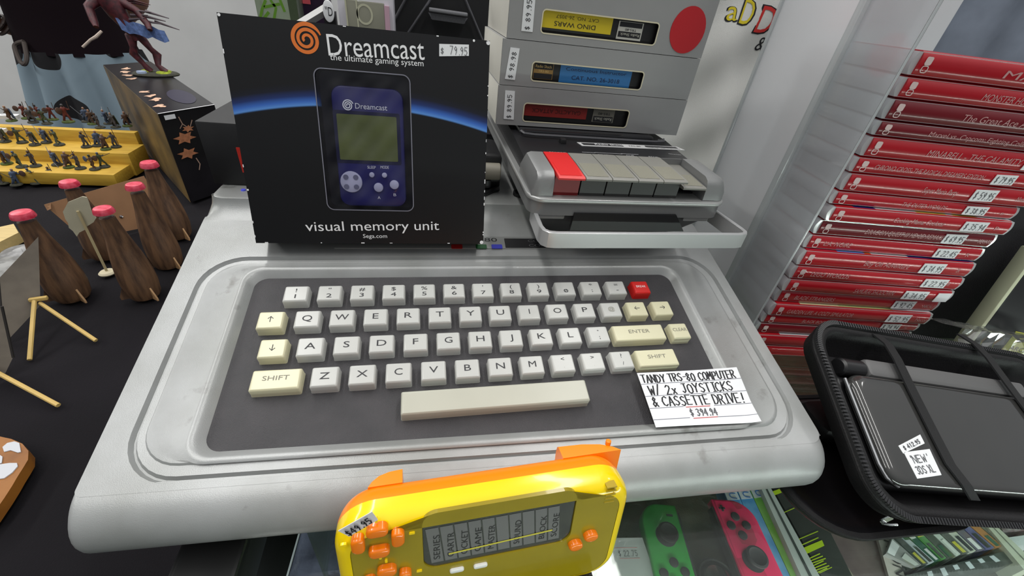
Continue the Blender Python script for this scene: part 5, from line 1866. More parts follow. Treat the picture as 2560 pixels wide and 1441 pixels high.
MB().text('TION', Mx, (_c - _a).length * .9, (_b - _a).length).build('lettering', mat('dark_grey_print', (48, 44, 46), .6), o)
cols = [((150, 150, 148), 'pale grey'), ((70, 74, 72), 'charcoal'), ((196, 204, 212), 'pale blue white'), ((44, 96, 78), 'teal green'), ((74, 140, 66), 'grass green'), ((72, 80, 70), 'olive grey'), ((196, 204, 196), 'off white'), ((92, 96, 90), 'mid grey'), ((200, 204, 190), 'cream'), ((108, 106, 118), 'grey violet'), ((96, 98, 146), 'blue violet'), ((184, 124, 66), 'ochre'), ((128, 130, 118), 'khaki grey')]
tips = [((2214, 1385), (2284, 1418)), ((2232, 1345), (2306, 1413)), ((2238, 1330), (2322, 1410)), ((2254, 1330), (2338, 1405)), ((2272, 1325), (2352, 1400)), ((2292, 1320), (2368, 1396)), ((2310, 1316), (2390, 1392)), ((2326, 1312), (2404, 1386)), ((2342, 1308), (2424, 1382)), ((2362, 1302), (2442, 1378)), ((2384, 1300), (2464, 1374)), ((2404, 1298), (2488, 1370)), ((2424, 1294), (2508, 1366)), ((2444, 1290), (2530, 1362))]
for k in range(13):
    (ax, ay), (bx_, by_) = tips[k]; (cx, cy), (dx, dy) = tips[k + 1]
    pts = ((bx_ + 1, by_), (dx - 2, dy), (cx - 2, cy), (ax + 1, ay))
    o, q = spine('thin_case', '%s thin case spine in the row under the glass below the zip case' % cols[k][1], 'game case', pts, SH + .022, .0215, mat('thin_case_' + cols[k][1].replace(' ', '_'), cols[k][0], .35), 'row of thin cases under the glass')
    cc2 = ((232, 234, 236), (52, 56, 54), (40, 92, 70), (222, 226, 220), (206, 200, 60), (58, 60, 58))[k % 6]
    band(o, q, .02, .28, mat('tip_%d' % (k % 6), cc2, .35), 'printed_tip', .1, .9)
    band(o, q, .62 if k % 2 else .5, .97, mat('tip_%d' % ((k + 3) % 6), ((222, 226, 220), (206, 200, 60), (58, 60, 58), (232, 234, 236), (52, 56, 54), (40, 92, 70))[k % 6], .35), 'printed_base', .25, .75)
o, q = spine('front_case', 'long dark case lying along the ends of the thin cases under glass', 'game case', ((2268, 1485), (2580, 1395), (2540, 1372), (2262, 1440)), SH + .020, .0195, mat('dark_green_case', (50, 58, 54), .35))
for k in range(6): band(o, q, .1, .42 + .2 * (k % 2), M_wcase, 'white_mark', .18 + k * .11, .22 + k * .11)
o, q = spine('pale_rail', 'pale cream plastic rail right of the thin cases under the glass', 'divider', ((2560, 1425), (2600, 1418), (2462, 1288), (2446, 1290)), SH + .024, .0235, mat('rail_cream', (196, 200, 180), .35))
band(o, q, 0, 1, mat('rail_shadow', (120, 124, 110), .4), 'groove', .46, .54)
o, q = spine('silver_pack', 'crumpled silver and pink pack under the glass at the right edge', 'pack', ((2508, 1328), (2600, 1322), (2590, 1276), (2476, 1284)), SH + .020, .0195, mat('silver_foil', (190, 186, 188), .22, metal=.5, col2=(150, 110, 116), vscale=70, bump=.8, bscale=160))
o, q = spine('white_pack', 'flat white box under the glass at the right edge', 'pack', ((2530, 1368), (2620, 1352), (2600, 1334), (2508, 1346)), SH + .018, .0175, mat('flat_white_box', (206, 212, 214), .45))
# shrink wrapped dark pack left of the handheld, under the glass
o, q = spine('wrapped_pack', 'dark blue pack in shiny film under the glass left of the yellow handheld', 'pack', ((722, 1441), (905, 1418), (905, 1318), (752, 1334)), SH + .022, .0215, mat('shrink_film_dark', (44, 44, 60), .16, col2=(110, 112, 136), vscale=38, bump=1.0, bscale=120, coat=.6))
MB().tube([q[3] + V((-.001, 0, .0004)), q[0] + V((-.001, 0, .0004))], .0007, 6).build('film_seam', mat('film_bright', (196, 198, 206), .2), o)
# clear acrylic riser edge
a_, b_ = Z(748, 1303, -.030), Z(1000, 1274, -.030)
rz = thing('acrylic_riser', 'clear acrylic riser under the glass, its bright edge left of the handheld', 'riser', (a_ + b_) / 2 + V((0, 0, SH + .03 - .0)))
rz.location = ((a_ + b_) / 2).x, ((a_ + b_) / 2).y, SH
mb = MB(); d_ = (b_ - a_)
Mr = frame(a_, d_, V((-d_.y, d_.x, 0)))
mb.box(0, d_.length, 0, .07, -.0016, .0016, Mr)
mb.build('shelf_plate', clear('acrylic', (226, 234, 226), .05, .05, (190, 200, 190), .05), rz)
MB().tube([a_, b_], .0011, 8).build('bright_edge', mat('acrylic_edge', (196, 204, 196), .15), rz)
for x in (.002, d_.length - .002):
    MB().box(x - .001, x + .001, .001, .069, SH - a_.z + .0003, -.0016, Mr).build('side', MATS['acrylic'], rz)

# ================================================================ left table: wooden bottles with red caps
M_wood = mat('brown_wood', (112, 82, 58), .55, col2=(68, 47, 34), vscale=22, stretch=(9, 9, 1), bump=.3, bscale=300)
M_capr = mat('cap_red', (196, 40, 66), .35, var=.2, vscale=160, col2=(222, 92, 112))
M_woodp = mat('wood_highlight', (176, 138, 98), .6)  # paler wood tone painted for the highlight on the fins
bot_px = [((57, 530), (186, 742), 'front left wooden bottle with pinkish red cap beside the grey card sign'), ((248, 520), (366, 738), 'wooden bottle with pinkish red cap standing right of the stick sign'),
          ((320, 460), (424, 662), 'wooden bottle with pinkish red cap in front of the kraft board, second from the right'), ((162, 453), (270, 640), 'wooden bottle with pinkish red cap standing behind the pale stick sign'),
          ((359, 405), (446, 590), 'hindmost wooden bottle with pinkish red cap, nearest the black display box')]
for k, (cp, bp, lab) in enumerate(bot_px):
    P = Z(bp[0], bp[1], TZ)
    H = height_at(P, cp[1]) - TZ
    capw = (62, 52, 46, 50, 44)[k]
    cr = capw / 2 / F * (V((P.x, P.y, TZ + H)) - CAM).dot(RZ) / sqrt(1 + ((cp[0] - 1280) / F) ** 2) * 1.14
    t = thing('wooden_bottle', lab, 'bottle', (P.x, P.y, TZ + .0005), 'wooden bottles with red caps')
    Mb_ = T(P.x, P.y, TZ + .0005)
    r = cr * 2.0
    prof = [(r * q_, H * z_) for q_, z_ in ((0, 0), (.78, 0), (.90, .04), (1, .17), (.99, .26), (.92, .38), (.82, .49), (.68, .61), (.54, .72), (.44, .82), (.38, .90), (0, .90))]
    MB().lathe(prof, Mb_, 30).build('body', M_wood, t, None, 60)
    n_f = 44
    mb = MB()
    ls = []
    for rr, zz, fl in ((.88, -.0085, 1), (1.02, -.0080, 1), (1.00, -.0056, 1), (.96, -.0026, .4), (.86, -.0006, 0), (.70, 0, 0)):
        ls.append([Mb_ @ V(((cr * rr + (fl * .0004 if i % 2 else 0)) * cos(2 * pi * i / n_f), (cr * rr + (fl * .0004 if i % 2 else 0)) * sin(2 * pi * i / n_f), H + zz * cr / .0115)) for i in range(n_f)])
    mb.loops(ls)
    mb.build('cap', M_capr, t, 'red bottle cap', 30)
    s = r / .0265
    for q in range(3):
        a_ = radians(-35 + q * 120)
        Mf_ = Mb_ @ RZm(a_) @ T(r * .80, 0, 0) @ Matrix.Rotation(pi / 2, 4, 'X')
        MB().slab([(0, 0), (.013 * s, 0), (.0135 * s, .006 * s), (.006 * s, .022 * s), (.001 * s, .034 * s), (-.002 * s, .02 * s)], -.0012 * s, .0012 * s, Mf_).build('fin', M_woodp if q == 0 else M_wood, t)

# ---------------------------------------------------------------- kraft board, stick sign, card signs, terrain pieces
kbd = thing('kraft_board', 'brown kraft board standing behind the wooden bottles, folded corner at left', 'board', Z(330, 620, TZ))
h0 = [Z(212, 600, TZ + .001), Z(425, 556, TZ + .001)]
q = [h0[0], h0[1], V((h0[1].x, h0[1].y, 0)), V((h0[0].x, h0[0].y, 0))]
q[3] = hit(110, 512, (h0[1] - h0[0]).cross(V((0, .35, 1))), h0[0]); q[2] = hit(360, 440, (h0[1] - h0[0]).cross(V((0, .35, 1))), h0[0])
nk = (h0[1] - h0[0]).cross(V((0, .35, 1))).normalized()
MB().quad_plate(q, nk, .0012).build('board', mat('kraft_card', (146, 108, 76), .8, var=.08, vscale=40), kbd)
fl = [q[3], q[3] + (q[2] - q[3]) * .06 + nk * .002, q[3] + (q[2] - q[3]) * .04 + nk * .006 + V((0, 0, -.007)), q[3] + V((0, 0, -.008)) + nk * .003]
MB().quad_plate(fl[::-1], nk, .0008).build('folded_corner', MATS['kraft_card'], kbd)
MB().lathe([(0, 0), (.0022, 0), (.0020, .0008), (0, .0012)], frame(hit(303, 542, nk, h0[0]) + nk * .0002, (h0[1] - h0[0]), V((0, .35, 1))), 14).build('pin', mat('steel_pin', (206, 206, 210), .2, metal=1), kbd, 'small steel pin')

sg = thing('stick_sign', 'pale jagged card on a thin stick with a round white foot, between the bottles', 'sign', Z(268, 686, TZ))
pb = Z(270, 684, TZ)
MB().lathe([(0, 0), (.0085, 0), (.0088, .0012), (.0070, .0030), (0, .0036)], T(pb.x, pb.y, TZ + .0004), 22).build('foot', mat('bone_white', (206, 196, 166), .6), sg)
M_stick = mat('pale_stick', (186, 172, 132), .6)
nS = V((.15, -.97, .05)).normalized()
top = hit(194, 528, nS, V((pb.x, pb.y, TZ + .003)))
dsk = top
MB().tube([V((pb.x, pb.y, TZ + .003)), dsk], .0014, 10).build('stick', M_stick, sg)
dn = -ray(200, 540)
cpts = [(157, 530), (170, 506), (205, 492), (216, 494), (222, 508), (228, 530), (240, 546), (234, 556), (218, 566), (214, 574), (198, 582), (192, 592), (182, 578), (172, 570), (170, 558), (163, 548)]
cq = [hit(x, y, nS, dsk - nS * .0018) for x, y in cpts]
MB().quad_plate(cq[::-1], nS, .0014).build('card', mat('cream_card', (188, 184, 160), .75, var=.05, vscale=60), sg)

M_grayc = mat('grey_card_back', (112, 104, 94), .85, var=.08, vscale=90)
M_easel = mat('easel_wood', (196, 166, 98), .6, var=.08, vscale=50)
for k, (pts, bpx, legs, lab) in enumerate((
        (((122, 634), (127, 800), (42, 893), (28, 736)), (127, 812), (((86, 752), (74, 900)), ((100, 758), (240, 852))), 'grey card sign with a dark edge on a small wooden easel, behind another one'),
        (((12, 778), (40, 905), (22, 942), (-70, 990), (-90, 800)), (10, 950), (((-20, 925), (146, 1014)),), 'grey card sign on a wooden easel leg, cut by the left edge'))):
    foot = Z(bpx[0], bpx[1], TZ)
    t = thing('easel_sign', lab, 'sign', foot, 'card signs on wooden easels')
    nC = V((.62, -.72, .35)).normalized() if k == 0 else V((.55, -.78, .30)).normalized()
    q = [hit(x, y, nC, foot) for x, y in pts]
    mz = min(p.z for p in q)
    q = [p + V((0, 0, max(0, TZ + .0006 - mz))) for p in q]
    MB().quad_plate(q[::-1], nC, .0016).build('card', M_grayc, t)
    edge = [q[-2], q[-1]] if k == 0 else [q[0], q[1]]
    MB().tube([edge[0] - nC * .001, edge[1] - nC * .001], .0012, 6).build('dark_edge', mat('dark_card_edge', (34, 30, 28), .8), t, 'dark card edge')
    for (a_, b_) in legs:
        e1_ = Z(b_[0], b_[1], TZ + .002)
        s0_ = hit(a_[0], a_[1], nC, q[0] + nC * .003)
        MB().tube([s0_, e1_], .0019, 8, 1.0).build('easel_leg', M_easel, t)
    if k == 0:
        s0_ = hit(96, 748, nC, q[0] + nC * .0036)
        MB().box(-.007, .007, -.002, .002, -.002, .002, frame(s0_, (1, .3, 0), (0, 0, 1)), .0008).build('easel_head', M_easel, t)

for k, ((px, py), rx, col, lab) in enumerate((((52, 632), .019, (132, 132, 132), 'round grey terrain disc lying beside the front left bottle'), ((12, 672), .029, (118, 118, 116), 'larger round grey terrain disc at the left edge of the table'))):
    c = Z(px, py, TZ)
    t = thing('terrain_disc', lab, 'terrain disc', (c.x, c.y, TZ + .0004), 'grey terrain discs')
    MB().lathe([(0, 0), (rx * .97, 0), (rx, .0010), (rx * .9, .0028), (rx * .4, .0036), (0, .0034)], T(c.x, c.y, TZ + .0004), 34).build('base', mat('disc_grey_%d' % k, col, .7, var=.3, vscale=130, bump=1.0, bscale=220), t)
    rnd = random.Random(k)
    mb = MB()
    NP = 12
    mb.loops([[V((c.x, c.y, TZ)) + V((rx * f * (.32 + .14 * sin(i * 2.1 + k)) * cos(2 * pi * i / NP) + rx * .15, rx * f * .30 * sin(2 * pi * i / NP), z)) for i in range(NP)] for f, z in ((1.2, .0036), (.9, .0056), (.4, .0068))])
    mb.build('rock', mat('disc_rock_%d' % k, tuple(min(255, x + 30) for x in col), .7, bump=.8, bscale=200), t)
c = [Z(*p, TZ + .014) for p in ((0, 566), (34, 560), (46, 582), (-30, 620), (-80, 585))]
t = thing('wood_block', 'pale yellowish wooden block at the left edge above the grey discs', 'block', Z(0, 610, TZ))
MB().quad_plate([c[3], c[2], c[1], c[4]], (0, 0, 1), .0136).build('block', mat('pale_pine', (196, 172, 116), .6, var=.06, vscale=40, stretch=(1, 6, 6)), t)
# orange brown plaque with pale patches at the lower left
t = thing('painted_plaque', 'orange brown rounded wooden plaque with pale grey patches, lower left edge', 'plaque', Z(-10, 1180, TZ))
out_px = [(-150, 1130), (-60, 1096), (0, 1092), (28, 1098), (56, 1110), (71, 1128), (70, 1150), (58, 1170), (44, 1192), (30, 1216), (12, 1244), (-20, 1290), (-90, 1330), (-160, 1300)]
q = [Z(*p, TZ + .010) for p in out_px][::-1]
MB().quad_plate(q, (0, 0, 1), .0094).build('board', mat('orange_brown_wood', (146, 92, 30), .55, var=.1, vscale=50, col2=(120, 72, 22)), t)
M_pp = mat('pale_grey_patch', (186, 188, 194), .5)
for pts in (((6, 1118), (18, 1108), (36, 1104), (48, 1108), (52, 1130), (44, 1132), (26, 1126), (10, 1130)), ((-30, 1170), (-4, 1162), (24, 1158), (42, 1158), (44, 1166), (30, 1182), (10, 1196), (-30, 1202)), ((-60, 1130), (-10, 1132), (6, 1142), (4, 1158), (-20, 1164), (-70, 1158)), ((-80, 1180), (-44, 1176), (-44, 1206), (-90, 1220))):
    MB().quad_plate([Z(*p, TZ + .0108) for p in pts][::-1], (0, 0, 1), .0010).build('pale_patch', M_pp, t)

# ================================================================ yellow tiered stand with painted miniatures
M_pine = mat('yellow_pine', (206, 168, 62), .55, var=.05, vscale=30, stretch=(1, 8, 8), col2=(190, 150, 52))
M_pined = mat('yellow_pine_end', (120, 92, 46), .65)
ts = thing('tiered_stand', 'yellow wooden three tier display stand full of miniatures', 'display stand', (-.75, .63, TZ))
tiers = [(.5575, -.0795), (.6070, -.0600), (.6600, -.0398), (.700, None)]
TX0, TX1 = -1.15, -.535
for k in range(3):
    y0, zt_ = tiers[k]
    y1 = tiers[k + 1][0] if k < 2 else .702
    xr_ = TX1 - (.004 if k == 0 else 0) - (.008 if k == 2 else 0)
    MB().box(TX0, xr_, y0, .673 if k == 2 else y1 + .0002, TZ + .0004, zt_, None, .0006).build('tier', M_pine, ts)
MINI_M = [mat('mini_grey', (66, 64, 66), .6, var=.35, vscale=200), mat('mini_brown', (78, 56, 44), .6, var=.35, vscale=200), mat('mini_green', (58, 66, 44), .6, var=.35, vscale=200), mat('mini_blue', (66, 80, 104), .6, var=.3, vscale=200), mat('mini_red', (104, 46, 36), .6, var=.35, vscale=200)]
M_mbase = mat('mini_base', (52, 52, 40), .8, var=.3, vscale=250)
M_mbase2 = mat('mini_grass_base', (70, 82, 36), .9, var=.3, vscale=250)
M_mskin = mat('mini_flesh', (150, 116, 96), .6)
M_msteel = mat('mini_steel', (120, 122, 126), .4, metal=.5)


def mini(kind):
    """a 28 mm wargame figure: base, body, head, weapon; pose by kind"""
    t = thing('miniature', 'miniature', 'miniature', (0, 0, 0))
    MB().lathe([(0, 0), (.0066, 0), (.0070, .0006), (.0062, .0020), (.003, .0025), (0, .0026)], None, 20).build('base', (M_mbase, M_mbase2, M_mbase)[kind % 3], t)
    m = MINI_M[kind % 5]
    lean = (.0, .10, -.08, .16, .04)[kind % 5]
    w = 1.0 + .25 * (kind % 2)
    mb = MB()
    st = .0026 + .0006 * (kind % 3)
    hip = V((lean * .010, 0, .0105)); che = V((lean * .019, -.0004, .0175)); nk = V((lean * .022, -.0006, .0203))
    for s_ in (-1, 1):
        mb.tube([(s_ * st + .0005, -.0012 * s_ + .0004, .0022), (s_ * st, -.0012 * s_, .0032), (s_ * st * .8 + lean * .004, -.0014, .0066), hip + V((s_ * .0012, 0, 0))], [.0016, .0012, .0013 * w, .0016 * w], 7)
    mb.lathe([(0, .0085), (.0024 * w, .0092), (.0025 * w, .0115), (.0022 * w, .0135), (.0029 * w, .0168), (.0027 * w, .0188), (.0012, .0202), (0, .0204)], Matrix(((1, 0, lean, 0), (0, .8, 0, 0), (0, 0, 1, 0), (0, 0, 0, 1))), 10)
    hand = V((.0052 + lean * .02, -.0034, .0150 + .002 * (kind % 3)))
    hand2 = V((-.0050 + lean * .02, -.0030, .0128 + .0035 * ((kind + 1) % 2)))
    for s_, hd_ in ((1, hand), (-1, hand2)):
        mb.tube([che + V((s_ * .0026 * w, 0, .0004)), (che + hd_) / 2 + V((s_ * .0012, .0008, -.0012)), hd_], [.0013 * w, .0011, .0009], 7)
    mb.build('body', m, t, None, 50)
    MB().lathe([(0, -.0018), (.0011, -.0015), (.0016, 0), (.0014, .0012), (.0006, .0018), (0, .0019)], T(nk.x, nk.y, nk.z + .0014), 10).build('head', M_mskin if kind % 2 else MINI_M[(kind + 1) % 5], t)
    if kind % 5 == 0: wp = [hand + V((0, 0, -.011)), hand + V((-.001, 0, .014))]
    elif kind % 5 == 1: wp = [hand, hand + V((.004, -.004, .006))]
    elif kind % 5 == 2: wp = [hand + V((-.003, 0, -.002)), hand + V((.008, -.003, .002))]
    elif kind % 5 == 3: wp = [hand2 + V((.002, 0, -.004)), hand2 + V((-.010, .001, .012))]
    else: wp = [hand, hand + V((.001, .001, .010))]
    MB().tube(wp, [.00045, .0004], 6).build('weapon', M_msteel if kind % 2 else MINI_M[1], t)
    if kind in (2, 4, 6):
        MB().slab(circ(.0034, 14, 0, 0, .0042), 0, .0008, frame(hand2 + V((-.0008, -.0014, 0)), (1, .3, 0), (0, .1, 1)), .0004).build('shield', MINI_M[3 if kind == 6 else 1], t)
    if kind in (1, 3, 5):
        mb = MB()
        mb.loops([[V((x * q_ + lean * .02, .0022 + .0016 * (1 - q_ * .3) * (1 + .3 * sin(x * 2000)) + (.0202 - z) * .12, z)) for x in (-.0022, -.0011, 0, .0011, .0022)] + [V((x * q_ + lean * .02, .0016 + (.0202 - z) * .10, z)) for x in (.0022, .0011, 0, -.0011, -.0022)] for z, q_ in ((.0040, 1.9), (.010, 1.5), (.0190, 1.0))])
        mb.build('cloak', MINI_M[(kind + 2) % 5], t)
    return t


protos = [mini(k) for k in range(7)]
used = [False] * 7
place = [
 # top tier (z index 2)
 (30, 306, 2, 'g'), (84, 310, 2, 'g'), (119, 313, 2, 'd'), (68, 300, 2, 'r'), (104, 302, 2, 'r'), (134, 303, 2, 'r'), (172, 309, 2, 'R'), (217, 308, 2, 'd'), (232, 314, 2, 'g'), (251, 323, 2, 'd'), (272, 313, 2, 'd'), (290, 322, 2, 'g'), (319, 319, 2, 'g'),
 # middle tier
 (14, 358, 1, 'g'), (57, 360, 1, 'd'), (88, 366, 1, 'g'), (117, 360, 1, 'd'), (149, 366, 1, 'd'), (217, 371, 1, 'd'), (245, 368, 1, 'd'), (265, 377, 1, 'g'), (291, 371, 1, 'd'),
 # bottom tier
 (18, 413, 0, 'g'), (56, 421, 0, 'd'), (90, 419, 0, 'd'), (144, 416, 0, 'd'), (173, 422, 0, 'g'), (202, 425, 0, 'd'), (238, 427, 0, 'b'), (262, 421, 0, 'd'),
 # in front of the stand on the cloth
 (10, 462, -1, 'd'), (42, 466, -1, 'd'), (92, 462, -1, 'd'), (138, 458, -1, 'd'), (176, 452, -1, 'd')]
tn = {2: 'top tier', 1: 'middle tier', 0: 'bottom tier', -1: 'cloth in front'}
xp = {2: 'dark painted miniature figure on the top tier of the yellow stand', 1: 'dark painted miniature figure on the middle tier of the yellow stand', 0: 'dark painted miniature figure on the bottom tier of the yellow stand', -1: 'dark painted miniature figure on the black cloth before the yellow stand'}
rnd = random.Random(21)
for i, (px, py, k, c) in enumerate(place):
    h = {2: tiers[2][1], 1: tiers[1][1], 0: tiers[0][1], -1: TZ}[k] + .0003
    P = Z(px, py - 3, h)
    pi_ = {'d': (0, 3, 2)[i % 3], 'g': (1, 5)[i % 2], 'r': 4, 'R': 4, 'b': 6}[c]
    lab = xp[k]
    if c == 'R': lab = 'reddish miniature on a wide dark base, middle of the top tier'
    if c == 'b': lab = 'miniature with a pale blue shield on the bottom tier of the yellow stand'
    g = 'miniatures on the %s of the stand' % tn[k] if k >= 0 else 'miniatures on the cloth before the stand'
    sc = 1.0 * (1.35 if c == 'R' else 1.12)
    if not used[pi_]:
        used[pi_] = True
        o = protos[pi_]
        o.location = P; o['label'] = lab; o['group'] = g
        o.rotation_euler = (0, 0, rnd.uniform(-1, 1)); o.scale = (sc, sc, sc)
    else:
        dup(protos[pi_], P, lab, g, rnd.uniform(-1.2, 1.2), sc)
# white scraps at the left end of the stand
for k, (px, py, lv, lab) in enumerate(((22, 296, tiers[2][1], 'white printed paper tag on the top tier at the left edge'), (4, 330, tiers[1][1] + .012, 'small white paper tag above the middle tier at the left edge'))):
    c = Z(px, py, lv)
    t = thing('paper_tag', lab, 'paper tag', (c.x, c.y, lv), None)
    MB().slab(rrect(.030 if k == 0 else .016, .012, .002, 3), .0004, .0060, T(c.x, c.y, lv) @ RZm(.2)).build('tag', M_white, t)
    MB().stroke([(-.008, .001), (-.002, -.001), (.006, .0015)], .0015, T(c.x, c.y, lv + .0062) @ RZm(.2)).build('ink_mark', M_greyink, t)

# ================================================================ black display box with a red monster figure on it
B0_ = V((-.4035, .5035, 0)); fdir = V((.520, .854, 0)).normalized(); ldir = V((-.600, .800, 0)).normalized()
bz = .0400
ct = Z(395, 285, bz); cr_ = Z(536, 262, bz); cb_ = Z(365, 152, bz); cl_ = Z(258, 162, bz)
q = [V((p.x, p.y, 0)) for p in (ct, cr_, cb_, cl_)]
q[2] = q[1] + (q[3] - q[0])
dbx = thing('display_box', 'large black game box with figure artwork on top, behind the wooden bottles', 'box', (q[0] + q[2]) / 2 + V((0, 0, TZ)))
mb = MB()
mb.loops([[p + V((0, 0, TZ + .0004)) for p in q], [p + V((0, 0, bz)) for p in q]])
mb.build('carton', mat('black_gloss_card', (24, 22, 26), .3, var=.2, vscale=20), dbx)
n1 = V(((q[0] - q[3]).y, -(q[0] - q[3]).x, 0)).normalized()
if n1.dot(CAM - q[0]) < 0: n1 = -n1
MB().quad_plate([q[3] + V((0, 0, TZ + .001)) + n1 * .0006, q[0] + V((0, 0, TZ + .001)) + n1 * .0006, q[0] + V((0, 0, bz - .001)) + n1 * .0006, q[3] + V((0, 0, bz - .001)) + n1 * .0006], n1, .0005).build('side_picture', mat('brown_side_picture', (122, 98, 56), .5, col2=(58, 50, 40), vscale=14, bump=.2, bscale=60), dbx, 'brown picture on the long side')
Mt = frame(q[0] + V((0, 0, bz + .0002)), q[1] - q[0], q[3] - q[0])
LW_, LL_ = (q[1] - q[0]).length, (q[3] - q[0]).length
MB().stroke([(0, 0), (LW_, 0)], .0022, Mt, .0002).build('worn_edge', M_whiteprint, dbx)
rnd = random.Random(4)
M_fl = mat('figure_print', (206, 168, 142), .5, var=.2, vscale=300)
for (cx, cy) in ((.16, .10), (.20, .20), (.20, .27), (.18, .35), (.22, .62), (.22, .70), (.24, .78), (.34, .86)):
    mb = MB()
    o = [(cx + .085 * (1 + .45 * sin(t * 3 + cx * 30) + rnd.uniform(-.2, .2)) * cos(t), cy + .022 * (1 + .4 * cos(t * 2 + cy * 20) + rnd.uniform(-.2, .2)) * sin(t)) for t in [2 * pi * i / 16 for i in range(16)]]
    mb.poly([q[0] + (q[1] - q[0]) * x + (q[3] - q[0]) * y + V((0, 0, bz + .0005)) for x, y in o])
    mb.build('figure_picture', M_fl, dbx)
MB().poly([q[0] + (q[1] - q[0]) * (.66 + .22 * cos(t)) + (q[3] - q[0]) * (.20 + .13 * sin(t)) + V((0, 0, bz + .0004)) for t in [2 * pi * i / 24 for i in range(24)]]).build('violet_glow_print', mat('violet_print', (46, 43, 62), .4), dbx)
# end face artwork: rust coloured leaves and branch
n2 = V(((q[1] - q[0]).y, -(q[1] - q[0]).x, 0)).normalized()
if n2.dot(CAM - q[0]) < 0: n2 = -n2
Me = frame(q[0] + V((0, 0, TZ)) + n2 * .0006, q[1] - q[0], (0, 0, 1))
inv = Me.inverted()


def ef(px, py):
    p = inv @ hit(px, py, n2, q[0] + n2 * .0006)
    return p.x, p.y


M_rust = mat('rust_print', (176, 116, 82), .5, var=.2, vscale=200)
for (px, py, s, rot) in ((462, 345, .018, .3), (470, 384, .017, .2), (470, 322, .010, .8)):
    cx, cy = ef(px, py)
    pts = [(cx + s * (1.0 if i % 2 else .52) * cos(2 * pi * i / 12 + rot), cy + s * .55 * (1.0 if i % 2 else .55) * sin(2 * pi * i / 12 + rot)) for i in range(12)]
    MB().poly([Me @ V((x, y, .0002)) for x, y in pts]).build('leaf_picture', M_rust, dbx)
lb = MB()
lb.stroke([ef(446, 292), ef(456, 310), ef(474, 322), ef(480, 300)], .0016, Me, .0001).stroke([ef(456, 310), ef(450, 322)], .0012, Me, .0001).stroke([ef(490, 395), ef(500, 410), ef(498, 425)], .0016, Me, .0001)
lb.build('branch_picture', mat('branch_print', (160, 132, 116), .5), dbx)
a_ = ef(408, 286); b_ = ef(440, 296)
MB().slab([(a_[0], b_[1]), (b_[0], b_[1]), (b_[0], a_[1] - .002), (a_[0], a_[1] - .002)], 0, .0003, Me).build('white_label', M_white, dbx, 'white label on the end')

# the monster
P = Z(392, 188, bz)
mo = thing('monster_figure', 'dark red spiky monster figure on a mossy oval base standing on the black display box', 'figurine', (P.x, P.y, bz + .0004))
Mm = T(P.x, P.y, bz + .0004) @ RZm(.35)
kf = (P - CAM).length / F * 1.0                              # room size of a picture pixel here
MB().lathe([(0, 0), (.032, 0), (.033, .002), (.030, .0045), (0, .005)], Mm @ Matrix.Diagonal((1.12, .8, 1, 1)), 30).build('base', M_mbase, mo)
rnd = random.Random(8)
for (x, y, r) in ((-.014, .008, .010), (.012, -.006, .012), (.018, .006, .007)):
    MB().lathe([(0, .0045), (r, .0045), (r * .8, .0068), (r * .3, .008), (0, .0082)], Mm @ T(x, y), 12).build('moss', mat('bright_moss', (142, 156, 40), .9, var=.3, vscale=300), mo, 'yellow green moss')
MB().lathe([(0, .004), (.008, .004), (.0075, .008), (0, .009)], Mm @ T(-.020, -.010), 8).build('ice_chunk', mat('ice_blue', (170, 186, 214), .3), mo)
M_mon = mat('monster_red', (92, 34, 42), .5, var=.35, vscale=160, col2=(52, 22, 30))
mb = MB()
hip = V((.0, 0, .052))
for s_ in (-1, 1):
    mb.tube([(s_ * .010 + .004, -.004 * s_, .005), (s_ * .009, -.003 * s_, .014), (s_ * .014, .002, .028), (s_ * .010, -.001, .036), hip + V((s_ * .006, 0, -.002)), hip], [.0055, .0036, .0058, .0042, .0068, .007], 10)
mb.tube([hip + V((0, 0, -.006)), hip + V((-.002, 0, .008)), hip + V((-.006, .001, .024)), hip + V((-.008, .001, .042)), hip + V((-.010, -.004, .056))], [.007, .0085, .0125, .0150, .008], 12)
mb.tube([hip + V((-.010, -.004, .054)), hip + V((-.012, -.010, .064)), hip + V((-.013, -.018, .066)), hip + V((-.013, -.025, .062))], [.007, .0085, .0068, .003], 10)
for s_ in (-1, 1):
    mb.tube([hip + V((-.008 + s_ * .012, 0, .042)), hip + V((-.008 + s_ * .026, -.004, .032)), hip + V((-.006 + s_ * .030, -.012, .016)), hip + V((-.006 + s_ * .030, -.018, .010))], [.0068, .0055, .0046, .003], 9)
mb.build('body', M_mon, mo, None, 60)
for i in range(16):
    a_ = rnd.uniform(-.9, .9); zz = rnd.uniform(.012, .064)
    b_ = hip + V((-.006 + .006 * sin(a_), .010, zz))
    e_ = b_ + V((.034 * sin(a_) + .014, .022 + rnd.uniform(0, .010), rnd.uniform(-.006, .016)))
    MB().tube([b_, (b_ + e_) / 2 + V((0, .002, .003)), e_], [.0026, .0019, .0004], 7).build('spike', M_mon, mo)
for i in range(7):
    b_ = hip + V((.004 + i * .005, -.004, .020 + (i % 3) * .006))
    MB().tube([b_, b_ + V((.020 + i * .001, -.010, .004 - .002 * i))], [.0022, .0006], 7).build('claw_spike', mat('monster_grey_spike', (84, 72, 78), .5), mo)
mb = MB()
n_ = 9
gv = []
for j in range(3):
    for i in range(n_):
        gv.append(hip + V((-.010 + .050 * i / (n_ - 1), -.012 + .003 * sin(i * 1.6), .022 - .008 * j - .012 * (i / (n_ - 1)) + .002 * sin(i * 2.3 + j))))
gv2 = [p + V((0, .0015, 0)) for p in gv]
gf = []
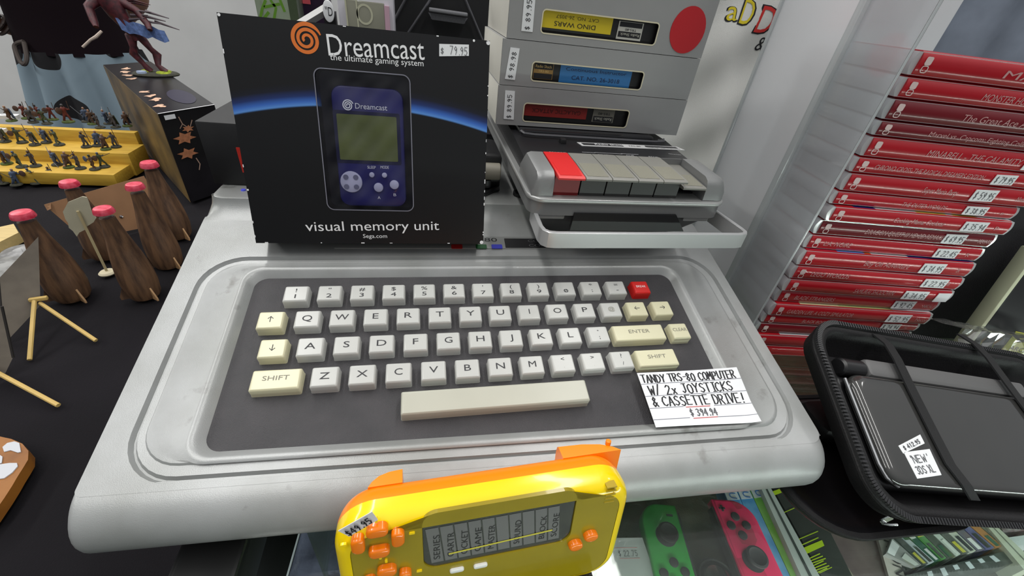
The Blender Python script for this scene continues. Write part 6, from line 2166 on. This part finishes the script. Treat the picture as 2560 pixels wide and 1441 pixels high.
for j in range(2):
    for i in range(n_ - 1):
        a0 = j * n_ + i
        gf += [(a0, a0 + n_, a0 + n_ + 1, a0 + 1), (3 * n_ + a0, 3 * n_ + a0 + 1, 3 * n_ + a0 + n_ + 1, 3 * n_ + a0 + n_)]
mb.add(gv + gv2, gf)
mb.build('blue_fringe', mat('fringe_blue', (92, 116, 168), .5, var=.3, vscale=200), mo, 'pale blue fringe')
off = (P - V((0, 0, 0)))
for o in mo.children:
    if o.name.split('.')[0] in ('body', 'spike', 'claw_spike', 'blue_fringe'):
        for v in o.data.vertices:
            p = v.co + mo.location
            w_ = Mm @ Matrix.Scale(1.22, 4) @ p.copy()
            w_ = w_ - V((RX.x, RX.y, 0)) * .22 * max(0, w_.z - bz)
            v.co = w_ - mo.location

# ================================================================ person standing behind the left table
PX = Dp(196, 105, 1.50)
pdir = V((PX.x - CAM.x, PX.y - CAM.y, 0)).normalized()
pr = V((pdir.y, -pdir.x, 0))                                  # picture right, level
FEET = V((PX.x, PX.y, ZF))
pe = thing('person', 'person in a dark sleeveless top and pale blue black-dotted skirt standing behind the left table', 'person', FEET)


def pp_(r, d, z): return FEET + pr * r - pdir * d + V((0, 0, z))      # r picture right, d towards the viewer


M_skin = mat('skin', (150, 110, 90), .55, var=.06, vscale=30)
WZ = PX.z - ZF                                                  # waist height
# one continuous body: skin modifier skeleton
bm = bmesh.new()
lay = bm.verts.layers.skin.verify()
nodes = {}


def bv(k, p, r, r2=None, parent=None):
    v = bm.verts.new(p - FEET)
    v[lay].radius = (r, r2 or r)
    nodes[k] = v
    if parent: bm.edges.new((nodes[parent], v))


bv('pelvis', pp_(0, 0, WZ - .06), .135, .10)
nodes['pelvis'][lay].use_root = True
bv('belly', pp_(0, 0, WZ + .08), .120, .09, 'pelvis')
bv('chest', pp_(0, 0, WZ + .26), .135, .09, 'belly')
bv('upper', pp_(0, -.01, WZ + .38), .115, .075, 'chest')
bv('neck', pp_(0, 0, WZ + .47), .046, None, 'upper')
bv('jaw', pp_(0, .012, WZ + .55), .060, .066, 'neck')
bv('skull', pp_(0, .005, WZ + .635), .074, .088, 'jaw')
bv('crown', pp_(0, 0, WZ + .70), .045, .055, 'skull')
for s, n in ((-1, 'l'), (1, 'r')):
    bv('sh' + n, pp_(s * .165, -.01, WZ + .39), .050, None, 'upper')
    if s < 0:
        bv('el' + n, pp_(-.300, .00, WZ + .17), .036, None, 'sh' + n)
        bv('wr' + n, pp_(-.170, -.06, WZ + .03), .022, None, 'el' + n)
        bv('pa' + n, pp_(-.135, -.10, WZ + .01), .024, .013, 'wr' + n)
        bv('kn' + n, pp_(-.108, -.125, WZ + .005), .022, .011, 'pa' + n)
    else:
        bv('el' + n, pp_(.235, -.07, WZ + .14), .036, None, 'sh' + n)
        bv('wr' + n, pp_(.120, -.175, WZ + .02), .024, None, 'el' + n)
        bv('pa' + n, pp_(.070, -.185, WZ + .01), .028, .014, 'wr' + n)
        bv('kn' + n, pp_(.035, -.188, WZ + .005), .026, .011, 'pa' + n)
    bv('th' + n, pp_(s * .085, 0, WZ - .16), .090, None, 'pelvis')
    bv('ke' + n, pp_(s * .080, .01, WZ - .48), .052, None, 'th' + n)
    bv('ca' + n, pp_(s * .080, -.01, WZ - .64), .050, None, 'ke' + n)
    bv('an' + n, pp_(s * .080, -.01, .08), .034, None, 'ca' + n)
    bv('to' + n, pp_(s * .090, .12, .035), .032, None, 'an' + n)
me = bpy.data.meshes.new('body'); bm.to_mesh(me); bm.free()
me.materials.append(M_skin)
bo = bpy.data.objects.new('body', me); COL.objects.link(bo); bo.parent = pe
sm = bo.modifiers.new('skin', 'SKIN'); sm.use_smooth_shade = True
ss = bo.modifiers.new('sub', 'SUBSURF'); ss.levels = 2; ss.render_levels = 2
# fingers of the hanging hand and of the other one
for hand, base, dirv, side in (('l', pp_(-.100, -.130, WZ + .004), pr * .8 + pdir * .5, V((0, 0, 1))), ('r', pp_(.020, -.189, WZ + .004), -pr * 1.0 + V((0, 0, -.15)), V((0, 0, 1)))):
    dirv = dirv.normalized()
    for f in range(4):
        off_ = side * (.020 - .0135 * f)
        L = (.046, .054, .051, .042)[f]
        b_ = base + off_
        cur = (-pdir if hand == 'r' else pr * .8) * (.012 + .003 * f)
        MB().tube([b_ - dirv * .014, b_ + dirv * L * .4 + cur * .2, b_ + dirv * L * .75 + cur * .8, b_ + dirv * L + cur * 1.9], [.0092, .0086, .0078, .0058], 9).build('finger', M_skin, pe)
    tb_ = base - dirv * .040 + side * .026
    MB().tube([tb_, tb_ + side * .020 + dirv * .022, tb_ + side * .024 + dirv * .050], [.0110, .0098, .0066], 9).build('thumb', M_skin, pe)
# top
M_top = mat('dark_wine_fabric', (20, 10, 16), .9, spec=.15, bump=.4, bscale=500)
mb = MB()
n_ = 40


def body_ring(z, rx, ry, cxo=0, wob=0.0, fr=0):
    return [pp_(cxo + (rx + wob * sin(i * fr)) * cos(2 * pi * i / n_), (ry + wob * sin(i * fr + 1)) * sin(2 * pi * i / n_), z) for i in range(n_)]


mb.loops([r_[::-1] for r_ in (body_ring(WZ - .030, .168, .128, 0, .004, 3), body_ring(WZ + .02, .160, .122, 0, .003, 3), body_ring(WZ + .10, .152, .116), body_ring(WZ + .26, .168, .122), body_ring(WZ + .36, .160, .105), body_ring(WZ + .42, .125, .085), body_ring(WZ + .45, .085, .07))][::-1], True, True)
mb.build('top', M_top, pe, 'dark sleeveless top', 60)
# skirt with folds
ms = bpy.data.materials.new('dotted_skirt'); ms.use_nodes = True
nt = ms.node_tree; bs = nt.nodes['Principled BSDF']; bs.inputs['Roughness'].default_value = .8
uvn = nt.nodes.new('ShaderNodeUVMap'); uvn.uv_map = 'UVMap'
vo = nt.nodes.new('ShaderNodeTexVoronoi'); vo.voronoi_dimensions = '2D'; vo.inputs['Scale'].default_value = 6.0; vo.inputs['Randomness'].default_value = .42
lt = nt.nodes.new('ShaderNodeMath'); lt.operation = 'LESS_THAN'; lt.inputs[1].default_value = .25
mxc = nt.nodes.new('ShaderNodeMix'); mxc.data_type = 'RGBA'
mxc.inputs[6].default_value = lin((124, 142, 154)); mxc.inputs[7].default_value = lin((16, 15, 20))
nt.links.new(uvn.outputs[0], vo.inputs['Vector']); nt.links.new(vo.outputs['Distance'], lt.inputs[0]); nt.links.new(lt.outputs[0], mxc.inputs[0]); nt.links.new(mxc.outputs[2], bs.inputs['Base Color'])
mb = MB()
n2_ = 180
rows_ = []
NR = 24
for j in range(NR + 1):
    t = j / NR
    z = WZ - .02 - t * (WZ - .02 - .10)
    rr = .165 + .13 * t
    ring = []
    for i in range(n2_):
        a_ = 2 * pi * i / n2_
        fold = (.011 + .034 * t) * sin(a_ * 11 + .8 * sin(a_ * 3)) + .012 * t * sin(a_ * 5 + 1)
        ring.append(pp_((rr + fold) * cos(a_), (rr * .80 + fold) * sin(a_), z))
    rows_.append(ring)
mb.loops(rows_, False, False)
cent = FEET


def skuv(p):
    d = p - FEET
    return (atan2(d.dot(-pdir) / .8, d.dot(pr)) * .17, d.z)


mb.uv = skuv
mb.build('skirt', ms, pe, 'pale blue skirt with big black dots', 60)
# bracelets, lanyard loop, drawstring
M_br = mat('bracelet_dark', (70, 58, 54), .5); M_brp = mat('bracelet_pale', (176, 160, 148), .5)
wr = pp_(-.170, -.06, WZ + .03); el = pp_(-.300, .00, WZ + .17)
ax = (wr - el).normalized()
for k, (t, m) in enumerate(((.50, M_br), (.58, M_brp), (.66, M_br), (.74, M_br), (.82, M_brp), (.90, M_br), (.98, M_br))):
    c = el.lerp(wr, t); r_ = .0385 - .010 * t
    s1_ = ax.cross(V((0, 0, 1))).normalized(); s2_ = ax.cross(s1_)
    ring = [c + (s1_ * cos(2 * pi * i / 24) + s2_ * sin(2 * pi * i / 24)) * r_ for i in range(25)]
    MB().tube(ring, .0052, 8).build('bracelet', m, pe)
lo_ = [Dp(x, y, 1.37) for x, y in ((60, 104), (42, 108), (35, 116), (42, 136), (52, 158), (62, 163), (68, 148), (64, 124), (60, 106))]
lo_ = [lo_[max(0, i - 1)] * (.5 * (1 - t) ** 2) + lo_[i] * (.5 + t * (1 - t)) + lo_[min(len(lo_) - 1, i + 1)] * (.5 * t * t) for i in range(len(lo_)) for t in (0, .25, .5, .75)]
MB().tube(lo_, .0062, 8).build('lanyard', mat('lanyard_grey', (62, 54, 50), .8), pe, 'dark hanging strap loop')
MB().tube([Dp(254, 78, 1.36), Dp(240, 92, 1.352), Dp(226, 100, 1.35), Dp(207, 118, 1.35)], [.004, .005, .004, .004], 8).build('drawstring', M_brp, pe)
# face and hair (above the picture's edge)
hz = WZ + .615
M_eye = mat('eye_white', (226, 224, 220), .3); M_iris = mat('iris', (60, 44, 34), .3); M_lip = mat('lips', (150, 84, 80), .5); M_hair = mat('dark_hair', (40, 30, 26), .6, bump=.6, bscale=400)
for s in (-1, 1):
    e_ = pp_(s * .030, .078, hz)
    MB().lathe([(0, -.011), (.008, -.008), (.0112, 0), (.008, .008), (0, .011)], Matrix.Translation(e_), 14).build('eye', M_eye, pe)
    MB().lathe([(0, -.004), (.0045, -.003), (.005, 0), (.0045, .003), (0, .004)], Matrix.Translation(pp_(s * .030, .0865, hz)), 12).build('iris', M_iris, pe)
    MB().tube([pp_(s * .018, .088, hz + .018), pp_(s * .030, .090, hz + .022), pp_(s * .044, .080, hz + .018)], .0032, 6).build('eyebrow', M_hair, pe)
    MB().tube([pp_(s * .076, .004, hz + .020), pp_(s * .084, -.006, hz + .010), pp_(s * .083, -.004, hz - .012), pp_(s * .077, .004, hz - .026)], [.006, .009, .008, .005], 8).build('ear', M_skin, pe)
MB().tube([pp_(0, .084, hz + .006), pp_(0, .098, hz - .018), pp_(0, .104, hz - .032), pp_(0, .092, hz - .038)], [.007, .009, .012, .008], 10).build('nose', M_skin, pe)
MB().tube([pp_(-.022, .080, hz - .064), pp_(0, .090, hz - .062), pp_(.022, .080, hz - .064)], [.002, .006, .002], 8).build('mouth', M_lip, pe)
mb = MB()
ls = []
for t, sc, dz in ((0, 1.06, -.12), (.25, 1.16, -.04), (.5, 1.20, .03), (.75, 1.05, .075), (.92, .70, .100), (1, .15, .110)):
    ls.append([pp_(.080 * sc * cos(2 * pi * i / 26), -.012 + .092 * sc * sin(2 * pi * i / 26) - (.050 if dz < .06 and sin(2 * pi * i / 26) > .2 else 0) * 1.0, WZ + .62 + dz) for i in range(26)][::-1])
mb.loops(ls[::-1])
mb.build('hair', M_hair, pe, None, 60)

# ================================================================ small things behind the boxed memory unit
by = .40
bt = thing('back_table', 'dark table behind the glass counter carrying the background wares', 'table', (.1, .95, ZF))
MB().box(-.42, 1.4, .84, 1.50, TZ + .02, TZ + .045).build('table_top', M_cloth, bt)
for x in (-.37, 1.35):
    for y in (.88, 1.45):
        MB().tube([(x, y, ZF), (x, y, TZ + .02)], .016, 10).build('leg', MATS['grey_steel'], bt)
BTZ = TZ + .0455


def standing(px0, px1, y, ztop_px, zb=BTZ):
    """x-extent and top height for an upright thing on the back table"""
    a_ = Yp(px0, 60, y); b_ = Yp(px1, 60, y)
    return a_.x, b_.x


yy = .98
x0, x1 = standing(648, 752, yy, 0)
g1 = thing('clear_case_green', 'clear case with green pattern standing behind the boxed memory unit', 'case', ((x0 + x1) / 2, yy, BTZ))
MB().box(x0, x1, yy, yy + .05, BTZ + .0004, .45, None, .002).build('case', clear('green_clear', (214, 224, 208), .1, .45, (190, 202, 184), .06), g1)
lb = MB()
for (pts) in (((664, 0), (655, 24), (650, 48)), ((676, 0), (690, 20), (685, 48)), ((660, 18), (700, 10)), ((700, 0), (712, 30)), ((672, 30), (660, 46))):
    lb.stroke([(Yp(px, py, yy - .001).x, Yp(px, py, yy - .001).z) for px, py in pts], .0055, Matrix(((1, 0, 0, 0), (0, 0, -1, yy - .001), (0, 1, 0, 0), (0, 0, 0, 1))))
lb.build('green_pattern', mat('leaf_green', (92, 140, 36), .5), g1)
MB().box(x1 - .020, x1 - .002, yy - .002, yy + .052, BTZ + .0004, .45).build('dark_green_side', mat('dark_olive', (60, 74, 50), .5), g1)
yy = 1.06
a_ = Yp(756, 0, yy); b_ = Yp(777, 11, yy)
c_ = thing('dark_figure_box', 'dark violet box with a pink square behind the boxed memory unit', 'box', ((a_.x + b_.x) / 2 + .02, yy, BTZ))
MB().box(a_.x - .004, Yp(812, 20, yy).x, yy, yy + .10, BTZ + .0004, .45).build('carton', mat('dark_violet_card', (48, 26, 56), .4, var=.3, vscale=30), c_)
MB().box(a_.x, b_.x, yy - .001, yy + .001, b_.z, .40).build('pink_square', mat('pink_print', (250, 104, 116), .5), c_)
yy = .90
a_ = Yp(822, 28, yy)
rr = (Yp(835, 28, yy).x - a_.x)
d_ = thing('round_badge', 'white round badge lettered D on a dark post behind the boxed memory unit', 'badge', (a_.x, yy, BTZ))
MB().slab(circ(rr * 1.05, 30, 0, 0, rr * 1.9), 0, .006, frame(a_ + V((0, 0, 0)), (1, 0, 0), (0, 0, 1)), .0015).build('disc', M_white, d_)
MB().text('"D', frame(a_ + V((-rr * .55, -.0065, -rr * .75)), (1, 0, 0), (0, 0, 1)), rr * 1.5, rr * 1.35).build('letter', M_ink, d_)
MB().box(a_.x - .012, a_.x + .012, yy + .001, yy + .02, BTZ + .0004, a_.z).build('post', M_black, d_)
# angled white rail
t0 = Yp(772, 50, .93); t1 = Yp(818, 22, .93)
w_ = thing('white_rail', 'short slanted white plastic rail behind the top edge of the black memory unit box', 'rail', (t0.x, t0.y, BTZ))
MB().tube([t0 - (t1 - t0) * 2.2, t1], .010, 4).build('rail', mat('white_plastic', (214, 214, 212), .35), w_)
bpt = t0 - (t1 - t0) * 2.0
MB().box(bpt.x - .006, bpt.x + .006, bpt.y - .006, bpt.y + .006, BTZ + .0004, bpt.z).build('prop', mat('white_plastic', (214, 214, 212), .35), w_)
yy = .90
TBZ = BTZ
x0, x1 = Yp(846, 30, yy).x, Yp(984, 30, yy).x
c_ = thing('clear_tray_box', 'pale box holding a clear tray with a round recess, behind the boxed memory unit', 'box', ((x0 + x1) / 2, .90, BTZ))
yy = .90
x0, x1 = Yp(846, 30, yy).x, Yp(984, 30, yy).x
MB().box(x0, x1, yy, yy + .06, BTZ + .0004, .42, None, .002).build('pale_frame', mat('pale_lilac_frame', (206, 204, 212), .5), c_)
i0, i1 = Yp(868, 30, yy).x, Yp(962, 30, yy).x
zt_ = Yp(905, 2, yy).z
MB().box(i0, i1, yy - .012, yy + .001, BTZ + .02, zt_, None, .002).build('tray', clear('tray_plastic', (222, 222, 208), .12, .7, (176, 176, 156), .08), c_)
MB().box(i1, i1 + .010, yy - .012, yy + .001, BTZ + .02, zt_ - .004).build('pink_strip', mat('pale_pink', (196, 160, 176), .5), c_)
m_ = Yp(912, 36, yy - .013)
rr = Yp(930, 36, yy - .013).x - m_.x
MB().stroke([(rr * cos(t) * 1.0, rr * 1.15 * sin(t)) for t in [2 * pi * i / 30 for i in range(30)]], .004, frame(m_ + V((0, -.0005, 0)), (1, 0, 0), (0, 0, 1)), 0, True).build('round_recess', mat('tray_edge', (190, 190, 166), .3), c_)
m_ = Yp(880, 36, yy - .013)
MB().stroke(rrect(.022, .06, .004, 3), .003, frame(m_ + V((0, -.0005, 0)), (1, 0, 0), (0, 0, 1)), 0, True).build('oblong_recess', MATS['tray_edge'], c_)
# black display stand with metal legs and a ribbed bar
yy = 1.0
x0, x1 = Yp(978, 40, yy).x, Yp(1252, 40, yy).x
k_ = thing('display_rack', 'black panel with thin metal struts and a ribbed silver bar behind the boxes', 'rack', ((x0 + x1) / 2, yy + .02, BTZ))
MB().box(x0 + .006, x1 + .09, yy + .02, yy + .035, BTZ + .0004, .50).build('panel', mat('matt_black_panel', (19, 19, 21), .6), k_)
M_strut = mat('strut_metal', (104, 104, 108), .35, metal=.6)
for (p0_, p1_) in (((978, 66), (1018, -10)), ((1026, 74), (1082, -10)), ((1206, 100), (1160, -10))):
    a_, b_ = Yp(*p0_, yy), Yp(*p1_, yy)
    MB().tube([a_ + (a_ - b_) * 3.0 if False else a_ + (a_ - b_) * .9, b_ + (b_ - a_) * .6], .0032, 8).build('strut', M_strut, k_)
a_, b_ = Yp(1072, 20, yy), Yp(1168, 34, yy)
Mb_ = frame(a_, b_ - a_, V((0, 0, 1)))
L_ = (b_ - a_).length
MB().box(0, L_, -.006, .002, -.005, .020, Mb_, .002).build('bar', mat('ribbed_silver', (150, 150, 154), .3, metal=.5), k_)
MB().slab([(-.001, -.009), (L_ + .001, -.009), (L_ - .008, -.022), (.008, -.022)], -.004, .012, Mb_).build('ribbed_face', mat('ribbed_grey', (120, 120, 124), .4, metal=.4), k_)
for i in range(26):
    MB().box(.006 + i * (L_ - .012) / 25 - .0009, .006 + i * (L_ - .012) / 25 + .0009, -.0205, -.0105, .012, .0135, Mb_).build('rib', M_strut, k_)
# blue grey drape on the right far behind
dz = thing('drape', 'dark blue grey drape far behind the red game cases', 'drape', (1.9, 1.9, ZF))
mb = MB()
gv, gf = [], []
NU = 90
for s in (0, .004):
    for z in (ZF + .002, .2, 1.6):
        for i in range(NU + 1):
            x = .95 + 2.8 * i / NU
            gv.append((x, 1.75 - .30 * (x - .95) + .018 * sin(i * .9) + s, z))
for s in range(2):
    for j in range(2):
        for i in range(NU):
            q_ = s * 3 * (NU + 1) + j * (NU + 1) + i
            f_ = (q_, q_ + 1, q_ + NU + 2, q_ + NU + 1)
            gf.append(f_ if s == 0 else f_[::-1])
mb.add(gv, gf)
mb.build('fabric', mat('blue_grey_fabric', (128, 137, 152), .85, var=.12, vscale=9), dz, None, 60)
